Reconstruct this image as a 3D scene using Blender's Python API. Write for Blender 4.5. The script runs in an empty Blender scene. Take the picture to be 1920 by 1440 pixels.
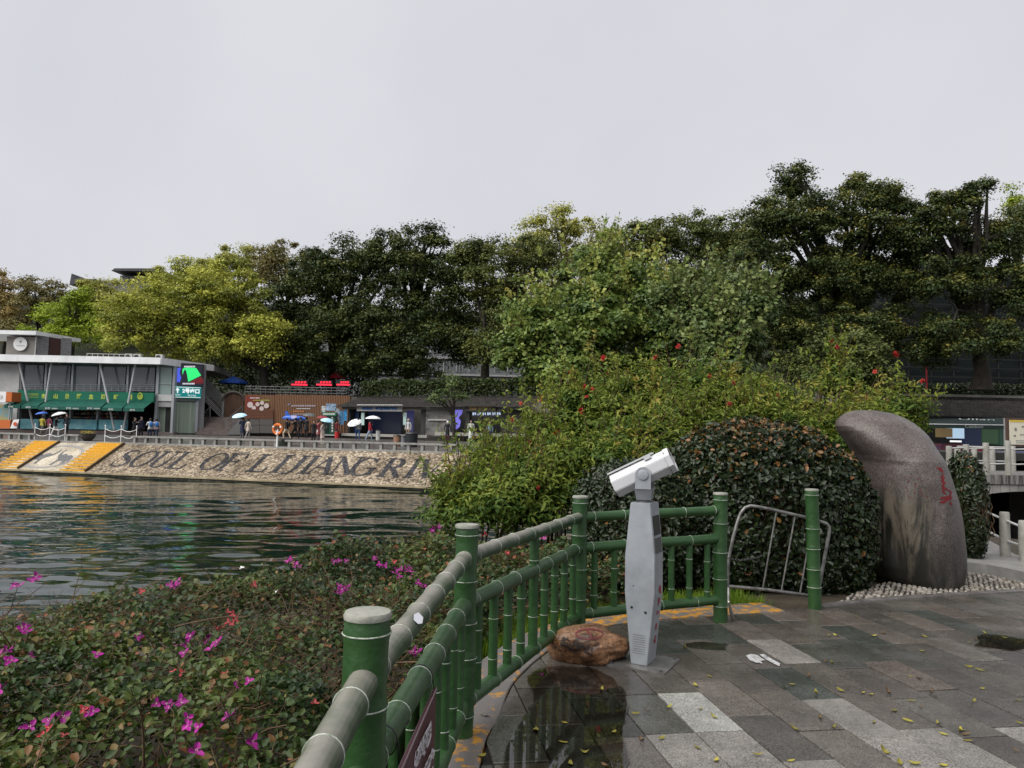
import bpy, bmesh, math, random
import numpy as np
from mathutils import Vector, Matrix
from mathutils.bvhtree import BVHTree
R = math.radians
V = Vector
sc = bpy.context.scene
col = sc.collection
# ---------------------------------------------------------------- camera
F = 1400.0                      # focal length in photo pixels (1920 wide)
PITCH = math.atan(92.6 / F); ROLL = R(1.2); EYE = 1.6
_f = V((0, math.cos(PITCH), math.sin(PITCH))); _u = V((0, -math.sin(PITCH), math.cos(PITCH))); _r = V((1, 0, 0))
CR = _r * math.cos(ROLL) + _u * math.sin(ROLL)
CU = _u * math.cos(ROLL) - _r * math.sin(ROLL)
CAM = V((0, 0, EYE))
cd = bpy.data.cameras.new('camera'); camo = bpy.data.objects.new('camera', cd); col.objects.link(camo)
cd.sensor_width = 36; cd.lens = 36 * F / 1920; cd.clip_start = 0.05; cd.clip_end = 2000
m = Matrix.Identity(4)
for i in range(3):
    m[i][0] = CR[i]; m[i][1] = CU[i]; m[i][2] = -_f[i]; m[i][3] = CAM[i]
camo.matrix_world = m
sc.camera = camo
# ---------------------------------------------------------------- sky, sun, exposure
SUN_EL, SUN_AZ = R(50), R(-122)    # high, veiled by cloud, from behind the left shoulder
w = bpy.data.worlds.new('World'); sc.world = w; w.use_nodes = True
nt = w.node_tree; nt.nodes.clear()
sky = nt.nodes.new('ShaderNodeTexSky'); sky.sky_type = 'NISHITA'; sky.sun_disc = False
sky.sun_elevation = SUN_EL; sky.sun_rotation = SUN_AZ; sky.dust_density = 4; sky.air_density = 1.0
hs = nt.nodes.new('ShaderNodeHueSaturation'); hs.inputs['Saturation'].default_value = 0.10; hs.inputs['Value'].default_value = 0.11
bg1 = nt.nodes.new('ShaderNodeBackground'); bg1.inputs['Strength'].default_value = 0.05
nt.links.new(sky.outputs[0], hs.inputs['Color']); nt.links.new(hs.outputs[0], bg1.inputs['Color'])
tc = nt.nodes.new('ShaderNodeTexCoord'); nz = nt.nodes.new('ShaderNodeTexNoise')
nz.inputs['Scale'].default_value = 2.2; nz.inputs['Detail'].default_value = 4
nt.links.new(tc.outputs['Generated'], nz.inputs['Vector'])
cr_ = nt.nodes.new('ShaderNodeValToRGB')
cr_.color_ramp.elements[0].position = 0.3; cr_.color_ramp.elements[0].color = (0.575, 0.585, 0.635, 1)
cr_.color_ramp.elements[1].position = 0.7; cr_.color_ramp.elements[1].color = (0.66, 0.67, 0.715, 1)
nt.links.new(nz.outputs['Fac'], cr_.inputs[0])
bg2 = nt.nodes.new('ShaderNodeBackground'); bg2.inputs['Strength'].default_value = 0.312
nt.links.new(cr_.outputs[0], bg2.inputs['Color'])
ad = nt.nodes.new('ShaderNodeAddShader'); wo = nt.nodes.new('ShaderNodeOutputWorld')
nt.links.new(bg1.outputs[0], ad.inputs[0]); nt.links.new(bg2.outputs[0], ad.inputs[1]); nt.links.new(ad.outputs[0], wo.inputs[0])
sl = bpy.data.lights.new('sun', 'SUN'); sl.energy = 1.5; sl.angle = R(75); sl.color = (1.0, 0.97, 0.92)
so = bpy.data.objects.new('sun', sl); col.objects.link(so)
sd = V((math.sin(SUN_AZ) * math.cos(SUN_EL), math.cos(SUN_AZ) * math.cos(SUN_EL), math.sin(SUN_EL)))
so.rotation_euler = sd.to_track_quat('Z', 'Y').to_euler(); so.location = (0, 0, 60)
vs = sc.view_settings; vs.view_transform = 'Standard'; vs.look = 'None'; vs.exposure = 1.7; vs.gamma = 1; vs.use_curve_mapping = False
sc.render.engine = 'CYCLES'; sc.cycles.max_bounces = 6; sc.cycles.diffuse_bounces = 2; sc.cycles.glossy_bounces = 3
sc.cycles.transmission_bounces = 4; sc.cycles.transparent_max_bounces = 8; sc.cycles.use_denoising = True
sc.cycles.caustics_reflective = False; sc.cycles.caustics_refractive = False

# ---------------------------------------------------------------- pixel helpers
def ray(px, py): return _f * F + CR * (px - 960) - CU * (py - 720)
def at(px, py, Y):
    d = ray(px, py); return CAM + d * (Y / d.y)
def onz(px, py, z=0.0):
    d = ray(px, py); return CAM + d * ((z - EYE) / d.z)
rng = np.random.default_rng(7); rnd = random.Random(11)

# ---------------------------------------------------------------- materials
MATS = {}
def mat(name, c, rough=0.6, metal=0.0, var=0.0, vscale=8.0, c2=None, bump=0.0, bscale=40.0, spec=None, emit=0.0, ecol=None,
        wet=0.0, alpha=None, objvar=0.0, detail=4.0, stretch=(1, 1, 1), lo=0.35, hi=0.65):
    if name in MATS: return MATS[name]
    M = bpy.data.materials.new(name); M.use_nodes = True; t = M.node_tree; b = t.nodes['Principled BSDF']
    c = tuple(c) + (1,)
    b.inputs['Base Color'].default_value = c; b.inputs['Roughness'].default_value = rough; b.inputs['Metallic'].default_value = metal
    b.inputs['Specular IOR Level'].default_value = spec if spec is not None else (.5 if rough < .45 else .22)
    co = t.nodes.new('ShaderNodeTexCoord'); mp = t.nodes.new('ShaderNodeMapping'); mp.inputs['Scale'].default_value = stretch
    geo = t.nodes.new('ShaderNodeNewGeometry'); t.links.new(geo.outputs['Position'], mp.inputs['Vector'])
    out = None
    if c2 is not None or var > 0:
        n = t.nodes.new('ShaderNodeTexNoise'); n.inputs['Scale'].default_value = vscale; n.inputs['Detail'].default_value = detail
        n.inputs['Roughness'].default_value = 0.65
        t.links.new(mp.outputs[0], n.inputs['Vector'])
        rp = t.nodes.new('ShaderNodeValToRGB'); rp.color_ramp.elements[0].position = lo; rp.color_ramp.elements[1].position = hi
        if c2 is None:
            rp.color_ramp.elements[0].color = tuple(x * (1 - var) for x in c[:3]) + (1,)
            rp.color_ramp.elements[1].color = tuple(min(1, x * (1 + var)) for x in c[:3]) + (1,)
        else:
            rp.color_ramp.elements[0].color = c; rp.color_ramp.elements[1].color = tuple(c2) + (1,)
        t.links.new(n.outputs['Fac'], rp.inputs[0]); out = rp.outputs[0]
    if objvar > 0:
        oi = t.nodes.new('ShaderNodeObjectInfo'); h = t.nodes.new('ShaderNodeHueSaturation')
        mr = t.nodes.new('ShaderNodeMapRange'); mr.inputs['To Min'].default_value = 1 - objvar; mr.inputs['To Max'].default_value = 1 + objvar
        t.links.new(oi.outputs['Random'], mr.inputs[0]); t.links.new(mr.outputs[0], h.inputs['Value'])
        if out: t.links.new(out, h.inputs['Color'])
        else: h.inputs['Color'].default_value = c
        out = h.outputs[0]
    if out: t.links.new(out, b.inputs['Base Color'])
    if bump > 0:
        n2 = t.nodes.new('ShaderNodeTexNoise'); n2.inputs['Scale'].default_value = bscale; n2.inputs['Detail'].default_value = 3
        t.links.new(mp.outputs[0], n2.inputs['Vector'])
        bp = t.nodes.new('ShaderNodeBump'); bp.inputs['Strength'].default_value = bump; bp.inputs['Distance'].default_value = 0.02
        t.links.new(n2.outputs['Fac'], bp.inputs['Height']); t.links.new(bp.outputs[0], b.inputs['Normal'])
    if wet > 0:
        n3 = t.nodes.new('ShaderNodeTexNoise'); n3.inputs['Scale'].default_value = 1.3; n3.inputs['Detail'].default_value = 5
        t.links.new(geo.outputs['Position'], n3.inputs['Vector'])
        m3 = t.nodes.new('ShaderNodeMapRange'); m3.inputs['From Min'].default_value = 0.38; m3.inputs['From Max'].default_value = 0.62
        m3.inputs['To Min'].default_value = max(0.05, rough - wet); m3.inputs['To Max'].default_value = rough
        t.links.new(n3.outputs['Fac'], m3.inputs[0]); t.links.new(m3.outputs[0], b.inputs['Roughness'])
    if emit > 0:
        b.inputs['Emission Color'].default_value = tuple(ecol or c[:3]) + (1,); b.inputs['Emission Strength'].default_value = emit
    if alpha is not None: b.inputs['Alpha'].default_value = alpha
    MATS[name] = M; return M

def leafmat(name, ramp, rough=0.5, trans=0.25, spec=0.2):
    if name in MATS: return MATS[name]
    M = bpy.data.materials.new(name); M.use_nodes = True; t = M.node_tree; b = t.nodes['Principled BSDF']; o = t.nodes['Material Output']
    a = t.nodes.new('ShaderNodeAttribute'); a.attribute_name = 'hue'
    rp = t.nodes.new('ShaderNodeValToRGB')
    while len(rp.color_ramp.elements) < len(ramp): rp.color_ramp.elements.new(0.5)
    for e, (p, c) in zip(rp.color_ramp.elements, ramp): e.position = p; e.color = tuple(c) + (1,)
    t.links.new(a.outputs['Fac'], rp.inputs[0]); t.links.new(rp.outputs[0], b.inputs['Base Color'])
    b.inputs['Roughness'].default_value = rough; b.inputs['Specular IOR Level'].default_value = spec
    tr = t.nodes.new('ShaderNodeBsdfTranslucent'); t.links.new(rp.outputs[0], tr.inputs['Color'])
    mx = t.nodes.new('ShaderNodeMixShader'); mx.inputs[0].default_value = trans
    t.links.new(b.outputs[0], mx.inputs[1]); t.links.new(tr.outputs[0], mx.inputs[2]); t.links.new(mx.outputs[0], o.inputs[0])
    MATS[name] = M; return M

# ---------------------------------------------------------------- objects
def props(o, label=None, cat=None, group=None, kind=None):
    if label: o['label'] = label
    if cat: o['category'] = cat
    if group: o['group'] = group
    if kind: o['kind'] = kind
    return o
def thing(name, label, cat, loc, group=None):
    o = bpy.data.objects.new(name, None); o.empty_display_size = 0.2; col.objects.link(o); o.location = loc
    return props(o, label, cat, group)
def wloc(o):
    l = V(o.location)
    while o.parent: o = o.parent; l = l + V(o.location)
    return l
def link(name, me, parent=None, loc=None):
    o = bpy.data.objects.new(name, me); col.objects.link(o)
    if parent: o.parent = parent
    if loc is not None: o.location = V(loc) - (wloc(parent) if parent else V((0, 0, 0)))
    return o
def copy_tree(o, parent=None):
    c = o.copy(); col.objects.link(c); c.parent = parent
    for ch in list(o.children): copy_tree(ch, c)
    return c

class MB:
    def __init__(s): s.v = []; s.f = []; s.m = []
    def add(s, vs, fs, mi=0):
        n = len(s.v); s.v += [tuple(x) for x in vs]; s.f += [tuple(i + n for i in f) for f in fs]; s.m += [mi] * len(fs); return s
    def obox(s, c, ax, ay, az, mi=0):
        c = V(c); ax = V(ax); ay = V(ay); az = V(az)
        vs = [c + ax * i + ay * j + az * k for k in (-1, 1) for j in (-1, 1) for i in (-1, 1)]
        return s.add(vs, [(0, 2, 3, 1), (4, 5, 7, 6), (0, 1, 5, 4), (2, 6, 7, 3), (0, 4, 6, 2), (1, 3, 7, 5)], mi)
    def box(s, c, size, rz=0.0, mi=0):
        ca, sa = math.cos(rz), math.sin(rz)
        return s.obox(c, (ca * size[0] / 2, sa * size[0] / 2, 0), (-sa * size[1] / 2, ca * size[1] / 2, 0), (0, 0, size[2] / 2), mi)
    def tube(s, pts, rad, n=8, caps=True, mi=0):
        pts = [V(p) for p in pts]
        if not hasattr(rad, '__len__'): rad = [rad] * len(pts)
        vs = []; fs = []; pu = None
        for i, p in enumerate(pts):
            d = (pts[min(i + 1, len(pts) - 1)] - pts[max(i - 1, 0)])
            if d.length < 1e-9: d = V((0, 0, 1))
            d.normalize()
            if pu is None:
                a = V((0, 0, 1)) if abs(d.z) < 0.9 else V((1, 0, 0)); u = d.cross(a).normalized()
            else:
                u = (pu - d * pu.dot(d)); u = u.normalized() if u.length > 1e-6 else d.orthogonal().normalized()
            pu = u; w_ = d.cross(u)
            for k in range(n):
                a = 2 * math.pi * k / n; vs.append(p + (u * math.cos(a) + w_ * math.sin(a)) * rad[i])
        for i in range(len(pts) - 1):
            for k in range(n): fs.append((i * n + k, i * n + (k + 1) % n, (i + 1) * n + (k + 1) % n, (i + 1) * n + k))
        if caps:
            fs.append(tuple(range(n))[::-1]); fs.append(tuple((len(pts) - 1) * n + k for k in range(n)))
        return s.add(vs, fs, mi)
    def lathe(s, prof, c=(0, 0, 0), n=16, mi=0):
        return s.tube2([(V(c) + V((0, 0, z)), r) for r, z in prof], n, mi)
    def tube2(s, pr, n, mi=0):
        vs = []; fs = []
        for p, r in pr:
            for k in range(n):
                a = 2 * math.pi * k / n; vs.append(p + V((math.cos(a) * r, math.sin(a) * r, 0)))
        for i in range(len(pr) - 1):
            for k in range(n): fs.append((i * n + k, i * n + (k + 1) % n, (i + 1) * n + (k + 1) % n, (i + 1) * n + k))
        fs.append(tuple(range(n))[::-1]); fs.append(tuple((len(pr) - 1) * n + k for k in range(n)))
        return s.add(vs, fs, mi)
    def prism(s, poly, z0, z1, mi=0):
        n = len(poly); vs = [(p[0], p[1], z0) for p in poly] + [(p[0], p[1], z1) for p in poly]
        fs = [tuple(range(n))[::-1], tuple(range(n, 2 * n))] + [(i, (i + 1) % n, n + (i + 1) % n, n + i) for i in range(n)]
        return s.add(vs, fs, mi)
    def extr(s, poly, o, ax, ay, nrm, t0, t1, mi=0):
        o = V(o); ax = V(ax); ay = V(ay); nrm = V(nrm); n = len(poly)
        vs = [o + ax * p[0] + ay * p[1] + nrm * t0 for p in poly] + [o + ax * p[0] + ay * p[1] + nrm * t1 for p in poly]
        fs = [tuple(range(n))[::-1], tuple(range(n, 2 * n))] + [(i, (i + 1) % n, n + (i + 1) % n, n + i) for i in range(n)]
        return s.add(vs, fs, mi)
    def build(s, name, mats, parent=None, smooth=False, origin=None):
        v = np.array(s.v, dtype=float)
        if parent is not None: org = np.array(wloc(parent))
        elif origin is not None: org = np.array(origin)
        else:
            mn = v.min(0); mx = v.max(0); org = np.array([(mn[0] + mx[0]) / 2, (mn[1] + mx[1]) / 2, mn[2]])
        me = bpy.data.meshes.new(name); me.from_pydata((v - org).tolist(), [], s.f)
        if not isinstance(mats, (list, tuple)): mats = [mats]
        for M in mats: me.materials.append(M)
        if len(mats) > 1: me.polygons.foreach_set('material_index', s.m)
        if smooth:
            me.polygons.foreach_set('use_smooth', [True] * len(me.polygons))
            try: me.set_sharp_from_angle(angle=R(40))
            except Exception: pass
        me.validate(); me.update()
        o = bpy.data.objects.new(name, me); col.objects.link(o)
        if parent is not None: o.parent = parent
        else: o.location = V(org)
        return o
def bx(name, c, size, M, parent=None, rz=0.0): return MB().box(c, size, rz).build(name, M, parent)

def np_mesh(name, verts, faces_flat, sizes, M, attr=None, parent=None, smooth=False):
    me = bpy.data.meshes.new(name)
    org = np.array(wloc(parent)) if parent is not None else np.zeros(3)
    verts = np.asarray(verts, dtype=np.float32) - org.astype(np.float32)
    me.vertices.add(len(verts)); me.vertices.foreach_set('co', verts.ravel())
    me.loops.add(len(faces_flat)); me.loops.foreach_set('vertex_index', np.asarray(faces_flat, dtype=np.int32))
    me.polygons.add(len(sizes)); st = np.concatenate([[0], np.cumsum(sizes)[:-1]]).astype(np.int32)
    me.polygons.foreach_set('loop_start', st)
    if smooth: me.polygons.foreach_set('use_smooth', np.ones(len(sizes), dtype=bool))
    if attr is not None:
        a = me.attributes.new('hue', 'FLOAT', 'POINT'); a.data.foreach_set('value', np.asarray(attr, dtype=np.float32))
    me.materials.append(M); me.update(calc_edges=True)
    o = bpy.data.objects.new(name, me); col.objects.link(o)
    if parent is not None: o.parent = parent
    return o

def unit(a): return a / np.maximum(np.linalg.norm(a, axis=-1, keepdims=True), 1e-9)
def leaf_arrays(P, N, size, aspect=0.55, shape='q', fold=0.12, axis=None):
    n = len(P); N = unit(N)
    if axis is None: axis = rng.normal(size=(n, 3))
    T = unit(axis - N * (axis * N).sum(1, keepdims=True)); B = np.cross(N, T)
    s = np.asarray(size).reshape(-1, 1) * np.ones((n, 1))
    if shape == 'q':
        W = s * aspect * 0.5
        vs = np.stack([P - T * s * .5, P + B * W + N * s * fold - T * s * .08, P + T * s * .5, P - B * W + N * s * fold - T * s * .08], 1)
        fl = np.array([0, 1, 2, 0, 2, 3]); nv = 4; sz = [3, 3]
    else:
        W = s * aspect * 0.5
        vs = np.stack([P - T * s * .5, P + B * W + N * s * fold - T * s * .22, P + B * W * .8 + N * s * fold * .7 + T * s * .15, P + T * s * .5 - N * s * fold * .6,
                       P - B * W * .8 + N * s * fold * .7 + T * s * .15, P - B * W + N * s * fold - T * s * .22], 1)
        fl = np.array([0, 1, 2, 3, 0, 3, 4, 5]); nv = 6; sz = [4, 4]
    faces = (np.arange(n)[:, None] * nv + fl[None, :]).ravel()
    return vs.reshape(-1, 3), faces, np.tile(sz, n), nv
def leaves(name, P, N, size, M, hue, parent=None, **k):
    vs, fc, sz, nv = leaf_arrays(np.asarray(P), np.asarray(N), size, **k)
    return np_mesh(name, vs, fc, sz, M, np.repeat(np.clip(hue, 0, 1), nv), parent)

def text_mesh(s, size=1.0, bold=0.0):
    c = bpy.data.curves.new('txt', 'FONT'); c.body = s; c.size = size; c.align_x = 'CENTER'; c.align_y = 'CENTER'; c.resolution_u = 2
    c.offset = bold
    o = bpy.data.objects.new('txt', c); me = bpy.data.meshes.new_from_object(o)
    vs = [tuple(v.co) for v in me.vertices]; fs = [tuple(p.vertices) for p in me.polygons]
    bpy.data.objects.remove(o); bpy.data.curves.remove(c); bpy.data.meshes.remove(me)
    return vs, fs
def text_on(s, size, o, ax, ay, M, parent, name='lettering', off=0.006, bold=0.0, width=None, height=None):
    vs, fs = text_mesh(s, 1.0, bold / max(size, 1e-6))
    o = V(o); ax = V(ax).normalized(); ay = V(ay).normalized(); n = ax.cross(ay)
    xs = [v[0] for v in vs]; ys = [v[1] for v in vs]
    cx = (min(xs) + max(xs)) / 2; cy = (min(ys) + max(ys)) / 2
    sx = width / (max(xs) - min(xs)) if width else size
    sy = height / (max(ys) - min(ys)) if height else (size if not width else sx)
    b = MB(); b.add([o + ax * ((v[0] - cx) * sx) + ay * ((v[1] - cy) * sy) + n * off for v in vs], fs)
    return b.build(name, M, parent)
# ================================================================ THE SETTING
WZ = -1.6
def vnoise(x, y, seed=0):
    x = np.asarray(x, float); y = np.asarray(y, float); xi = np.floor(x); yi = np.floor(y); fx = x - xi; fy = y - yi
    def h(a, b):
        s = np.sin(a * 127.1 + b * 311.7 + seed * 74.7) * 43758.5453; return s - np.floor(s)
    fx = fx * fx * (3 - 2 * fx); fy = fy * fy * (3 - 2 * fy)
    return (h(xi, yi) * (1 - fx) + h(xi + 1, yi) * fx) * (1 - fy) + (h(xi, yi + 1) * (1 - fx) + h(xi + 1, yi + 1) * fx) * fy
def fbm(x, y, o=4, seed=0):
    s = 0; a = .5; t = 0
    for i in range(o): s = s + a * vnoise(x * 2 ** i, y * 2 ** i, seed + i); t += a; a *= .5
    return s / t

# ---- lake bed to the horizon, water
g = MB(); g.add([(-900, -200, -2.4), (900, -200, -2.4), (900, 1500, -2.4), (-900, 1500, -2.4)], [(0, 1, 2, 3)])
props(g.build('ground', mat('lakebed', (.05, .05, .035), .9, var=.3, vscale=.4)), kind='structure')

def water_mat():
    M = bpy.data.materials.new('lake_water'); M.use_nodes = True; t = M.node_tree; b = t.nodes['Principled BSDF']
    b.inputs['Base Color'].default_value = (.003, .011, .0075, 1); b.inputs['Roughness'].default_value = .03; b.inputs['IOR'].default_value = 1.33
    b.inputs['Specular IOR Level'].default_value = .5
    geo = t.nodes.new('ShaderNodeNewGeometry')
    prev = None
    for sx, sy, scl, st, dist, rot in ((.9, 2.4, 1.0, 1.0, .014, -.12), (2.6, 6.0, 1.0, 1.0, .004, .2)):
        mp = t.nodes.new('ShaderNodeMapping'); mp.inputs['Scale'].default_value = (sx, sy, 1); mp.inputs['Rotation'].default_value = (0, 0, rot)
        t.links.new(geo.outputs['Position'], mp.inputs['Vector'])
        n = t.nodes.new('ShaderNodeTexNoise'); n.inputs['Scale'].default_value = scl; n.inputs['Detail'].default_value = .6; n.inputs['Distortion'].default_value = .3
        t.links.new(mp.outputs[0], n.inputs['Vector'])
        bp = t.nodes.new('ShaderNodeBump'); bp.inputs['Strength'].default_value = st; bp.inputs['Distance'].default_value = dist
        t.links.new(n.outputs['Fac'], bp.inputs['Height'])
        if prev: t.links.new(prev.outputs[0], bp.inputs['Normal'])
        prev = bp
    t.links.new(prev.outputs[0], b.inputs['Normal'])
    return M
nr_, nc_ = 260, 215
yr_ = 5.0 * (56 / 5.0) ** (np.arange(nr_) / (nr_ - 1)); tx_ = np.linspace(-.86, .62, nc_); WY, WT = np.meshgrid(yr_, tx_, indexing='ij'); WX = WT * WY
wx_, wy_ = WX * .985 + WY * .17, WY * .985 - WX * .17
f2_ = np.clip(26 / WY, .25, 1); f3_ = np.clip(13 / WY, 0, 1) ** 2
WH = 1.3 * (.055 * (vnoise(wx_ * .22, wy_ * .55, 3) - .5) + .042 * (vnoise(wx_ * .55, wy_ * 1.25, 5) - .5) + .040 * f2_ * (vnoise(wx_ * 1.1, wy_ * 2.4, 7) - .5) + .017 * f3_ * (vnoise(wx_ * 2.6, wy_ * 5.2, 9) - .5))
wv_ = np.stack([WX, WY, WZ + WH], -1).reshape(-1, 3); ii_ = (np.arange(nr_ - 1)[:, None] * nc_ + np.arange(nc_ - 1)[None]).ravel()
wf_ = np.stack([ii_, ii_ + 1, ii_ + nc_ + 1, ii_ + nc_], 1); nb0_ = len(wv_)
wv_ = np.concatenate([wv_, np.array([(-260, -30, WZ - .13), (90, -30, WZ - .13), (90, 66, WZ - .13), (-260, 120, WZ - .13)])]); wf_ = np.concatenate([wf_, np.array([[nb0_, nb0_ + 1, nb0_ + 2, nb0_ + 3]])])
props(np_mesh('water', wv_, wf_.ravel(), np.full(len(wf_), 4), water_mat(), smooth=True), kind='structure')

# ---- far bank frame
B0 = V((-33.6, 49.0, 0)); E = V((.963, -.271, 0)).normalized(); NB = V((-E.y, E.x, 0))
DT = 3.2; ZB = -1.42; ZT = .36
def bp(u, d, z): return B0 + E * u + NB * d + V((0, 0, z))
def ud(p): q = V((p[0], p[1], 0)) - B0; return q.dot(E), q.dot(NB)
def prom_z(d): return ZT + .045 * (min(max(d, DT), 15) - DT)
def prom(px, Y):
    p = at(px, 810, Y); u, d = ud(p); return V((p.x, p.y, prom_z(d)))
U0, U1 = -60, 95
def pebble_mat(name, c1, c2, c3, scale=9.0):
    M = bpy.data.materials.new(name); M.use_nodes = True; t = M.node_tree; b = t.nodes['Principled BSDF']
    geo = t.nodes.new('ShaderNodeNewGeometry'); vo = t.nodes.new('ShaderNodeTexVoronoi'); vo.inputs['Scale'].default_value = scale
    t.links.new(geo.outputs['Position'], vo.inputs['Vector'])
    sp = t.nodes.new('ShaderNodeSeparateColor'); t.links.new(vo.outputs['Color'], sp.inputs[0])
    rp = t.nodes.new('ShaderNodeValToRGB'); rp.color_ramp.elements.new(.5)
    for e, (p, c) in zip(rp.color_ramp.elements, ((.05, c1), (.5, c2), (.95, c3))): e.position = p; e.color = tuple(c) + (1,)
    t.links.new(sp.outputs[0], rp.inputs[0])
    nz = t.nodes.new('ShaderNodeTexNoise'); nz.inputs['Scale'].default_value = .5; nz.inputs['Detail'].default_value = 5; t.links.new(geo.outputs['Position'], nz.inputs['Vector'])
    r2 = t.nodes.new('ShaderNodeValToRGB'); r2.color_ramp.elements[0].position = .35; r2.color_ramp.elements[0].color = (.55, .53, .5, 1); r2.color_ramp.elements[1].position = .62; r2.color_ramp.elements[1].color = (1, 1, 1, 1)
    t.links.new(nz.outputs['Fac'], r2.inputs[0])
    mx = t.nodes.new('ShaderNodeMix'); mx.data_type = 'RGBA'; mx.blend_type = 'MULTIPLY'; mx.inputs[0].default_value = 1
    t.links.new(rp.outputs[0], mx.inputs[6]); t.links.new(r2.outputs[0], mx.inputs[7]); t.links.new(mx.outputs[2], b.inputs['Base Color'])
    bpn = t.nodes.new('ShaderNodeBump'); bpn.inputs['Strength'].default_value = .8; bpn.inputs['Distance'].default_value = .03; bpn.invert = True
    t.links.new(vo.outputs['Distance'], bpn.inputs['Height']); t.links.new(bpn.outputs[0], b.inputs['Normal']); b.inputs['Roughness'].default_value = .7; b.inputs['Specular IOR Level'].default_value = .12
    return M
M_peb = pebble_mat('bank_pebbles', (.085, .066, .048), (.20, .158, .112), (.40, .335, .25))
M_pale = pebble_mat('pale_mosaic', (.34, .30, .235), (.44, .39, .31), (.54, .49, .40), 14)
M_dark = pebble_mat('dark_pebbles', (.018, .018, .021), (.035, .035, .04), (.07, .07, .076))
M_conc = mat('concrete', (.30, .29, .27), .75, var=.3, vscale=1.2, bump=.2, bscale=20)
M_moss = mat('mossy_wall', (.05, .05, .04), .7, c2=(.16, .15, .12), vscale=3)
M_step = mat('yellow_step', (.52, .27, .02), .55, c2=(.60, .34, .04), vscale=5, bump=.1)
M_prom = mat('promenade_paving', (.085, .077, .071), .45, var=.35, vscale=.9, wet=.25)
b = MB(); b.add([bp(U0, 0, ZB), bp(U1, 0, ZB), bp(U1, DT, ZT), bp(U0, DT, ZT)], [(0, 1, 2, 3)], 0)
b.add([bp(U0, 0, -2.4), bp(U1, 0, -2.4), bp(U1, 0, ZB - .002), bp(U0, 0, ZB - .002)], [(0, 1, 2, 3)], 1)
bank = b.build('embankment', [M_peb, M_moss], origin=bp(0, 0, ZB)); props(bank, kind='structure')
b = MB(); L = (U1 - U0) / 2
b.obox(bp((U0 + U1) / 2, -.06, ZB + .0), E * L, NB * .09, V((0, 0, .05))); b.build('toe_kerb', mat('toe_kerb', (.30, .25, .16), .7, var=.3, vscale=1.5), bank)
b = MB(); b.obox(bp((U0 + U1) / 2, DT + .17, ZT + .02), E * L, NB * .2, V((0, 0, .07))); b.build('coping', mat('coping', (.24, .235, .22), .6, var=.25, vscale=1), bank)  
b = MB()
b.add([bp(U0, DT, ZT), bp(U1, DT, ZT), bp(U1, 15, prom_z(15)), bp(U0, 15, prom_z(15)), bp(U1, 60, prom_z(15)), bp(U0, 60, prom_z(15))], [(0, 1, 2, 3), (3, 2, 4, 5)])
props(b.build('promenade', M_prom, origin=bp(0, DT, ZT)), kind='structure')
# slope point from pixel
S_UP = (NB * DT + V((0, 0, ZT - ZB))); SLEN = S_UP.length; S_N = E.cross(S_UP).normalized()
def slope_uv(px, py):
    d = ray(px, py); o = bp(0, 0, ZB); t_ = (o - CAM).dot(S_N) / d.dot(S_N); p = CAM + d * t_ - o
    return p.dot(E), p.dot(S_UP) / SLEN / SLEN
def slope(u, v, h=0.0): return bp(u, 0, ZB) + S_UP * v + S_N * h
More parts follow.
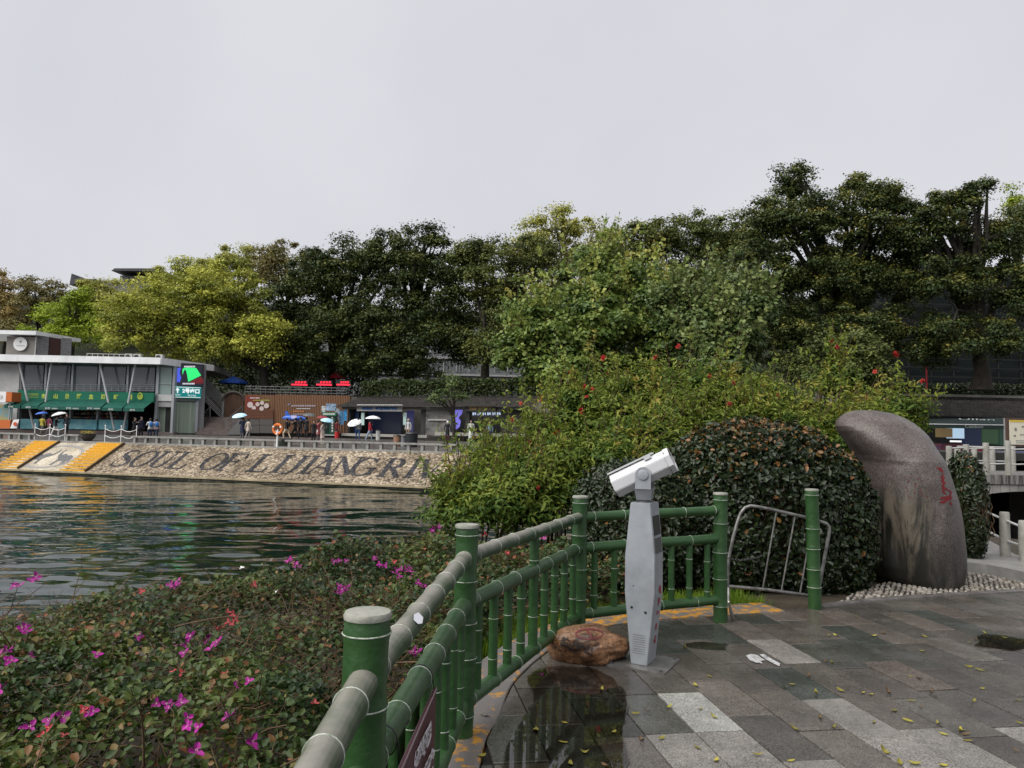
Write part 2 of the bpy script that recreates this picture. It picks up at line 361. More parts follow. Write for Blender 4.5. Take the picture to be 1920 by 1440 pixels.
# ---- serif letters laid in the slope
def ell(cx, cy, rx, ry, a0, a1, thin, thick, n=18):
    o = []
    for i in range(n + 1):
        a = R(a0 + (a1 - a0) * i / n); o.append((cx + rx * math.cos(a), cy + ry * math.sin(a), thin + (thick - thin) * abs(math.cos(a)) ** 1.5))
    return o
def ser(x, y, w_=.17): return [(x - w_, y, .06), (x + w_, y, .06)]
T, H = .17, .06
GL = {
 'I': [[(.25, .03, T), (.25, .97, T)], ser(.25, .03), ser(.25, .97)],
 'L': [[(.25, .03, T), (.25, .97, T)], ser(.25, .97), [(.08, .03, H), (.72, .03, H)], [(.72, .02, .05), (.76, .28, .09)]],
 'O': [ell(.45, .5, .36, .47, 0, 360, H, T, 28)],
 'U': [[(.2, .97, T), (.2, .35, T)] + ell(.42, .32, .24, .27, 185, 355, H, T, 10)[1:] + [(.67, .5, H), (.67, .97, H)], ser(.2, .97), ser(.67, .97, .13)],
 'S': [[(.68, .74, .05), (.66, .86, .06), (.55, .95, .07), (.40, .97, .08), (.24, .92, .12), (.17, .79, .16), (.25, .64, .18), (.45, .52, .19), (.62, .40, .18), (.69, .26, .15), (.62, .11, .11), (.45, .03, .08), (.28, .03, .07), (.15, .1, .06), (.1, .27, .05)]],
 'F': [[(.25, .03, T), (.25, .97, T)], ser(.25, .03), [(.08, .97, H), (.75, .97, H)], [(.74, .97, .05), (.78, .74, .09)], [(.25, .52, H), (.58, .52, H)], [(.58, .40, H), (.58, .64, H)]],
 'J': [[(.42, .97, T), (.42, .3, T), (.38, .12, .13), (.28, .0, .09), (.15, -.03, .1), (.07, .05, .13)], ser(.42, .97)],
 'A': [[(.12, .03, H), (.46, .97, H)], [(.44, .97, T), (.80, .03, T)], ser(.12, .03, .13), ser(.8, .03, .15), [(.24, .35, H), (.62, .35, H)]],
 'N': [[(.17, .03, H), (.17, .95, H)], [(.15, .95, T), (.78, .05, T)], [(.78, .05, H), (.78, .97, H)], ser(.17, .03, .13), ser(.1, .97, .12), ser(.78, .97, .13)],
 'G': [ell(.47, .5, .37, .47, 45, 320, H, T, 22), [(.78, .42, T * .9), (.78, .08, T * .9)], ser(.72, .43, .17), [(.74, .72, .05), (.76, .97, .05)]],
 'R': [[(.23, .03, T), (.23, .97, T)], ser(.23, .03), [(.07, .97, H), (.4, .97, H)], ell(.42, .74, .24, .23, 90, -90, H, T, 10), [(.4, .51, H), (.23, .51, H)], [(.42, .5, T), (.74, .04, T)], ser(.78, .03, .09)],
 'V': [[(.12, .97, T), (.44, .03, T)], [(.44, .03, H), (.74, .97, H)], ser(.12, .97, .14), ser(.74, .97, .12)],
 'E': [[(.25, .03, T), (.25, .97, T)], [(.08, .97, H), (.7, .97, H)], [(.08, .03, H), (.74, .03, H)], [(.25, .52, H), (.52, .52, H)], [(.72, .02, .05), (.77, .27, .08)], [(.68, .98, .05), (.73, .76, .08)]]}
def ribbon(mb, pts, fn, h):
    vs = []; n = len(pts)
    for i, (x, y, w_) in enumerate(pts):
        a = pts[max(i - 1, 0)]; c = pts[min(i + 1, n - 1)]; dx, dy = c[0] - a[0], c[1] - a[1]; l = math.hypot(dx, dy) or 1
        nx, ny = -dy / l * w_ / 2, dx / l * w_ / 2
        vs += [fn(x + nx, y + ny, h), fn(x - nx, y - ny, h)]
    mb.add(vs, [(2 * i, 2 * i + 1, 2 * i + 3, 2 * i + 2) for i in range(n - 1)])
for ch, px in (('S', 240), ('O', 272), ('U', 308), ('L', 343), ('O', 401), ('F', 435), ('L', 491), ('I', 526), ('J', 551), ('I', 577), ('A', 603), ('N', 643), ('G', 679), ('R', 733), ('I', 770), ('V', 802)):
    u, v = slope_uv(px, 858 + (px - 240) * .052)
    b = MB(); wd = 1.78; ht = .56
    for k, rb in enumerate(GL[ch]):
        cx = .25 if ch == 'I' else (.3 if ch == 'J' else .45)
        ribbon(b, rb, lambda x, y, h: slope(u + (x - cx) * wd, .23 + y * ht, h), .012 + k * .005)
    b.build('letter', M_dark, bank)
for k, ch in enumerate('ER'):
    u, v = slope_uv(802, 887); u += 1.75 * (k + 1); b = MB()
    for j, rb in enumerate(GL[ch]): ribbon(b, rb, lambda x, y, h: slope(u + (x - .45) * 1.78, .23 + y * .56, h), .012 + j * .005)
    b.build('letter', M_dark, bank)
# calligraphy at the left end
u0, _ = slope_uv(10, 850); b = MB()
for k, rb in enumerate(([(-1.2, .35, .1), (-.2, .5, .16), (.9, .75, .12)], [(-.3, .8, .1), (0, .55, .2), (.2, .3, .08)], [(-1.3, .62, .1), (-.7, .7, .2), (.1, .66, .06)], [(.2, .45, .08), (.8, .5, .2), (1.3, .42, .05)], [(-.9, .2, .1), (-.1, .3, .15), (.7, .22, .06)])):
    ribbon(b, [(x, y * 2, w_) for x, y, w_ in rb], lambda x, y, h: slope(u0 + x, y * .42 + .05, h), .012 + k * .005)
b.build('calligraphy', M_dark, bank)
# elephant mosaic panel
ua, _ = slope_uv(110, 850)
b = MB(); b.add([slope(ua - 2.35, .02, .012), slope(ua + 2.35, .02, .012), slope(ua + 2.35, .97, .012), slope(ua - 2.35, .97, .012)], [(0, 1, 2, 3)])
panel = b.build('mosaic_panel', M_pale, bank)
M_eleph = mat('elephant_pebbles', (.05, .05, .055), .6, c2=(.13, .13, .13), vscale=14, lo=.4, hi=.55)
ele = [(0, .02), (.02, .35), (.05, .5), (.16, .62), (.30, .66), (.45, .62), (.55, .72), (.66, .74), (.75, .66), (.82, .70), (.88, .84), (.86, .98), (.93, 1.0), (.98, .84), (.92, .62), (.80, .48), (.70, .42), (.65, .25), (.70, .0), (.57, .0), (.53, .24), (.40, .27), (.28, .24), (.25, .0), (.12, .0), (.13, .25), (.07, .32)]
for fx in (lambda x, y: slope(ua - 1.75 + x * 1.75, .22 + y * .5, .022), lambda x, y: slope(ua + 1.72 - x * 1.6, .20 + y * .52, .022)):
    b = MB(); P = [fx(x, y) for x, y in ele]
    if (P[6] - P[0]).cross(P[18] - P[0]).dot(S_N) > 0: P = P[::-1]
    b.add(P, [tuple(range(len(P)))]); b.build('elephant', M_eleph, panel)
b = MB()
for rr in (1.0, .94): ribbon(b, [(2.05 * rr * math.cos(a), .44 * rr * math.sin(a), .028) for a in np.linspace(0, 2 * math.pi, 50)], lambda x, y, h: slope(ua + x, .48 + y * .9, h), .02 + rr * .005)
b.build('ring', mat('mosaic_ring', (.22, .21, .21), .6), panel)
# yellow stone stairs up the slope
for px, lab in ((52, 'flight of yellow stone steps left of the elephant mosaic'), (180, 'flight of yellow stone steps between the elephant mosaic and the word SOUL')):
    uc, _ = slope_uv(px, 852); st = thing('bank_stairs', lab, 'stairs', bp(uc, 0, ZB), group='yellow stairs on the bank')
    ns = 11
    for i in range(ns):
        d0 = .12 + i * (DT - .1) / ns; z1 = ZB + .16 + i * (ZT - ZB - .12) / (ns - 1)
        bb = MB(); bb.obox(bp(uc, d0 + .17, z1 - .10), E * 1.02, NB * .17, V((0, 0, .10))); bb.build('step', M_step, st)
    bb = MB(); bb.obox(bp(uc + 1.08, DT / 2, (ZB + ZT) / 2 + .05), S_UP * .48, E * .05, S_N * .12); bb.build('stringer', mat('stringer', (.09, .06, .03), .7), st)

# ---- upper terrace, hill
M_up = mat('terrace_wall', (.10, .095, .085), .8, var=.3, vscale=.6)
ut = [(-90, 80), (-28.2, 80), (-28.2, 73.5), (-23.9, 73.5), (-23.9, 67.2), (-14, 67.2), (3.2, 60.5), (21, 46.6), (70, 45.5), (70, 200), (-90, 200)]
b = MB(); b.prism(ut, -2.2, 4.6); props(b.build('upper_terrace', M_up), kind='structure')
nx, ny = 60, 40; xs = np.linspace(-150, 110, nx); ys = np.linspace(79, 190, ny); X, Y = np.meshgrid(xs, ys)
t_ = np.clip((Y - 84 + 10 * np.clip(X / 40, 0, 1)) / np.where(X > 0, 40, 62), 0, 1); Z = 4.4 + (t_ * t_ * (3 - 2 * t_)) * (20 + 2 * np.clip((-X) / 60, -1, 1)) + 1.2 * (fbm(X * .06, Y * .06, 3, 5) - .5)
b = MB(); b.add(np.stack([X, Y, Z], -1).reshape(-1, 3).tolist(), [(j * nx + i, j * nx + i + 1, (j + 1) * nx + i + 1, (j + 1) * nx + i) for j in range(ny - 1) for i in range(nx - 1)])
hill = b.build('hill', mat('hill_ground', (.016, .02, .009), .95, var=.4, vscale=.3), smooth=True); props(hill, kind='structure')

# ---- near island: terrace polygon from the photo
KP = [onz(x, y) for x, y in ((902, 1440), (940, 1343), (967, 1278), (1032, 1219), (1085, 1190), (1140, 1174), (1238, 1162), (1340, 1155), (1473, 1146))]
KIN = [V((KP[0].x + .05, -3, 0)), V((KP[0].x + .01, 1.2, 0))] + KP
def catmull(P, n=6):
    o = []
    for i in range(len(P) - 1):
        p0 = P[max(i - 1, 0)]; p1 = P[i]; p2 = P[i + 1]; p3 = P[min(i + 2, len(P) - 1)]
        for k in range(n):
            t = k / n; o.append(.5 * ((2 * p1) + (p2 - p0) * t + (2 * p0 - 5 * p1 + 4 * p2 - p3) * t * t + (3 * p1 - p0 - 3 * p2 + p3) * t ** 3))
    return o + [P[-1]]
KC = catmull(KIN, 6)
EDGE = [onz(x, y) for x, y in ((1545, 1139), (1640, 1128), (1760, 1119), (1920, 1110))]
EDGE.append(EDGE[-1] + (EDGE[-1] - EDGE[-2]) * 1.6)
TP = [(p.x, p.y) for p in KC] + [(p.x, p.y) for p in EDGE] + [(EDGE[-1].x, -3)]
def hull(pts):
    pts = sorted(set((round(a, 4), round(b_, 4)) for a, b_ in pts))
    def half(ps):
        o = []
        for p in ps:
            while len(o) >= 2 and (o[-1][0] - o[-2][0]) * (p[1] - o[-2][1]) - (o[-1][1] - o[-2][1]) * (p[0] - o[-2][0]) <= 0: o.pop()
            o.append(p)
        return o
    a = half(pts); c = half(pts[::-1]); return a[:-1] + c[:-1]
TH = hull(TP)
def pdist(X, Y, poly):
    X = np.asarray(X, float); Y = np.asarray(Y, float); d = np.full(X.shape, 1e9); ins = np.ones(X.shape, bool)
    for i in range(len(poly)):
        ax, ay = poly[i]; bx_, by = poly[(i + 1) % len(poly)]; ex, ey = bx_ - ax, by - ay; l2 = ex * ex + ey * ey
        t = np.clip(((X - ax) * ex + (Y - ay) * ey) / l2, 0, 1); d = np.minimum(d, np.hypot(X - ax - t * ex, Y - ay - t * ey))
        ins &= (ex * (Y - ay) - ey * (X - ax)) >= 0
    return np.where(ins, -d, d)
FLAT = hull(TP + [(p.x, p.y) for p in (onz(1600, 1090), onz(2000, 1040), onz(1830, 1010))])
def near_z(X, Y):
    s = np.maximum(pdist(X, Y, FLAT), 0)
    return -.05 - .07 * np.minimum(s, 3) - .30 * np.clip(s - 3.2, 0, 30) + .05 * (fbm(X * 1.3, Y * 1.3, 3, 2) - .5) * (s > .1)
nx, ny = 110, 100; xs = np.linspace(-11, 14, nx); ys = np.linspace(-4, 19, ny); X, Y = np.meshgrid(xs, ys); Z = np.maximum(near_z(X, Y), -2.3)
b = MB(); b.add(np.stack([X, Y, Z], -1).reshape(-1, 3).tolist(), [(j * nx + i, j * nx + i + 1, (j + 1) * nx + i + 1, (j + 1) * nx + i) for j in range(ny - 1) for i in range(nx - 1)])
soil = b.build('planting_bed', mat('soil', (.035, .028, .02), .85, c2=(.06, .05, .035), vscale=6, bump=.4, bscale=30), smooth=True); props(soil, kind='structure')

# ---- paving
fl = MB(); fl.prism(TH, -.3, -.022); floor = fl.build('terrace_floor', mat('mortar', (.022, .02, .018), .6, var=.3, vscale=10), origin=(1.5, 4, -.3)); props(floor, kind='structure')
def slab_mat(name, ramp, rough, wet):
    M = bpy.data.materials.new(name); M.use_nodes = True; t = M.node_tree; b = t.nodes['Principled BSDF']
    geo = t.nodes.new('ShaderNodeNewGeometry'); oi = t.nodes.new('ShaderNodeObjectInfo')
    rp = t.nodes.new('ShaderNodeValToRGB'); rp.color_ramp.interpolation = 'LINEAR'
    while len(rp.color_ramp.elements) < len(ramp): rp.color_ramp.elements.new(.5)
    for e, (p, c) in zip(rp.color_ramp.elements, ramp): e.position = p; e.color = tuple(c) + (1,)
    t.links.new(oi.outputs['Random'], rp.inputs[0])
    def noise(s, d, lo, hi, a, c):
        n = t.nodes.new('ShaderNodeTexNoise'); n.inputs['Scale'].default_value = s; n.inputs['Detail'].default_value = d; n.inputs['Roughness'].default_value = .7
        t.links.new(geo.outputs['Position'], n.inputs['Vector'])
        r = t.nodes.new('ShaderNodeMapRange'); r.inputs['From Min'].default_value = lo; r.inputs['From Max'].default_value = hi
        r.inputs['To Min'].default_value = a; r.inputs['To Max'].default_value = c; t.links.new(n.outputs['Fac'], r.inputs[0]); return r, n
    r1, n1 = noise(105, 4, .34, .68, .30, 2.15); r2, n2 = noise(2.6, 6, .35, .65, .72, 1.22); r4, n4 = noise(22, 5, .4, .62, .86, 1.12)
    mm = t.nodes.new('ShaderNodeMath'); mm.operation = 'MULTIPLY'; t.links.new(r1.outputs[0], mm.inputs[0]); t.links.new(r2.outputs[0], mm.inputs[1])
    mm2 = t.nodes.new('ShaderNodeMath'); mm2.operation = 'MULTIPLY'; t.links.new(mm.outputs[0], mm2.inputs[0]); t.links.new(r4.outputs[0], mm2.inputs[1])
    vm = t.nodes.new('ShaderNodeVectorMath'); vm.operation = 'SCALE'; t.links.new(rp.outputs[0], vm.inputs[0]); t.links.new(mm2.outputs[0], vm.inputs['Scale'])
    t.links.new(vm.outputs[0], b.inputs['Base Color'])
    r3, n3 = noise(1.7, 6, .42, .60, max(.06, rough - wet), rough)
    r5, n5 = noise(90, 2, .3, .7, -.08, .14); a5 = t.nodes.new('ShaderNodeMath'); a5.operation = 'ADD'; a5.use_clamp = True
    t.links.new(r3.outputs[0], a5.inputs[0]); t.links.new(r5.outputs[0], a5.inputs[1]); t.links.new(a5.outputs[0], b.inputs['Roughness'])
    bu = t.nodes.new('ShaderNodeBump'); bu.inputs['Strength'].default_value = .35; bu.inputs['Distance'].default_value = .004
    t.links.new(n1.outputs['Fac'], bu.inputs['Height']); t.links.new(bu.outputs[0], b.inputs['Normal'])
    return M
M_slab = slab_mat('granite_slab', ((.0, (.027, .026, .024)), (.2, (.072, .060, .051)), (.4, (.034, .038, .033)), (.6, (.094, .081, .070)), (.8, (.042, .039, .035)), (1, (.060, .053, .046))), .37, .31)
M_slabp = slab_mat('pale_granite_slab', ((0, (.19, .196, .182)), (1, (.22, .216, .20))), .45, .25)
M_slabm = slab_mat('mid_granite_slab', ((0, (.125, .116, .105)), (1, (.16, .148, .136))), .45, .3)
dd = ray(736, 808); D1 = V((dd.x, dd.y, 0)).normalized(); D2 = V((D1.y, -D1.x, 0))
SL, SW = .60, .287
def clip(poly, cp):
    out = poly
    for i in range(len(cp)):
        a = cp[i]; c = cp[(i + 1) % len(cp)]; inp = out; out = []
        def sd_(p): return (c[0] - a[0]) * (p[1] - a[1]) - (c[1] - a[1]) * (p[0] - a[0])
        for j in range(len(inp)):
            p = inp[j]; q = inp[(j + 1) % len(inp)]; sp_, sq = sd_(p), sd_(q)
            if sp_ >= 0: out.append(p)
            if (sp_ >= 0) != (sq >= 0):
                t = sp_ / (sp_ - sq); out.append((p[0] + (q[0] - p[0]) * t, p[1] + (q[1] - p[1]) * t))
        if not out: return []
    return out
def area(p): return abs(sum(p[i][0] * p[(i + 1) % len(p)][1] - p[(i + 1) % len(p)][0] * p[i][1] for i in range(len(p)))) / 2
def slab_geo(mb, poly, tz=0.0, tilt=(0, 0), bev=.006):
    cx = sum(p[0] for p in poly) / len(poly); cy = sum(p[1] for p in poly) / len(poly); n = len(poly)
    def z(p): return tz + (p[0] - cx) * tilt[0] + (p[1] - cy) * tilt[1]
    def ins(p):
        dx, dy = cx - p[0], cy - p[1]; l = math.hypot(dx, dy); return (p[0] + dx / l * bev, p[1] + dy / l * bev)
    q = [ins(p) for p in poly]
    vs = [(p[0], p[1], -.05) for p in poly] + [(p[0], p[1], z(p) - bev * .7) for p in poly] + [(p[0], p[1], z(p)) for p in q]
    fs = [(i, (i + 1) % n, n + (i + 1) % n, n + i) for i in range(n)] + [(n + i, n + (i + 1) % n, 2 * n + (i + 1) % n, 2 * n + i) for i in range(n)] + [tuple(range(2 * n, 3 * n))]
    mb.add(vs, fs)
def project(p):
    q = V(p) - CAM; dz = q.dot(_f)
    return (960 + F * q.dot(CR) / dz, 720 - F * q.dot(CU) / dz) if dz > .05 else (9e9, 9e9)
PALE = [(1245, 1308), (1325, 1375), (1285, 1420), (1640, 1372), (1700, 1400), (1760, 1420), (1850, 1425), (1900, 1380), (1560, 1430), (1390, 1432), (1475, 1210)]
rest = MB(); org = V((1.5, 4, 0)); cnt = 0
for r_ in range(-30, 40):
    off = rnd.uniform(0, SL) if r_ % 2 else rnd.uniform(0, SL)
    for k in range(-14, 14):
        L_ = SL
        c = org + D2 * (r_ * SW) + D1 * (k * SL + off)
        ha, hb = SL / 2 - .0045, SW / 2 - .0042
        quad = [c - D1 * ha - D2 * hb, c - D1 * ha + D2 * hb, c + D1 * ha + D2 * hb, c + D1 * ha - D2 * hb]
        poly = clip([(p.x, p.y) for p in quad], TH)
        if len(poly) < 3 or area(poly) < .006: continue
        if c.y < .2: continue
        px, py = project((c.x, c.y, 0))
        tilt = (rnd.gauss(0, .004), rnd.gauss(0, .004)); tz = rnd.gauss(0, .0012)
        if -40 < px < 2010 and 1090 < py < 1530 and cnt < 300:
            mb = MB(); slab_geo(mb, poly, tz, tilt); cnt += 1
            pale = False
            for qi, (qx, qy) in enumerate(PALE):
                q = onz(qx, qy); rel = q - c
                if abs(rel.dot(D1)) < SL / 2 and abs(rel.dot(D2)) < SW / 2: pale = 1 if qi < 2 else 2
            o = mb.build('paving_slab', (M_slabp if pale == 1 else M_slabm) if pale else M_slab, floor)
        else: slab_geo(rest, poly, tz, tilt)
o = rest.build('paving_slab', M_slab, floor); o['kind'] = 'stuff'
# ---- kerb of long stones with worn yellow paint
M_kerb = mat('kerb_stone', (.12, .11, .105), .35, var=.35, vscale=7, bump=.15, bscale=90, wet=.15)
def paint_mat(name, lo, hi, base=(.12, .11, .105)):
    M = mat(name, base, .45, c2=(.40, .19, .02), vscale=9, lo=lo, hi=hi, detail=8, bump=.2, bscale=90); return M
M_pk = paint_mat('worn_yellow_kerb', .47, .56); M_pk2 = paint_mat('faded_yellow_kerb', .56, .66)
kerb = thing('kerb', 'curved stone kerb with worn yellow paint under the bamboo fence', 'kerb', (KP[3].x, KP[3].y, -.1))
def outw(i):
    a = KC[max(i - 1, 0)]; c = KC[min(i + 1, len(KC) - 1)]; d = (c - a).normalized(); return V((-d.y, d.x, 0))
KOUT = [KC[i] + outw(i) * .36 for i in range(len(KC))]
step = 3; i = 0
while i < len(KC) - 1:
    j = min(i + step, len(KC) - 1); mb = MB()
    ring = [KC[q] + outw(q) * .008 for q in range(i, j + 1)] + [KOUT[q] for q in range(j, i - 1, -1)]
    cen = sum((p for p in ring), V((0, 0, 0))) / len(ring)
    ring = [cen + (p - cen) * .992 for p in ring]
    slab_geo(mb, [(p.x, p.y) for p in ring], .006, (0, 0), .008)
    px, py = project((cen.x, cen.y, 0))
    M = M_pk if (py > 1370 and py < 1460) or (px > 1020) else (M_pk2 if py < 1370 else M_kerb)
    mb.build('kerb_stone', M, kerb); i = j
# ---- puddle
pud = [onz(x, y) for x, y in ((985, 1272), (1020, 1252), (1062, 1250), (1118, 1256), (1160, 1285), (1176, 1325), (1168, 1372), (1180, 1430), (1150, 1500), (1060, 1520), (980, 1500), (945, 1450), (950, 1400), (978, 1352), (1000, 1312))]
pud = [p + V((rnd.gauss(0, .008), rnd.gauss(0, .008), 0)) for p in catmull(pud + [pud[0]], 5)[:-1]]
def wet_film(name, glossy=.02):
    M = bpy.data.materials.new(name); M.use_nodes = True; t = M.node_tree; t.nodes.remove(t.nodes['Principled BSDF']); o = t.nodes['Material Output']
    fr = t.nodes.new('ShaderNodeFresnel'); fr.inputs['IOR'].default_value = 1.6; tr = t.nodes.new('ShaderNodeBsdfTransparent'); tr.inputs['Color'].default_value = (.74, .70, .66, 1)
    gl = t.nodes.new('ShaderNodeBsdfGlossy'); gl.inputs['Roughness'].default_value = glossy; mx = t.nodes.new('ShaderNodeMixShader')
    t.links.new(fr.outputs[0], mx.inputs[0]); t.links.new(tr.outputs[0], mx.inputs[1]); t.links.new(gl.outputs[0], mx.inputs[2]); t.links.new(mx.outputs[0], o.inputs[0]); return M
M_film = wet_film('puddle_water')
def film(pts, z=.006):
    b = MB(); n = len(pts); c = sum(pts, V((0, 0, 0))) / n; fs = [(i, (i + 1) % n, n) for i in range(n)]
    if sum(pts[i].x * pts[(i + 1) % n].y - pts[(i + 1) % n].x * pts[i].y for i in range(n)) < 0: fs = [q[::-1] for q in fs]
    b.add([(p.x, p.y, z) for p in pts] + [(c.x, c.y, z)], fs)
    return props(b.build('puddle', M_film), kind='structure')
film(pud)
for cx, cy, rx, ry in ((1440, 1190, 55, 10), (1880, 1205, 60, 14), (1760, 1165, 60, 7), (1330, 1212, 40, 9), (1560, 1215, 40, 5), (1790, 1320, 50, 6))[1:4:2]:
    film([onz(cx + rx * math.cos(a) * (1 + .25 * math.sin(3 * a + cx)), cy + ry * math.sin(a) * (1 + .3 * math.cos(2 * a + cy))) for a in np.linspace(0, 2 * math.pi, 22)[:-1]], .005)
# white splash of paint
for pts in ([(1399, 1231), (1408, 1228), (1420, 1230), (1428, 1236), (1436, 1240), (1426, 1241), (1430, 1246), (1416, 1244), (1406, 1240)], [(1424, 1229), (1432, 1228), (1448, 1238), (1463, 1246), (1461, 1251), (1450, 1246), (1436, 1238)]):
    pp = [onz(*p) for p in pts]; b = MB(); b.add([(p.x, p.y, .0075) for p in pp], [tuple(range(len(pp)))[::-1]]); b.build('paint_splash', mat('white_splash', (.42, .42, .42), .5, c2=(.16, .155, .15), vscale=40, lo=.5, hi=.62), floor)
# ---- pebble mosaic by the boulder
PM = [onz(x, y) for x, y in ((1560, 1136), (1600, 1112), (1650, 1094), (1720, 1080), (1800, 1060), (1900, 1068), (2010, 1078), (2010, 1102), (1920, 1106), (1760, 1115), (1640, 1125))]
b = MB(); b.add([(p.x, p.y, -.012) for p in PM], [tuple(range(len(PM)))[::-1]]); pmo = b.build('pebble_paving', mat('pebble_mortar', (.03, .027, .024), .6, var=.3, vscale=12)); props(pmo, kind='structure')
ph = hull([(p.x, p.y) for p in PM]); xs0, xs1 = min(p[0] for p in ph), max(p[0] for p in ph); ys0, ys1 = min(p[1] for p in ph), max(p[1] for p in ph)
n1 = 42; gx = np.arange(xs0, xs1, .058); gy = np.arange(ys0, ys1, .05); GX, GY = np.meshgrid(gx, gy); GX = GX + (np.arange(len(gy)) % 2)[:, None] * .029
GX = GX + rng.normal(0, .006, GX.shape); GY = GY + rng.normal(0, .006, GY.shape); PT = np.array(PM)[:, :2]
def inpoly(X, Y, poly):
    ins = np.zeros(X.shape, bool); n = len(poly)
    for i in range(n):
        x1, y1 = poly[i][0], poly[i][1]; x2, y2 = poly[(i + 1) % n][0], poly[(i + 1) % n][1]
        ins ^= ((y1 > Y) != (y2 > Y)) & (X < (x2 - x1) * (Y - y1) / (y2 - y1 + 1e-12) + x1)
    return ins
k = inpoly(GX, GY, PT); px_, py_ = GX[k], GY[k]; n = len(px_)
an = rng.uniform(-.5, .5, n) + np.where(((px_ * 3).astype(int) % 2) == 0, .6, -.6); ra = rng.uniform(.022, .029, n); rb = rng.uniform(.013, .018, n)
rings = [(.92, -.012), (.85, -.001), (.5, .005)]; vs = []
for s_, z in rings:
    for q in range(7):
        a = 2 * math.pi * q / 7; lx, ly = ra * s_ * math.cos(a), rb * s_ * math.sin(a)
        vs.append(np.stack([px_ + lx * np.cos(an) - ly * np.sin(an), py_ + lx * np.sin(an) + ly * np.cos(an), np.full(n, z)], 1))
vs = np.stack(vs, 1); fl_ = []
for r2 in range(2):
    for q in range(7): fl_ += [r2 * 7 + q, r2 * 7 + (q + 1) % 7, (r2 + 1) * 7 + (q + 1) % 7, (r2 + 1) * 7 + q]
szs = [4] * 14 + [7]; fl_ += list(range(14, 21))
fc = (np.arange(n)[:, None] * 21 + np.array(fl_)[None]).ravel()
M_pb = leafmat('pebble', ((0, (.10, .088, .072)), (.5, (.19, .17, .145)), (1, (.33, .30, .265))), .4, 0.0)
o = np_mesh('pebbles', vs.reshape(-1, 3), fc, np.tile(szs, n), M_pb, np.repeat(rng.random(n), 21), parent=pmo, smooth=True); o['kind'] = 'stuff'
# border strip between paving and pebbles
b = MB(); 
for i in range(len(EDGE) - 1):
    a, c = EDGE[i], EDGE[i + 1]; d = (c - a).normalized(); nn = V((-d.y, d.x, 0)); mb = MB(); slab_geo(mb, [(p.x, p.y) for p in (a + d * .006, c - d * .006, c - d * .006 + nn * .10, a + d * .006 + nn * .10)], .012); mb.build('border_stone', M_kerb, pmo)
# ---- concrete path beside the bridge
PA = [onz(x, y, .12) for x, y in ((1790, 1052), (1850, 1058), (1920, 1072), (2100, 1105), (2100, 1046), (1990, 1046), (1905, 1040), (1835, 1003), (1800, 985))]
b = MB(); b.prism([(p.x, p.y) for p in PA][::-1], -.5, .12); props(b.build('path', mat('pale_concrete', (.22, .215, .205), .45, var=.2, vscale=3, bump=.1, bscale=60)), kind='structure')
# ================================================================ NEAR OBJECTS
M_green = mat('green_bamboo_paint', (.012, .046, .010), .38, c2=(.028, .076, .022), vscale=4, detail=9, lo=.36, hi=.72, bump=.2, bscale=28, spec=.45)
def worn_mat():
    M = bpy.data.materials.new('worn_green_rail'); M.use_nodes = True; t = M.node_tree; b = t.nodes['Principled BSDF']; b.inputs['Roughness'].default_value = .38
    geo = t.nodes.new('ShaderNodeNewGeometry'); n = t.nodes.new('ShaderNodeTexNoise'); n.inputs['Scale'].default_value = 5; n.inputs['Detail'].default_value = 7; n.inputs['Roughness'].default_value = .65
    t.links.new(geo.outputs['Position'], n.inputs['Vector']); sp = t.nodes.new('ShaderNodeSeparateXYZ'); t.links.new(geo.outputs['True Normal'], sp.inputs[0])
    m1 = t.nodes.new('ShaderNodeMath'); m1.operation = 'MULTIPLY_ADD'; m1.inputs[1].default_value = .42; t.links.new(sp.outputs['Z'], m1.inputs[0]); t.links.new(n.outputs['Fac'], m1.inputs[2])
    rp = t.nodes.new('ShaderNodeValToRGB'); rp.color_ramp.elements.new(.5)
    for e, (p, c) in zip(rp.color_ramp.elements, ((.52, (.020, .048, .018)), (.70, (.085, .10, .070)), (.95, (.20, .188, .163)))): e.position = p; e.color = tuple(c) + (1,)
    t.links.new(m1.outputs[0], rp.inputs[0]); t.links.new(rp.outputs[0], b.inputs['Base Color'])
    bu = t.nodes.new('ShaderNodeBump'); bu.inputs['Strength'].default_value = .15; bu.inputs['Distance'].default_value = .01; t.links.new(n.outputs['Fac'], bu.inputs['Height']); t.links.new(bu.outputs[0], b.inputs['Normal'])
    MATS['worn'] = M; return M
M_worn = worn_mat()
M_worn2 = mat('scuffed_green_rail', (.014, .048, .012), .38, c2=(.05, .085, .04), vscale=7, detail=7, lo=.42, hi=.72, bump=.12, bscale=40)
M_ring = mat('white_node_line', (.46, .48, .44), .5, c2=(.16, .21, .14), vscale=38, lo=.42, hi=.62)
M_cap = mat('weathered_cap', (.17, .19, .155), .6, c2=(.28, .27, .24), vscale=12, bump=.3, bscale=30)
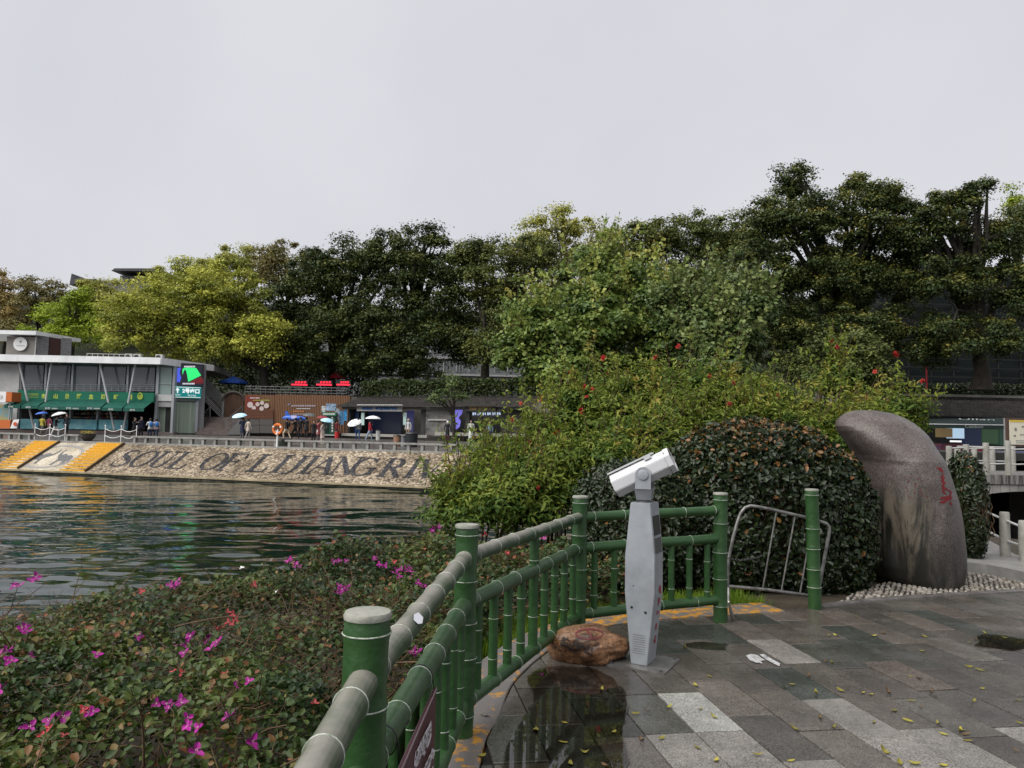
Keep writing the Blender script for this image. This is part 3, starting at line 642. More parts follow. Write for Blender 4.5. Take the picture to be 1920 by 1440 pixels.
def bamboo(name, p0, p1, r, M, parent, nodes, ringpart=True, n=20, capmat=None, wob=0.0):
    p0 = V(p0); p1 = V(p1); d = p1 - p0; L_ = d.length; ax = d.normalized(); st = {0.0: r, 1.0: r}
    for t in nodes:
        for dt, k in ((-.05, .985), (-.018, 1.0), (0, 1.07), (.018, 1.0), (.05, .985)):
            q = t + dt / L_
            if 0 < q < 1: st[q] = r * k
    ks = sorted(st); side = ax.orthogonal().normalized()
    pts = [p0 + d * k + side * (wob * math.sin(k * 9 + p0.x * 7)) for k in ks]
    b = MB(); b.tube(pts, [st[k] for k in ks], n)
    o = b.build(name, M, parent, smooth=True)
    if ringpart:
        for t in nodes:
            c = p0 + d * t + side * (wob * math.sin(t * 9 + p0.x * 7)); rb = MB(); w_ = max(.0022, r * .038); rb.tube([c - ax * w_, c - ax * w_ * .5, c + ax * w_ * .5, c + ax * w_], [r * 1.055, r * 1.095, r * 1.095, r * 1.055], n)
            rb.build('node_ring', M_ring, o, smooth=True)
    return o
PH = 1.1; RP = .061
FP = {}
for k, (px, top, D) in {'a': (690, 1150, 2.06), 'b': (876, 985, 4.06), 'c': (1088, 931, 6.1), 'd': (1351, 925, 6.62)}.items():
    p = at(px, top, D); FP[k] = (V((p.x, p.y, 0)), p.z)
FP['z'] = (V((FP['a'][0].x + .03, .25, 0)), 1.1)
fence = thing('bamboo_fence', 'curved green railing shaped like bamboo along the flower bed', 'fence', (FP['b'][0].x, FP['b'][0].y, 0))
for k in 'zabcd':
    p, zt = FP[k]; nd = {'z': (.2, .5, .9), 'a': (.19, .42, .565, .78, .955), 'b': (.10, .37, .535, .735, .955), 'c': (.06, .26, .475, .72, .955), 'd': (.125, .335, .54, .765, .95)}[k]
    o = bamboo('post', p, (p.x, p.y, zt), RP, M_green, fence, nd, wob=.004, n=28)
    c = MB(); c.lathe([(RP * 1.05, zt - .012), (RP * 1.07, zt - .002), (RP * 1.0, zt + .006), (RP * .5, zt + .009)], (p.x, p.y, 0), 28); c.build('post_cap', M_cap, o, smooth=True)
RZ = (.935, .69, .165)
def lerp(a, c, t): return a + (c - a) * t
spans = [('z', 'a', M_worn, 0), ('a', 'b', M_worn, 8), ('b', 'c', M_worn, 9), ('c', 'd', M_green, 7)]
for k0, k1, MM, nb in spans:
    a, c = FP[k0][0], FP[k1][0]; L_ = (c - a).length
    for ri, z in enumerate(RZ):
        nn = [q / L_ for q in np.arange(.11, L_ - .05, .30 + .02 * ri)]; nn = [q + rnd.uniform(-.012, .012) for q in nn]
        rr = (.041, .043, .041)[ri]
        p0 = a + V((0, 0, z)); p1 = c + V((0, 0, z + (.03 if k1 == 'd' else 0)))
        bamboo('rail', p0, p1, rr, (MM if ri == 0 else M_worn2) if ri < 2 and MM is M_worn else M_green, fence, nn, wob=.003)
    for i in range(nb):
        t = (i + .75) / (nb + .5); q = lerp(a, c, t); zt = RZ[1] + (.94 if (k0 == 'b' and i == 4) else 0) * (RZ[0] - RZ[1])
        if k0 == 'b' and i == 4: zt = RZ[0]
        L2 = zt - RZ[2]; bamboo('baluster', (q.x, q.y, RZ[2]), (q.x, q.y, zt), .027 if zt < .8 else .032, M_green, fence, [rnd.uniform(.2, .35), rnd.uniform(.62, .8)], n=12)
# lone post at the gap
p = at(1523, 918, 7.22); bp4 = thing('bamboo_post', 'free-standing green bamboo-style post beside the round hedge', 'post', (p.x, p.y, 0))
o = bamboo('post', (p.x + .02, p.y, 0), (p.x - .005, p.y, p.z), RP, M_green, bp4, (.18, .33, .50, .67, .955), wob=.004, n=28)
c = MB(); c.lathe([(RP * 1.05, p.z - .012), (RP * 1.07, p.z - .002), (RP, p.z + .006), (RP * .5, p.z + .009)], (p.x - .005, p.y, 0), 28); c.build('post_cap', M_cap, o, smooth=True)
# white sticker on the rail
a, c = FP['a'][0], FP['b'][0]; q = lerp(a, c, .27); dr = (c - a).normalized(); sdv = V((dr.y, -dr.x, 0)); nn = (sdv * .75 + V((0, 0, .66))).normalized(); u2 = dr.cross(nn)
q = q + V((0, 0, RZ[0])) + nn * .0435; b = MB(); b.add([q + dr * x + u2 * y for x, y in ((-.05, -.008), (-.01, -.02), (.045, -.012), (.05, .012), (.0, .022), (-.04, .012))], [(0, 1, 2, 3, 4, 5)])
props(b.build('paper_sticker', mat('sticker', (.75, .75, .80), .5)), 'torn white sticker on the weathered top rail', 'sticker')
# maroon notice plate
a, c = FP['a'][0], FP['b'][0]; off = V((dr.y, -dr.x, 0)) * .062
s0 = lerp(a, c, .02) + off * 1.25; s1 = lerp(a, c, .395) + off * .9
sg = thing('notice_sign', 'maroon notice plate with white Chinese text tied under the rail', 'sign', (s0.x, s0.y, .2))
M_mar = mat('maroon_plate', (.075, .018, .026), .35, var=.15, vscale=10); zc = .432; hh = .222
b = MB(); b.obox((s0 + s1) / 2 + V((0, 0, zc)), (s1 - s0) / 2, off.normalized() * .004, V((0, 0, hh))); b.build('plate', M_mar, sg)
M_wtext = mat('white_lettering', (.62, .58, .60), .5)
b = MB()
for t in (0, 1):
    b.obox((s0 + s1) / 2 + V((0, 0, zc + (hh - .006) * (1 if t else -1))), (s1 - s0) / 2, off.normalized() * .006, V((0, 0, .004)))
b.build('edge_trim', mat('plate_edge', (.30, .22, .24), .4), sg)
mid = (s0 + s1) / 2 + off.normalized() * .005
for txt, z, wd, ht, fx in (('温馨提示', .565, .30, .08, .06), ('为了您的人身安全，', .465, .50, .052, .04), ('请勿攀爬、翻越护栏，', .395, .50, .052, .04), ('谢谢您的配合！', .325, .34, .045, .0)):
    text_on(txt, .05, mid + dr * fx + V((0, 0, z)), dr, V((0, 0, 1)), M_wtext, sg, off=.003, width=wd, height=ht, bold=.01)
for t in (.1, .385):
    q = lerp(a, c, t) + V((0, 0, RZ[1])); b = MB(); b.tube([q + (sdv * math.cos(w_) + V((0, 0, 1)) * math.sin(w_)) * .048 for w_ in np.linspace(0, 2 * math.pi, 16)], .0025, 5); b.tube([q + sdv * .05, q + sdv * .055 - V((0, 0, .07))], .0025, 5); b.build('cable_tie', mat('black_plastic', (.01, .012, .012), .4), sg)

# ---- coin telescope
T0 = onz(1206, 1243); fn = V((-.466, -.885, 0)); rv = V((.885, -.466, 0)); Zu = V((0, 0, 1))
M_tel = mat('grey_powder_coat', (.27, .29, .315), .4, var=.14, vscale=5, spec=.5, metal=.15); M_telw = mat('white_powder_coat', (.47, .47, .49), .38, var=.04, vscale=4)
M_steel = mat('dark_steel', (.12, .12, .125), .4, metal=.7); M_blk = mat('black_trim', (.012, .012, .014), .4); M_red = mat('red_lettering', (.30, .02, .03), .5)
tel = thing('coin_telescope', 'grey coin-operated sightseeing telescope on a tapered pedestal', 'telescope', T0)
prof = [(-.058, .012), (.058, .012), (.108, .50), (.108, .76), (.072, 1.13), (-.072, 1.13), (-.108, .76), (-.108, .50)]
b = MB(); b.extr(prof, T0, rv, Zu, fn, -.1, .1); ped = b.build('pedestal', M_tel, tel)
bm = bmesh.new(); bm.from_mesh(ped.data); bmesh.ops.bevel(bm, geom=list(bm.edges), offset=.004, segments=2, affect='EDGES'); bm.to_mesh(ped.data); bm.free()
b = MB(); b.obox(T0 + Zu * .006, rv * .21, fn * .2, Zu * .006); b.build('base_plate', mat('wet_plate', (.15, .145, .138), .3, metal=.4, var=.3, vscale=15), tel)
for sx in (-.18, .18):
    for sy in (-.17, .17): MB().lathe([(.011, .012), (.011, .024), (.006, .026)], T0 + rv * sx + fn * sy, 6).build('bolt', M_steel, tel)
for x, z, r in ((-.055, .40, .009), (.045, .375, .009), (-.045, .55, .004)):
    o = T0 + rv * x + Zu * z + fn * .1; MB().tube([o - fn * .002, o + fn * .003], r, 12).build('lock' if r > .005 else 'screw', M_blk, ped)
b = MB()
for i in range(11):
    for j in range(9):
        if (i + j) % 1 == 0:
            o = T0 + rv * ((i - 5) * .0085 * (1 - j * .0)) + Zu * (.09 + j * .0155) + fn * .1005; s_ = .0023
            b.add([o + rv * s_ * cx_ + Zu * s_ * cy_ for cx_, cy_ in ((-1, -1), (1, -1), (1, 1), (-1, 1))], [(0, 1, 2, 3)])
b.build('speaker_holes', M_blk, ped)
for z0, z1, M, nm in ((.905, 1.04, M_blk, 'display_window'), (.78, .885, M_steel, 'coin_plate')):
    o = T0 + Zu * (z0 + z1) / 2 - fn * .0; tt = (z0 + z1) / 2; xr = lerp(.108, .072, (tt - .76) / .37); sl_ = V((0, 0, 1)) - rv * (.036 / .37); b = MB(); b.obox(o + rv * (xr + .001), fn * .075, sl_.normalized() * (z1 - z0) / 2, rv * .003); b.build(nm, M, ped)
for i, ch in enumerate('扫码看美景'):
    z = .50 - i * .085 if i else .50; z = .52 - i * .088; xr = lerp(.058, .108, (z - .012) / .488) if z < .5 else .108
    sl_ = (rv * .05 + Zu * .488).normalized() if z < .5 else Zu
    text_on(ch, .05, T0 + rv * (xr + .001) + Zu * z - fn * .02, -fn, sl_, M_red, ped, width=.055, height=.058, off=.0025, bold=.015)
# neck, yoke, head
b = MB(); b.lathe([(.062, 1.13), (.062, 1.142), (.055, 1.146), (.055, 1.15)], T0, 24); b.build('swivel_ring', M_steel, tel, smooth=True)
hd = V((math.cos(R(17)), -math.sin(R(17)), 0)); tl = R(27); A = hd * math.cos(tl) + Zu * math.sin(tl); Bv = V((hd.y, -hd.x, 0)); Cv = -hd * math.sin(tl) + Zu * math.cos(tl)
PV = at(1208, 889, T0.y); PV = V((T0.x, T0.y, PV.z))
zb = 1.148; zt = PV.z - .10; q = []
for z, wx, wy in ((zb, .05, .06), (zt, .062, .105)):
    for i, j in ((-1, -1), (1, -1), (1, 1), (-1, 1)): q.append(V((T0.x, T0.y, z)) + hd * wx * i + Bv * wy * j)
b = MB(); b.add(q, [(3, 2, 1, 0), (4, 5, 6, 7), (0, 1, 5, 4), (1, 2, 6, 5), (2, 3, 7, 6), (3, 0, 4, 7)]); b.build('neck', M_tel, tel)
for s_ in (-1, 1):
    pl = [(-.055, -.10), (.055, -.10), (.055, 0)] + [(.055 * math.cos(a), .055 * math.sin(a)) for a in np.linspace(0, math.pi, 12)[1:-1]] + [(-.055, 0)]
    b = MB(); b.extr(pl, PV, hd, Zu, Bv, s_ * .105 - .006, s_ * .105 + .006); yk = b.build('yoke_arm', M_tel, tel)
    b = MB(); b.tube([PV + Bv * s_ * .111, PV + Bv * s_ * .122, PV + Bv * s_ * .124], [.036, .036, .03], 24); b.build('pivot_knob', M_tel, yk, smooth=True)
oc = [(.092 * math.cos(a) * 1.08, .092 * math.sin(a) * 1.0) for a in [R(22.5 + 45 * i) for i in range(8)]]
b = MB(); b.extr(oc, PV + Cv * .012, Bv, Cv, A, -.235, .19); hb = b.build('barrel', M_telw, tel)
bm = bmesh.new(); bm.from_mesh(hb.data); bmesh.ops.bevel(bm, geom=list(bm.edges), offset=.004, segments=2, affect='EDGES'); bm.to_mesh(hb.data); bm.free()
b = MB()
for i in range(8):
    p0 = oc[i]; p1 = oc[(i + 1) % 8]; vs = []
    for k, tA in ((1.06, .188), (1.06, .225), (.86, .225), (.86, .15)):
        vs += [PV + Cv * .012 + Bv * p0[0] * k + Cv * p0[1] * k + A * tA, PV + Cv * .012 + Bv * p1[0] * k + Cv * p1[1] * k + A * tA]
    b.add(vs, [(0, 1, 3, 2), (2, 3, 5, 4), (4, 5, 7, 6)])
b.build('eyepiece_hood', M_telw, hb)
b = MB(); b.obox(PV + Cv * .012 + A * .1915, A * .001, Bv * .078, Cv * .072); b.build('eyepiece_face', M_blk, hb)
b = MB(); b.obox(PV + Cv * .012 - A * .236, A * .002, Bv * .07, Cv * .062); b.build('lens', mat('lens_glass', (.02, .02, .03), .05), hb)
b = MB(); b.obox(PV + Cv * .112 - A * .06, A * .18, Bv * .045, Cv * .006); b.obox(PV + Cv * .104 - A * .15, A * .02, Bv * .02, Cv * .006); b.obox(PV + Cv * .104 + A * .05, A * .02, Bv * .02, Cv * .006); b.build('top_visor', M_telw, hb)
b = MB(); b.obox(PV + Cv * .100 + A * .075 + Bv * .05, A * .025, Bv * .018, Cv * .015); b.build('sight_block', M_telw, hb)

# ---- rocks
def ico(sub=4):
    bm = bmesh.new(); bmesh.ops.create_icosphere(bm, subdivisions=sub, radius=1); v = np.array([x.co[:] for x in bm.verts]); f = [tuple(q.index for q in p.verts) for p in bm.faces]; bm.free(); return v, f
def n3(v, s, seed):
    return (fbm(v[:, 0] * s + 5.2, v[:, 1] * s + v[:, 2] * s * .7, 4, seed) + fbm(v[:, 1] * s + 1.7, v[:, 2] * s - v[:, 0] * s * .6, 4, seed + 9)) - 1.0
def bvh_of(o): 
    M = Matrix.Translation(wloc(o)); return BVHTree.FromPolygons([M @ v.co for v in o.data.vertices], [tuple(p.vertices) for p in o.data.polygons])
def cast(bv, px, py, off=.003):
    d = ray(px, py).normalized(); h = bv.ray_cast(CAM, d)
    if h[0] is None: return None
    n_ = h[1]; n_ = n_ if n_.dot(d) < 0 else -n_
    return h[0] + n_ * off
def px_ribbon(b, bv, pts, w_, off=.003, sub=6):
    P = []
    for i in range(len(pts) - 1):
        for k in range(sub): P.append((pts[i][0] + (pts[i + 1][0] - pts[i][0]) * k / sub, pts[i][1] + (pts[i + 1][1] - pts[i][1]) * k / sub))
    P.append(pts[-1]); row = []
    for i, p in enumerate(P):
        a_ = P[max(i - 1, 0)]; c_ = P[min(i + 1, len(P) - 1)]; dx, dy = c_[0] - a_[0], c_[1] - a_[1]; l = math.hypot(dx, dy) or 1
        ww = w_ * (.55 + .45 * math.sin(math.pi * min(1, max(0, i / (len(P) - 1)))))
        l_ = cast(bv, p[0] - dy / l * ww / 2, p[1] + dx / l * ww / 2, off); r_ = cast(bv, p[0] + dy / l * ww / 2, p[1] - dx / l * ww / 2, off)
        row.append((l_, r_))
    for i in range(len(row) - 1):
        q = [row[i][0], row[i][1], row[i + 1][1], row[i + 1][0]]
        if all(x is not None for x in q): b.add(q, [(0, 1, 2, 3)])
def rock_mat(name, cols, scale, rough, streak=(1, 1, 1), dist=1.5, bs=.5):
    M = bpy.data.materials.new(name); M.use_nodes = True; t = M.node_tree; b = t.nodes['Principled BSDF']; geo = t.nodes.new('ShaderNodeNewGeometry')
    mp = t.nodes.new('ShaderNodeMapping'); mp.inputs['Scale'].default_value = streak; t.links.new(geo.outputs['Position'], mp.inputs['Vector'])
    n = t.nodes.new('ShaderNodeTexNoise'); n.inputs['Scale'].default_value = scale; n.inputs['Detail'].default_value = 8; n.inputs['Roughness'].default_value = .62; n.inputs['Distortion'].default_value = dist
    t.links.new(mp.outputs[0], n.inputs['Vector']); rp = t.nodes.new('ShaderNodeValToRGB')
    while len(rp.color_ramp.elements) < len(cols): rp.color_ramp.elements.new(.5)
    for e, (p, c) in zip(rp.color_ramp.elements, cols): e.position = p; e.color = tuple(c) + (1,)
    n2 = t.nodes.new('ShaderNodeTexNoise'); n2.inputs['Scale'].default_value = 60; n2.inputs['Detail'].default_value = 3; t.links.new(geo.outputs['Position'], n2.inputs['Vector'])
    mr = t.nodes.new('ShaderNodeMapRange'); mr.inputs['From Min'].default_value = .35; mr.inputs['From Max'].default_value = .65; mr.inputs['To Min'].default_value = .55; mr.inputs['To Max'].default_value = 1.45; t.links.new(n2.outputs['Fac'], mr.inputs[0])
    vm = t.nodes.new('ShaderNodeVectorMath'); vm.operation = 'SCALE'; t.links.new(n.outputs['Fac'], rp.inputs[0]); t.links.new(rp.outputs[0], vm.inputs[0]); t.links.new(mr.outputs[0], vm.inputs['Scale']); t.links.new(vm.outputs[0], b.inputs['Base Color'])
    b.inputs['Roughness'].default_value = rough; b.inputs['Specular IOR Level'].default_value = .35; bu = t.nodes.new('ShaderNodeBump'); bu.inputs['Strength'].default_value = bs; bu.inputs['Distance'].default_value = .012
    ma = t.nodes.new('ShaderNodeMath'); ma.operation = 'ADD'; t.links.new(n.outputs['Fac'], ma.inputs[0]); mb_ = t.nodes.new('ShaderNodeMath'); mb_.operation = 'MULTIPLY'; mb_.inputs[1].default_value = .3; t.links.new(n2.outputs['Fac'], mb_.inputs[0]); t.links.new(mb_.outputs[0], ma.inputs[1])
    t.links.new(ma.outputs[0], bu.inputs['Height']); t.links.new(bu.outputs[0], b.inputs['Normal']); return M
v, f = ico(5); RC = onz(1104, 1236)
d = n3(v, 1.1, 3) * .36 + n3(v, 3.2, 8) * .10
vv = v * (1 + d)[:, None] * np.array([.28, .19, .145]); cut = v[:, 2]
vv[:, 2] = np.where(vv[:, 2] < -.085, -.085 + (vv[:, 2] + .085) * .15, vv[:, 2])
# sloping inscribed face towards the viewer, undercut lower right
vv[:, 1] += .10 * np.clip(-vv[:, 2] + .02, -.1, .1) * (vv[:, 1] < 0); vv[:, 2] *= np.where(vv[:, 0] > .12, .86, 1.0)
vv[:, 2] -= vv[:, 2].min() + .012
b = MB(); b.add((vv + np.array(RC)).tolist(), f)
rock = b.build('warning_rock', rock_mat('orange_rock', ((.30, (.012, .008, .006)), (.42, (.075, .036, .017)), (.52, (.165, .083, .041)), (.62, (.21, .115, .062)), (.76, (.09, .043, .022))), 3.0, .32), smooth=True)
props(rock, 'orange-brown boulder with painted ban sign and Chinese characters beside the telescope', 'rock')
bv = bvh_of(rock); M_ink = mat('dark_ink', (.02, .015, .014), .5); M_mred = mat('dull_red_paint', (.14, .035, .035), .5)
b = MB()
for (ch, cx, cy) in (('禁', 1060, 1205), ('止', 1073.5, 1209), ('跨', 1088, 1213), ('越', 1104, 1219)):
    vs, fs = text_mesh(ch, 1.0, .025); xs_ = [q[0] for q in vs]; ys_ = [q[1] for q in vs]; mx_, my_ = (max(xs_) + min(xs_)) / 2, (max(ys_) + min(ys_)) / 2
    P = []; ok = True
    for q in vs:
        x_, y_ = (q[0] - mx_) * 16, -(q[1] - my_) * 17; a_ = R(14); c_ = cast(bv, cx + x_ * math.cos(a_) - y_ * math.sin(a_), cy + x_ * math.sin(a_) + y_ * math.cos(a_), .012)
        if c_ is None: ok = False; break
        P.append(c_)
    if ok: b.add(P, fs)
if b.v: b.build('inscription', M_ink, rock)
b = MB(); px_ribbon(b, bv, [(1105 + 25 * math.cos(a_), 1189 + 9 * math.sin(a_)) for a_ in np.linspace(0, 2 * math.pi, 30)], 3.6, .004, 2); px_ribbon(b, bv, [(1101, 1181), (1109, 1197)], 3.6, .006)
if b.v: b.build('ban_symbol', M_mred, rock)

# tall inscribed boulder
BD = 8.75
rows = [(768.5, 1640, 1668), (770, 1627, 1682), (773, 1616, 1699), (778, 1607, 1711), (784, 1600, 1722), (792, 1595, 1733), (800, 1593, 1742), (809, 1597, 1749), (818, 1604, 1755), (830, 1613, 1760), (842, 1622, 1764), (856, 1632, 1770), (868, 1638, 1774), (901, 1638, 1784), (934, 1634, 1793), (983, 1631, 1800), (1031, 1632, 1803), (1060, 1638, 1802), (1080, 1648, 1798), (1093, 1662, 1788)]
nseg = 96; fine = []
for i in range(len(rows) - 1):
    for k in range(6):
        t = k / 6; fine.append(tuple(lerp(rows[i][j], rows[i + 1][j], t) for j in range(3)))
fine.append(rows[-1]); vs = []; fs = []
for i, (y, xl, xr) in enumerate(fine):
    a_ = at(xl, y, BD); c_ = at(xr, y, BD); cx = (a_.x + c_.x) / 2; rx = (c_.x - a_.x) / 2; z = (a_.z + c_.z) / 2
    tt = i / (len(fine) - 1); zn = (z - at(1700, 768, BD).z) / (0 - at(1700, 768, BD).z); ry = .60 * min(1, .06 + 1.7 * max(0, zn) ** .5) * (1 - .10 * zn); cyy = BD + .1 + .28 * (1 - zn) ** 2
    for k in range(nseg):
        an_ = 2 * math.pi * k / nseg; ca, sa = math.cos(an_), math.sin(an_); e_ = 2 / 2.2
        vs.append((cx + rx * math.copysign(abs(ca) ** e_, ca), cyy + ry * math.copysign(abs(sa) ** e_, sa), max(z, -.02)))
for i in range(len(fine) - 1):
    for k in range(nseg): fs.append((i * nseg + k, (i + 1) * nseg + k, (i + 1) * nseg + (k + 1) % nseg, i * nseg + (k + 1) % nseg))
fs.append(tuple(range(nseg))); vs = np.array(vs); nn_ = vs - np.array([4.6, BD + .1, .9]); nn_[:, 2] *= .2; nn_ = unit(nn_)
dsp = n3(vs, .9, 4) * .028 + n3(vs, 3.5, 6) * .014 + .012
dx_ = vs[:, 0] - 4.45; fold = np.exp(-((dx_ + .12 - (vs[:, 2] - .55) * -.28) / .16) ** 2) * np.clip((1.15 - vs[:, 2]) / .8, 0, 1) * .10
vs = vs + nn_ * dsp[:, None]; vs[:, 1] += np.where(vs[:, 1] < BD, fold, 0)
b = MB(); b.add(vs.tolist(), fs)
def boulder_mat():
    M = rock_mat('river_boulder', ((.32, (.040, .032, .029)), (.5, (.072, .059, .054)), (.68, (.118, .102, .095))), 1.6, .42, (1, 1, 1), .6, .25); t = M.node_tree; b = t.nodes['Principled BSDF']
    src = b.inputs['Base Color'].links[0].from_socket; geo = t.nodes.new('ShaderNodeNewGeometry'); sp = t.nodes.new('ShaderNodeSeparateXYZ'); t.links.new(geo.outputs['Position'], sp.inputs[0])
    mp = t.nodes.new('ShaderNodeMapping'); mp.inputs['Scale'].default_value = (3.6, 3.6, .8); t.links.new(geo.outputs['Position'], mp.inputs['Vector'])
    n = t.nodes.new('ShaderNodeTexNoise'); n.inputs['Scale'].default_value = 1.3; n.inputs['Detail'].default_value = 11; n.inputs['Roughness'].default_value = .66; n.inputs['Distortion'].default_value = .5; t.links.new(mp.outputs[0], n.inputs['Vector'])
    def math_(op, a, c):
        m_ = t.nodes.new('ShaderNodeMath'); m_.operation = op
        for i_, x in enumerate((a, c)):
            if isinstance(x, (int, float)): m_.inputs[i_].default_value = x
            else: t.links.new(x, m_.inputs[i_])
        return m_.outputs[0]
    def mapr(x, a, c, d0=0., d1=1.):
        r_ = t.nodes.new('ShaderNodeMapRange'); r_.inputs['From Min'].default_value = a; r_.inputs['From Max'].default_value = c; r_.inputs['To Min'].default_value = d0; r_.inputs['To Max'].default_value = d1; t.links.new(x, r_.inputs[0]); return r_.outputs[0]
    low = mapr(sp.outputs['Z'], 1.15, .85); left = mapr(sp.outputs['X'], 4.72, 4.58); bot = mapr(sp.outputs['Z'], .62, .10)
    st = mapr(n.outputs['Fac'], .46, .55)
    def mix(f_, a, c):
        m_ = t.nodes.new('ShaderNodeMix'); m_.data_type = 'RGBA'; t.links.new(f_, m_.inputs[0])
        if isinstance(a, tuple): m_.inputs[6].default_value = a + (1,)
        else: t.links.new(a, m_.inputs[6])
        if isinstance(c, tuple): m_.inputs[7].default_value = c + (1,)
        else: t.links.new(c, m_.inputs[7])
        return m_.outputs[2]
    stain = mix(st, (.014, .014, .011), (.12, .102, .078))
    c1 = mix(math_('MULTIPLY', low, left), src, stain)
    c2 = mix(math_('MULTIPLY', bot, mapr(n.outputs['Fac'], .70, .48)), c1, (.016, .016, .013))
    t.links.new(c2, b.inputs['Base Color']); return M
boul = b.build('inscribed_boulder', boulder_mat(), smooth=True); props(boul, 'tall smooth grey boulder with red carved characters beside the hedge', 'boulder')
bv = bvh_of(boul); b = MB(); zz = lambda pts: [(1640 + x / 5.143, 840 + y / 5.143) for x, y in pts]
for pts, w_ in (([(600, 195), (630, 200), (655, 235)], 5), ([(665, 250), (635, 285), (672, 292), (640, 320), (676, 335), (650, 370), (690, 395), (655, 420), (690, 450)], 3), ([(690, 395), (735, 425), (725, 460), (740, 490)], 3), ([(625, 495), (660, 480), (720, 470)], 4), ([(628, 525), (665, 520), (705, 488), (738, 492)], 5), ([(720, 515), (742, 555)], 3), ([(650, 255), (660, 340), (655, 430)], 3)):
    px_ribbon(b, bv, zz(pts), w_, .004)
if b.v: b.build('carved_character', mat('carved_red', (.15, .012, .016), .6), boul)
b = MB()
for i in range(26):
    x, y = 290 + rnd.uniform(0, 150) + (i % 2) * 60 * (i > 12), 250 + rnd.uniform(0, 240); y += (x - 290) * .2; l = rnd.uniform(12, 34); a_ = rnd.choice((0.2, .9, 1.4, 2.2))
    px_ribbon(b, bv, zz([(x, y), (x + l * .5 * math.cos(a_) + 3, y + l * .5 * math.sin(a_)), (x + l * math.cos(a_), y + l * math.sin(a_))]), 1.3, .003, 2)
if b.v: b.build('carved_signature', mat('faded_red', (.10, .02, .02), .6), boul)['kind'] = 'stuff'

# ---- leaning steel barrier
M_galv = mat('wet_galvanised', (.15, .147, .142), .4, metal=.5, var=.4, vscale=14)
BY = 7.35
P_ = lambda x, y, Y=BY: at(x, y, Y)
bar = thing('crowd_barrier', 'bent galvanised crowd barrier leaning against the hedge', 'barrier', V((P_(1440, 1100).x, BY, .0)))
arc = [P_(1364, 1100), P_(1366, 1050), P_(1374, 1010), P_(1383, 978), P_(1389, 962), P_(1397, 952), P_(1407, 948.5), P_(1420, 950), P_(1440, 954), P_(1480, 963), P_(1530, 975), P_(1550, 982), P_(1555, 988), P_(1554, 1004), P_(1547, 1040), P_(1538, 1090), P_(1532, 1119)]
b = MB(); b.tube(arc, .0165, 10); b.build('frame', M_galv, bar, smooth=True)
b = MB(); b.tube([P_(1364, 1099), P_(1440, 1106), P_(1534, 1119)], .0165, 10); b.build('bottom_rail', M_galv, bar, smooth=True)
for x0, y0, x1, y1 in ((1456, 958, 1430, 1105), (1491, 966, 1465, 1109), (1524, 975, 1500, 1113), (1424, 952, 1398, 1102)):
    if x0 == 1424: continue
    b = MB(); b.tube([P_(x0, y0), P_(x1, y1)], .0085, 8); b.build('bar', M_galv, bar, smooth=True)
for (xa, ya, xb_, yb_) in ((1366, 1100, 1366, 1136), (1520, 1118, 1519, 1140)): b = MB(); b.tube([P_(xa, ya), P_(xb_, yb_, BY - .1)], .0125, 8); b.build('foot', M_galv, bar)
b = MB(); q0, q1 = at(1366, 1128, 6.45), onz(1375, 1164); b.tube([q0, (q0 + q1) / 2, q1 + V((0, 0, .006))], [.008, .016, .012], 8); props(b.build('steel_foot', mat('foot_plate', (.35, .34, .32), .4, metal=.4)), 'loose flat metal foot leaning on the bamboo post', 'metal foot')
# chain between the posts
ch = thing('chain', 'dark sagging chain hanging behind the leaning barrier', 'chain', at(1420, 1050, 7.5))
pts = [at(1352 + (1432 - 1352) * t, 1043 + 8 * math.sin(math.pi * t) - 2 * t, 6.7 + 1.0 * t) for t in np.linspace(0, 1, 28)]
for i in range(27):
    a_, c_ = pts[i], pts[i + 1]; d_ = (c_ - a_).normalized(); s_ = V((0, 0, 1)) if i % 2 else V((-d_.y, d_.x, 0)).normalized(); m_ = (a_ + c_) / 2; h_ = (c_ - a_).length * .62
    b = MB(); b.tube([m_ + d_ * h_ * math.cos(w_) + s_ * .009 * math.sin(w_) for w_ in np.linspace(0, 2 * math.pi, 9)], .003, 4, caps=False); b.build('link', M_steel, ch)

# ---- fallen leaves
M_fl = mat('fallen_leaf', (.15, .135, .018), .45, c2=(.26, .22, .035), vscale=25, objvar=.4); M_fd = mat('dead_leaf', (.09, .055, .025), .5, var=.4, vscale=30)
def leafmesh(curl, w_):
    vs = []; fs = []; n = 7
    for i in range(n):
        t = i / (n - 1); x = (t - .5); ww = w_ * math.sin(math.pi * min(.97, t * .9 + .06)) ** .8; z = curl * (x * x) * 1.2 + .008
        vs += [(x, ww, z + curl * .5 * ww), (x, 0, z - .01), (x, -ww, z + curl * .3 * ww)]
    for i in range(n - 1):
        for k in range(2): fs.append((3 * i + k, 3 * i + k + 1, 3 * i + k + 4, 3 * i + k + 3))
    me = bpy.data.meshes.new('fallen_leaf'); me.from_pydata(vs, [], fs); return me
LM = []
for c_, w_ in ((.35, .2), (.9, .16), (.6, .25), (.15, .22), (1.3, .2)):
    for M in (M_fl, M_fd):
        me = leafmesh(c_, w_); me.materials.append(M); LM.append(me)
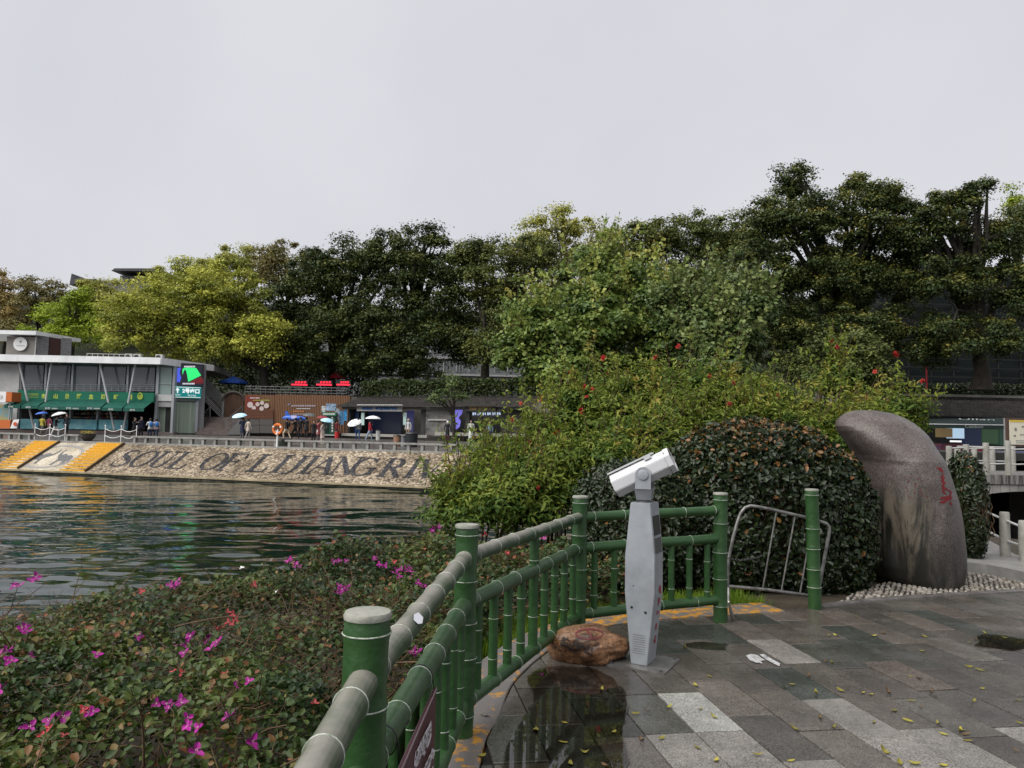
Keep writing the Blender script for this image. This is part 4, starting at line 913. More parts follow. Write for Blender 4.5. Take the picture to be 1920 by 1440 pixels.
z7 = [(570, 265), (620, 265), (755, 135), (945, 245, 1), (880, 265), (1235, 270), (1550, 315), (1585, 290, 1), (1655, 250), (1785, 280), (1215, 370), (590, 455), (545, 440, 1), (430, 540, 1), (315, 600), (265, 620), (480, 665), (650, 645), (805, 660), (860, 670), (1135, 545), (1195, 565, 1), (1535, 480), (1610, 500), (1650, 500), (1275, 650, 1), (1300, 680), (1630, 630), (1570, 720), (1880, 715), (1140, 715), (1205, 760, 1), (980, 660, 1), (1020, 780), (1115, 850), (880, 865), (1325, 875), (1365, 945), (1490, 915), (1520, 945, 1), (1530, 990), (600, 900), (335, 910), (510, 840, 1), (70, 1090), (305, 1130), (1060, 1145), (1160, 1150), (1360, 1160), (960, 1075), (1865, 1060, 1), (1890, 870), (1480, 925)]
z6 = [(1490, 55), (1665, 250), (1565, 315), (1380, 465), (1150, 510), (1230, 490, 1), (1600, 480), (1690, 530), (660, 570), (460, 625), (650, 705), (1000, 635), (700, 855), (940, 865, 1), (1330, 680), (1190, 700, 1), (1580, 745), (1710, 830), (800, 780), (85, 800), (105, 525, 1), (295, 220), (915, 345)]
lst = [(1400 + p[0] / 3.692, 1120 + p[1] / 3.692, len(p) > 2) for p in z7] + [(880 + p[0] / 3.692, 1200 + p[1] / 3.692, len(p) > 2) for p in z6]
for x, y, dk in lst:
    q = onz(x, y, .006); me = LM[2 * rnd.randrange(5) + (1 if dk else 0)]
    o = bpy.data.objects.new('fallen_leaf', me); col.objects.link(o); s_ = rnd.uniform(.038, .064); o.scale = (s_, s_, s_); o.location = q; o.rotation_euler = (rnd.gauss(0, .12), rnd.gauss(0, .12), rnd.uniform(0, 6.28))
    props(o, 'small curled brown dead leaf lying on the wet paving' if dk else 'small yellow fallen leaf lying on the wet paving', 'leaf', 'brown fallen leaves' if dk else 'yellow fallen leaves')

# ---- arched footbridge on the right
GY = 16.4; M_bst = mat('bridge_stone', (.27, .26, .245), .7, c2=(.15, .145, .135), vscale=2.2, detail=7, bump=.25, bscale=30, objvar=.15)
M_bdk = mat('streaked_stone', (.21, .20, .19), .7, c2=(.045, .043, .04), vscale=3, stretch=(6, 6, .5), lo=.42, hi=.6, objvar=.12)
G = lambda x, y, Y=GY: at(x, y, Y)
br = thing('arch_bridge', 'small grey stone arch footbridge with post railing', 'bridge', V((G(1925, 1000).x, GY, WZ)))
xl = G(1766, 900).x; xr = G(2130, 900).x; zd = G(1850, 890).z; zc = G(1850, 907).z; x0 = G(1826, 940).x; x1 = G(2040, 940).x; zs = G(1826, 938).z; zcr = G(1910, 921).z
xm = (x0 + x1) / 2; hw = (x1 - x0) / 2; rise = zcr - zs
def arcz(x): return zs + rise * math.sqrt(max(0, 1 - ((x - xm) / hw) ** 2) ) if abs(x - xm) < hw else zs
nst = 13; vth = .19
xsA = [x0 + (x1 - x0) * i / nst for i in range(nst + 1)]
for i in range(nst):
    a0, a1 = xsA[i] + .004, xsA[i + 1] - .004; poly = [(a0, arcz(a0)), (a1, arcz(a1)), (a1, arcz(a1) + vth), (a0, arcz(a0) + vth)]
    b = MB(); b.extr(poly, (0, GY, 0), (1, 0, 0), Zu, (0, -1, 0), -2.6, .03); b.build('voussoir', M_bst, br)
# wall blocks above the ring and the abutments
xx = xl; i = 0
while xx < xr:
    w_ = .34 + .1 * ((i * 7) % 3) / 3; a1 = min(xx + w_, xr); m_ = (xx + a1) / 2
    zlo = max(arcz(xx), arcz(a1), arcz(m_)) + vth + .004 if x0 - .1 < m_ < x1 + .1 else zs + .02
    if zc - .004 - zlo > .03:
        b = MB(); b.extr([(xx + .004, zlo), (a1 - .004, zlo), (a1 - .004, zc - .004), (xx + .004, zc - .004)], (0, GY, 0), (1, 0, 0), Zu, (0, -1, 0), -2.6, 0); b.build('wall_block', M_bdk, br)  
    xx = a1; i += 1
for xa, xb_ in ((xl - 1.5, x0 - .002), (x1 + .002, xr)):
    zz_ = zs + .016
    for k in range(4):
        b = MB(); b.extr([(xa, zz_ - .55), (xb_, zz_ - .55), (xb_, zz_), (xa, zz_)], (0, GY, 0), (1, 0, 0), Zu, (0, -1, 0), -2.6, -.004); b.build('abutment_block', M_bst, br); zz_ -= .556
xx = xl; i = 0
while xx < xr:
    a1 = min(xx + .62, xr); b = MB(); b.extr([(xx + .003, zc), (a1 - .003, zc), (a1 - .003, zd), (xx + .003, zd)], (0, GY, 0), (1, 0, 0), Zu, (0, -1, 0), -2.7, .07); b.build('deck_slab', M_bdk, br); xx = a1
M_arch_shade = mat('arch_shade', (.03, .03, .028), .8)  # dark closed box added behind the arch so its opening looks deeply shaded
b = MB(); b.box(((x0 + x1) / 2, GY + 6.2, zcr + vth + .35), (x1 - x0 + 2, 7.0, .5)); b.build('arch_shade_roof', M_arch_shade, br)
b = MB(); b.box(((x0 + x1) / 2, GY + 9.6, (zcr + WZ) / 2), (x1 - x0 + 2, .3, zcr - WZ + 1.2)); b.build('arch_shade_back', M_arch_shade, br)
for xa in (x0 - .3, x1 + .3): b = MB(); b.box((xa, GY + 6.2, (zcr + WZ) / 2), (.5, 7.0, zcr - WZ + 1.2)); b.build('arch_shade_side', M_arch_shade, br)
M_pst = mat('stone_post', (.33, .325, .30), .6, c2=(.24, .235, .20), vscale=9, bump=.2, bscale=40); M_tube = mat('painted_tube', (.42, .42, .41), .4)
def spost(px, ytop, Y, zb, parent, r):
    p = at(px, ytop, Y); b = MB(); h = p.z - zb
    b.lathe([(r * .98, zb), (r * 1.03, zb + h * .35), (r * .95, zb + h * .7), (r * 1.0, zb + h * .97), (r * .9, zb + h)], (p.x, Y, 0), 14); b.build('post', M_pst, parent, smooth=True); return V((p.x, Y, 0))
pp = [spost(x, yt, GY - .0, zd, br, .062) for x, yt in ((1779, 836), (1811, 833), (1848, 830), (1889, 826), (1935, 822), (1985, 819))]
for i in range(len(pp) - 1):
    for f_, yy in ((.80, 0), (.33, 1)):
        h_ = G(1850, 830).z - zd; b = MB(); b.tube([pp[i] + Zu * (zd + h_ * f_), pp[i + 1] + Zu * (zd + h_ * f_ + .02)], .016, 8); b.build('rail', M_tube, br, smooth=True)
pp = [spost(x, yt, GY + 2.4, zd, br, .07) for x, yt in ((1795, 842), (1826, 841), (1860, 838), (1898, 836))]
for i in range(len(pp) - 1):
    for f_ in (.8, .33):
        b = MB(); b.tube([pp[i] + Zu * (zd + .74 * f_), pp[i + 1] + Zu * (zd + .74 * f_)], .016, 8); b.build('rail', M_tube, br, smooth=True)
# low path railing
pr = thing('path_railing', 'low stone-post railing with two tubes beside the pale path', 'railing', onz(1885, 1043, .12))
def pp2(px, yb, yt):
    q = onz(px, yb, .12); t_ = at(px, yt, q.y); b = MB(); h = t_.z - .12; r = .062
    b.lathe([(r * .98, .12), (r * 1.06, .12 + h * .35), (r, .12 + h * .75), (r * .98, .12 + h * .97), (r * .85, .12 + h)], (q.x, q.y, 0), 16); b.build('post', M_pst, pr, smooth=True); return V((q.x, q.y, .12)), h
qa, ha = pp2(1885, 1043, 960); qb, hb_ = pp2(1921, 1052, 976); qc = onz(1790, 985, .12); hc = .6
qd, hd_ = pp2(2010, 1064, 985)
b = MB(); b.lathe([(.06, .12), (.062, .5), (.055, .72)], (qc.x, qc.y, 0), 14); b.build('post', M_pst, pr, smooth=True)
for A_, h0, B_, h1 in ((qc, hc, qa, ha), (qa, ha, qb, hb_), (qb, hb_, qd, hd_)):
    for f_ in (.82, .36):
        b = MB(); b.tube([A_ + Zu * h0 * f_, B_ + Zu * h1 * f_], .017, 8); b.build('rail', M_tube, pr, smooth=True)
# ================================================================ VEGETATION
DK = (.010, .017, .008); 
L_BAN = leafmat('banyan_leaves', ((0, (0.018, 0.030, 0.010)), (.35, (0.038, 0.059, 0.017)), (.62, (0.090, 0.106, 0.025)), (.82, (0.197, 0.180, 0.037)), (1, (0.312, 0.240, 0.058))), .5, .15)
L_BANY = leafmat('yellow_banyan_leaves', ((0, (0.098, 0.129, 0.029)), (.35, (0.279, 0.300, 0.050)), (.7, (0.500, 0.500, 0.079)), (1, (0.500, 0.500, 0.141))), .55, .22)
L_OLIVE = leafmat('olive_leaves', ((0, (0.038, 0.056, 0.017)), (.4, (0.095, 0.117, 0.030)), (.75, (0.178, 0.180, 0.044)), (1, (0.241, 0.203, 0.068))), .55, .2)
L_TAN = leafmat('tan_leaves', ((0, (.09, .085, .03)), (.5, (.19, .165, .06)), (1, (.28, .23, .09))), .55, .22)
L_LIME = leafmat('lime_leaves', ((0, (0.130, 0.188, 0.017)), (.5, (0.292, 0.378, 0.030)), (1, (0.498, 0.500, 0.061))), .55, .25)
L_PALE = leafmat('pale_leaves', ((0, (0.175, 0.192, 0.038)), (.5, (0.367, 0.367, 0.087)), (1, (0.500, 0.500, 0.156))), .55, .25)
L_BROWN = leafmat('brownish_leaves', ((0, (0.159, 0.117, 0.045)), (.5, (0.294, 0.225, 0.072)), (.8, (0.384, 0.249, 0.096)), (1, (0.500, 0.225, 0.101))), .6, .2)
L_BAU = leafmat('bauhinia_leaves', ((0, (0.037, 0.071, 0.019)), (.35, (0.104, 0.164, 0.035)), (.7, (0.224, 0.281, 0.061)), (.9, (0.348, 0.355, 0.077)), (1, (0.431, 0.355, 0.099))), .42, .28, .3)
L_BLUE = leafmat('bluish_leaves', ((0, (0.030, 0.058, 0.018)), (.5, (0.097, 0.143, 0.043)), (1, (0.219, 0.263, 0.080))), .42, .25, .3)
L_CAL = leafmat('feathery_leaves', ((0, (0.022, 0.052, 0.012)), (.3, (0.064, 0.118, 0.019)), (.6, (0.141, 0.189, 0.028)), (.85, (0.208, 0.242, 0.035)), (1, (0.271, 0.209, 0.042))), .5, .32, .2)
L_HED = leafmat('glossy_hedge_leaves', ((0, (0.008, 0.015, 0.006)), (.4, (0.020, 0.034, 0.011)), (.62, (0.045, 0.058, 0.015)), (.74, (0.092, 0.073, 0.016)), (.88, (0.168, 0.080, 0.023)), (1, (0.207, 0.084, 0.031))), .32, .15, .35)
L_BOU = leafmat('bougainvillea_leaves', ((0, (0.010, 0.025, 0.007)), (.3, (0.030, 0.056, 0.012)), (.55, (0.075, 0.104, 0.020)), (.75, (0.132, 0.129, 0.033)), (.9, (0.149, 0.085, 0.028)), (1, (0.211, 0.068, 0.033))), .42, .22, .25)
L_GRASS = leafmat('grass_blades', ((0, (.05, .11, .008)), (.6, (.12, .20, .012)), (1, (.19, .26, .03))), .55, .3)
M_bark = mat('dark_bark', (.028, .024, .019), .85, var=.4, vscale=3, bump=.5, bscale=12); M_twig = mat('brown_twigs', (.085, .055, .032), .8, var=.35, vscale=20)

def clumps_in(ells, dens, fb=0.0):
    C = []; 
    for (c, r, n) in ells:
        k = 0
        while k < n * dens:
            d = unit(rng.normal(size=3)); q = rng.random() ** .42
            if rng.random() < fb: d[1] = -abs(d[1])
            p = np.array(c) + d * np.array(r) * q
            if d[2] * q < -.72: continue
            C.append(p); k += 1
    return np.array(C)
def clump_leaves(C, cr, per, flat=.62, up=.72, huemix=(.45, .28), top=.18):
    n = len(C) * per; ci = np.repeat(np.arange(len(C)), per); rr = cr * rng.uniform(.45, 1.3, len(C))
    d = unit(rng.normal(size=(n, 3))); fl_ = rng.random(n) < up; d[:, 2] = np.where(fl_, np.abs(d[:, 2]), d[:, 2])
    q = .30 + .70 * rng.random(n) ** .7; q = q * (1 + .22 * rng.normal(size=n)); st_ = rng.uniform(.8, 1.7, len(C))[ci]
    P = C[ci] + d * (rr[ci] * q)[:, None] * np.stack([st_, np.ones(n), np.full(n, flat)], 1); N = unit(d * .75 + np.array([0, 0, .55]) + rng.normal(size=(n, 3)) * .45)
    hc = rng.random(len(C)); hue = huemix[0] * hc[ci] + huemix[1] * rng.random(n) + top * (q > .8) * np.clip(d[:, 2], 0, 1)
    return P, N, hue
def branches(mb, base, fork, C, tr, nl=7, sides=6, bush=False):
    base = V(base); fork = V(fork)
    if bush:      # many thin stems rising from the ground below each clump
        for i in range(0, len(C), 5):
            e = V(C[i]); gz_ = float(near_z(np.array([e.x]), np.array([e.y]))[0]); s_ = V((e.x + rnd.uniform(-.25, .25), e.y + rnd.uniform(.0, .35), max(gz_, -1.5) - .05)); m_ = lerp(s_, e, .55) + V((rnd.uniform(-.1, .1), .08, 0)); mb.tube([s_, m_, e], [tr * .6, tr * .4, .004], 5, caps=False)
        return
    mid = lerp(base, fork, .5) + V((rnd.uniform(-.2, .2) * tr * 2, 0, 0))
    mb.tube([base - V((0, 0, .3)), base + (mid - base) * .15, mid, fork], [tr * 1.5, tr * 1.12, tr * .9, tr * .8], 10)
    idx = list(range(len(C))); rnd.shuffle(idx); S = []
    far = sorted(idx, key=lambda i: -np.linalg.norm(C[i] - np.array(fork)) * rnd.uniform(.6, 1))[:nl]
    for i in far:
        e = V(C[i]); h_ = e - fork; ctl = fork + V((h_.x * .35, h_.y * .35, h_.z * .62 + .1 * h_.length)); pts = []
        for k in range(8):
            t = k / 7; pts.append(fork * (1 - t) ** 2 + ctl * 2 * t * (1 - t) + e * t * t + V((rnd.gauss(0, .02), rnd.gauss(0, .02), rnd.gauss(0, .02))) * h_.length * .5 * (0 if k == 0 else 1))
        rads = [tr * .55 * (1 - .9 * k / 7) + .012 for k in range(8)]; mb.tube(pts, rads, sides); S += list(zip(pts[2:], rads[2:]))
    for i in idx:
        if i in far: continue
        e = V(C[i]); cand = min(S, key=lambda s: (s[0] - e).length + max(0, s[0].z - e.z) * 1.5); s = cand[0]; L_ = (e - s).length
        ctl = lerp(s, e, .5) + V((0, 0, .15 * L_)); r0 = min(cand[1] * .7, tr * .25); pts = [s, lerp(s, ctl, .6), ctl, lerp(ctl, e, .6), e]; mb.tube(pts, [r0, r0 * .8, r0 * .6, r0 * .4, .012], 5, caps=False)
        S.append((ctl, r0 * .6))
DM = 1.0; CM = 1.0; PMU = 1.0
def tree(name, label, base, ells_px, D, ry, cr, leaf, per, M, tr, dens=20, forkz=None, group=None, cat='tree', shape='q', asp=.6, nl=8, flat=.82, up=.62, huemix=(.45, .28), top=.18, basez=None, ref=100., shoots=0):
    b_ = at(base[0], base[1], D); 
    if basez is not None: b_.z = basez
    t = thing(name, label, cat, b_, group); ells = []
    for e in ells_px:
        px, py, hw_, hh_ = e[:4]; Dd = e[4] if len(e) > 4 else D + rnd.uniform(-.25, .25) * ry
        c = at(px, py, Dd); ells.append((c, (hw_ * Dd / F, min(ry, hw_ * Dd / F * 1.1), hh_ * Dd / F), (hw_ * hh_) / (ref * ref * .64)))
    C = clumps_in(ells, dens * DM, .85 if D > 30 else .6); cz = C[:, 2].min(); ht = C[:, 2].max() - b_.z
    fk = V((b_.x + .1 * (C[:, 0].mean() - b_.x), b_.y, b_.z + (forkz if forkz else max(.22 * ht, .6))))
    mb = MB(); branches(mb, b_, fk, C, tr, nl, bush=(cat == 'shrub')); mb.build('trunk', M_bark, t, smooth=True)
    P, N, hue = clump_leaves(C, cr * CM, int(per * PMU), flat, up, huemix, top)
    if shoots:
        SP = []; SN = []; SH = []; sm = MB()
        for i in range(shoots):
            c, r, _ = ells[rnd.randrange(len(ells))]; d = unit(rng.normal(size=3)); d[2] = abs(d[2]) * .9 + .15; d[1] = -abs(d[1]) * .6; d = unit(d)
            p = np.array(c) + d * np.array(r) * 1.0; g_d = unit(d * .6 + np.array([rng.normal() * .4, 0, 1.0])); L_ = rng.uniform(.5, 1.9) * cr * 1.8; m_ = 26
            k = rng.random(m_); SP.append(p + g_d * (k * L_)[:, None] - np.array([0, 0, .12]) * (k * k * L_)[:, None] + rng.normal(size=(m_, 3)) * (leaf * (.75 - .45 * k))[:, None]); SN.append(rng.normal(size=(m_, 3)) + np.array([0, -.3, .5])); SH.append(.35 + .5 * rng.random() + .2 * rng.random(m_))
            sm.tube([V(p - g_d * .3 * cr), V(p + g_d * L_ * .5), V(p + g_d * L_ * .95)], [.007, .005, .002], 4, caps=False)
        P = np.concatenate([P] + SP); N = np.concatenate([N] + SN); hue = np.concatenate([hue] + SH); sm.build('shoots', M_twig, t)['kind'] = 'stuff'
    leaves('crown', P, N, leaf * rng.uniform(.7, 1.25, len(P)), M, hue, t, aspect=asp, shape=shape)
    return t, ells
G1 = 'big trees on the upper terrace'; G2 = 'trees on the hillside'
DM = 3.0
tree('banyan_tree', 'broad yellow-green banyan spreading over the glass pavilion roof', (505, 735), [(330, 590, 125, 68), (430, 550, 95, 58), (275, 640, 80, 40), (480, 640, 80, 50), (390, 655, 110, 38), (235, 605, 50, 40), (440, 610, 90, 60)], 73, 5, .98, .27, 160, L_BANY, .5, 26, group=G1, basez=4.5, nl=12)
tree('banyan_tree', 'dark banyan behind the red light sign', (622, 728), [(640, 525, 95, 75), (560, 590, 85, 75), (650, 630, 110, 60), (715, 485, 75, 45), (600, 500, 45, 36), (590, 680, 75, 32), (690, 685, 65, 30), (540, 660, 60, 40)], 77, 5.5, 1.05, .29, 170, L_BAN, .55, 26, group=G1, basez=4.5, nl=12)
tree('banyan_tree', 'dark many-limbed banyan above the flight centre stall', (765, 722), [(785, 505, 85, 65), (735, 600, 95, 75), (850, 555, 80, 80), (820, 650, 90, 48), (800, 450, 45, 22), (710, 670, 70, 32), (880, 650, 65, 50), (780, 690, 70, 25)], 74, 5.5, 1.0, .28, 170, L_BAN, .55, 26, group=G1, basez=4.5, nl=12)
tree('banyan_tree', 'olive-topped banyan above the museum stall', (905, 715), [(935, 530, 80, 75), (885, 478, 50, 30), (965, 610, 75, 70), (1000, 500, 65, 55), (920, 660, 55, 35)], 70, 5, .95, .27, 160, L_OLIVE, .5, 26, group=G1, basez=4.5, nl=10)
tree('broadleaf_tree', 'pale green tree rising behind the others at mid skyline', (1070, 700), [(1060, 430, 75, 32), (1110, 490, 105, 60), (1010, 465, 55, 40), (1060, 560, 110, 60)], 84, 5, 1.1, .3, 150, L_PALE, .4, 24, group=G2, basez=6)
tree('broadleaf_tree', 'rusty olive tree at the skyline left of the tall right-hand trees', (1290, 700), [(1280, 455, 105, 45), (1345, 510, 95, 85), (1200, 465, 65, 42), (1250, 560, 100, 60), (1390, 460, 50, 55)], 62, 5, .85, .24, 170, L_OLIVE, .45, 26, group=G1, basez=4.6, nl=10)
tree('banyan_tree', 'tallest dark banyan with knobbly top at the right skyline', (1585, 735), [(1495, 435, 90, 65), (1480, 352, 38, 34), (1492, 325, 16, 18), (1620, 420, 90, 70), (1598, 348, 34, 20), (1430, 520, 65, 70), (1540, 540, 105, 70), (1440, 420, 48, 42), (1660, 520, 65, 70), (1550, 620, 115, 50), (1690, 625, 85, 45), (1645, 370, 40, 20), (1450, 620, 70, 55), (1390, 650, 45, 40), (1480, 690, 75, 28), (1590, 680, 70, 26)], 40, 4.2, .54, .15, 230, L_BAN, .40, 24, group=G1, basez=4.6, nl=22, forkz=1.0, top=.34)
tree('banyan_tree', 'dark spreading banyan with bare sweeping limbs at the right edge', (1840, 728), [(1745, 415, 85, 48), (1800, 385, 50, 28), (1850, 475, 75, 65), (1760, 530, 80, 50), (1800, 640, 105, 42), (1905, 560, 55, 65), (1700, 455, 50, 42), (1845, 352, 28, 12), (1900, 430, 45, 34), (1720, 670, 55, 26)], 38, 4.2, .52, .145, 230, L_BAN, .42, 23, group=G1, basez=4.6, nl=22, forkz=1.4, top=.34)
tree('broadleaf_tree', 'dark tree filling the gap behind the right-hand banyans', (1640, 700), [(1450, 590, 80, 60), (1580, 540, 110, 70), (1720, 540, 110, 70), (1660, 630, 130, 60), (1850, 600, 90, 70)], 58, 4, 1.1, .33, 120, L_BAN, .4, 17, group=G2, basez=4.6)
DM = 2.6
tree('broadleaf_tree', 'bright lime tree beyond the right edge banyan', (1925, 735), [(1900, 385, 40, 32), (1925, 450, 55, 55), (1910, 640, 45, 45), (1960, 560, 60, 80)], 60, 4, .7, .2, 140, L_LIME, .35, 22, group=G2, basez=5)
tree('broadleaf_tree', 'reddish brown tree at the far left edge of the skyline', (5, 690), [(5, 560, 38, 46), (0, 530, 24, 18), (35, 590, 42, 38)], 104, 4, 1.15, .33, 160, L_BROWN, .3, 26, group=G2, basez=10)
tree('broadleaf_tree', 'olive brown tree second from the left skyline edge', (75, 690), [(75, 572, 42, 40), (40, 620, 45, 40), (110, 555, 28, 24), (60, 545, 30, 22)], 102, 4, 1.15, .33, 160, L_TAN, .3, 26, group=G2, basez=10)
tree('broadleaf_tree', 'bright lime green tree above the rooftop hut', (135, 690), [(130, 600, 68, 40), (165, 630, 75, 34), (80, 635, 50, 28), (165, 570, 42, 26)], 94, 4, 1.1, .31, 160, L_LIME, .3, 28, group=G2, basez=8)
tree('broadleaf_tree', 'pale yellow-green tree in front of the hilltop house', (215, 680), [(200, 545, 48, 30), (250, 570, 52, 42), (230, 610, 60, 40), (185, 575, 40, 30)], 112, 4, 1.15, .33, 160, L_PALE, .3, 28, group=G2, basez=12)
tree('broadleaf_tree', 'olive tree right of the hilltop house', (340, 680), [(345, 525, 58, 34), (390, 508, 50, 26), (305, 550, 50, 36)], 110, 4, 1.15, .33, 160, L_BANY, .3, 28, group=G2, basez=12)
tree('broadleaf_tree', 'pale feathery tree on the skyline left of the dark trees', (450, 680), [(450, 488, 55, 28), (420, 515, 60, 40), (490, 505, 50, 40)], 106, 4, 1.15, .33, 160, L_PALE, .3, 28, group=G2, basez=12)
tree('broadleaf_tree', 'tan-green tree peeping above the dark banyan', (540, 680), [(540, 482, 50, 26), (510, 520, 60, 40), (570, 530, 50, 40)], 104, 4, 1.15, .33, 160, L_TAN, .3, 28, group=G2, basez=12)
DM = 1.0; CM = 1.0
# street tree on the promenade
pb = prom(851, 49.5)
tree('street_tree', 'small young tree with sparse leaves in front of the stalls', (851, 838), [(838, 735, 42, 26), (812, 755, 22, 14), (872, 752, 18, 16), (850, 712, 22, 12)], 49.5, 1.3, .42, .17, 120, L_BLUE, .13, 34, basez=pb.z, forkz=2.0, nl=5)
# ---- near bushes
tree('bauhinia_tree', 'leafy yellow-green tree behind the flowering bush', (1120, 880), [(1010, 655, 60, 72, 17), (1000, 605, 40, 35, 17.5), (1090, 560, 60, 55, 18), (1130, 640, 80, 80, 17), (1060, 715, 85, 50, 16.5), (1180, 525, 55, 38, 18.5), (1220, 590, 62, 62, 18), (962, 675, 22, 45, 16.5), (1250, 655, 70, 50, 17), (1130, 490, 35, 28, 18.5)], 17.5, 1.4, .34, .105, 300, L_BAU, .16, 44, basez=-.9, asp=.75, nl=10, flat=.8, up=.6, shoots=110)
tree('broadleaf_tree', 'bluish green tree with drooping leafy boughs right of the yellow-green one', (1330, 880), [(1320, 625, 60, 60, 16), (1380, 625, 48, 48, 16), (1280, 585, 45, 45, 16.5), (1340, 685, 60, 42, 15.5), (1415, 590, 18, 32, 16), (1355, 560, 24, 36, 16.5)], 16, 1.3, .32, .105, 280, L_BLUE, .14, 46, basez=-.9, asp=.75, nl=9, flat=.8, up=.6, shoots=120)
tree('dome_shrub', 'grey-green dome-shaped shrub behind the flowering bush', (1585, 880), [(1582, 695, 84, 78, 15.2)], 15.2, .9, .25, .075, 260, L_OLIVE, .08, 70, basez=-.5, cat='shrub', flat=.9, up=.7, huemix=(.2, .3), top=.25)
CLB = [(885, 925, 34, 40, 9.6), (935, 890, 45, 48, 10.3), (850, 968, 18, 24, 9.4), (1010, 840, 58, 60, 11), (1090, 795, 60, 65, 11.5), (1190, 760, 70, 60, 12), (1300, 750, 75, 55, 12.2), (1410, 768, 75, 48, 12.2), (1510, 798, 65, 36, 12.2), (1600, 802, 60, 32, 12), (1690, 795, 30, 30, 11.6), (1010, 925, 90, 52, 9.6), (1110, 895, 80, 60, 9.6), (945, 955, 60, 36, 9.2), (1200, 855, 70, 60, 10.5), (1562, 715, 8, 30, 12), (1640, 810, 60, 32, 11), (1330, 805, 80, 45, 11.5), (1430, 812, 80, 42, 11.5), (1255, 805, 60, 48, 11.2), (1530, 822, 70, 36, 11.3)]
calt, CE = tree('powder_puff_shrub', 'wide feathery green bush dotted with red puff flowers', (1150, 1000), CLB, 10.8, .85, .27, .088, 255, L_CAL, .035, 62, basez=-.4, cat='shrub', asp=.36, nl=8, flat=.8, up=.6, huemix=(.5, .35), top=.2, ref=100, shoots=330)
# red puffs
def puff(r, n=46):
    b = MB()
    for i in range(n):
        d = V(unit(rng.normal(size=3))); d.z = d.z * .8 + .15; s_ = d.orthogonal().normalized() * .0035; b.add([-s_, s_, d * r + s_ * 1.6, d * r - s_ * 1.6], [(0, 1, 2, 3)])
    me = bpy.data.meshes.new('flower'); me.from_pydata(b.v, [], b.f); return me
M_puff = mat('red_puff', (.40, .035, .03), .5, objvar=.3); PME = []
for i in range(3):
    me = puff(.045); me.materials.append(M_puff); PME.append(me)
def front_of(px, py, ells, lo, hi, k=1.03):
    d = ray(px, py); d = d / d.y
    for Y in np.arange(lo, hi, .03):
        p = CAM + d * Y
        for c, r, n in ells:
            if sum(((p[i] - c[i]) / (r[i] * k + .12)) ** 2 for i in range(3)) < 1: return p
    return None
for x, y in ((1272, 650), (1228, 670), (1141, 699), (1096, 725), (1111, 731), (1100, 743), (1330, 704), (1375, 717), (1368, 759), (1460, 741), (1559, 640), (1570, 651), (1640, 697), (1730, 715), (1624, 746), (1574, 789), (1590, 791), (960, 787), (977, 757), (994, 828), (1015, 747), (1043, 811), (1070, 697), (1130, 671), (1090, 770), (1010, 915), (1680, 664)):
    p = front_of(x, y, CE, 7.5, 13.5)
    if p is None: p = at(x, y, 11.5)
    o = bpy.data.objects.new('flower', PME[rnd.randrange(3)]); col.objects.link(o); o.parent = calt; o.location = p - V(calt.location); s_ = rnd.uniform(.75, 1.15) * p.y / 11; o.scale = (s_, s_, s_); o.rotation_euler = (rnd.random() * 6, rnd.random() * 6, 0)
# ---- clipped hedges (shell of leaves over a dark twiggy core)
def shell(name, label, ells, n, leaf, M, orange, cat='hedge'):
    c0 = V(ells[0][0]); t = thing(name, label, cat, (c0.x, c0.y, float(near_z(np.array([c0.x]), np.array([c0.y]))[0])))
    P = []; N = []; H = []
    for c, r, w_ in ells:
        m_ = int(n * w_); d = unit(rng.normal(size=(m_, 3))); lump = 1 + .16 * n3(d, 2.2, 3) + .10 * n3(d, 6, 5)
        dep = 1.03 - .26 * rng.random(m_) ** 1.5; p = np.array(c) + np.sign(d) * np.abs(d) ** .8 * np.array(r) * .95 * (lump * dep)[:, None] + rng.normal(size=(m_, 3)) * .012
        P.append(p); N.append(unit(d / np.array(r) + np.array([0, -.1, .35]) + rng.normal(size=(m_, 3)) * .85))
        h = .30 * rng.random(m_) + .25 * np.clip(fbm(p[:, 0] * 3, p[:, 2] * 3 + p[:, 1], 3, 1), 0, 1); tip = (dep > .93) & (rng.random(m_) < orange * np.clip((d[:, 2] - .42) * 1.5 + .8 * (fbm(p[:, 0] * 4, p[:, 1] * 4 + p[:, 2] * 4, 3, 9) - .5), 0.02, 1)); h = np.where(tip, .72 + .28 * rng.random(m_), h); H.append(h)
    P = np.concatenate(P); N = np.concatenate(N); H = np.concatenate(H); k = P[:, 2] > -.05
    inside = np.zeros(len(P), bool)
    for c, r, w_ in ells: inside |= (((P - np.array(c)) / (np.array(r) * .74)) ** 2).sum(1) < 1
    k &= ~inside
    leaves('foliage', P[k], N[k], leaf * rng.uniform(.65, 1.2, k.sum()), M, H[k], t, shape='h', aspect=.58)
    b = MB()
    for c, r, w_ in ells:
        for i in range(int(170 * w_)):
            d = V(unit(rng.normal(size=3))); d.z = abs(d.z) * .9; e = V(c) + V((d.x * r[0], d.y * r[1], d.z * r[2])) * rnd.uniform(.9, 1.02); s = V((c[0] + d.x * r[0] * .25, c[1] + d.y * r[1] * .25, max(.0, c[2] - r[2] * .75))); m_ = lerp(s, e, .55) + V((rnd.gauss(0, .08), rnd.gauss(0, .08), rnd.gauss(0, .08))); b.tube([s, m_, e], [.012, .007, .003], 4, caps=False)
    b.build('stems', M_twig, t)['kind'] = 'stuff'; return t
def ep(px, py, hw_, hh_, D, ry, w_=1): c = at(px, py, D); return (c, (hw_ * D / F, ry, hh_ * D / F), w_)
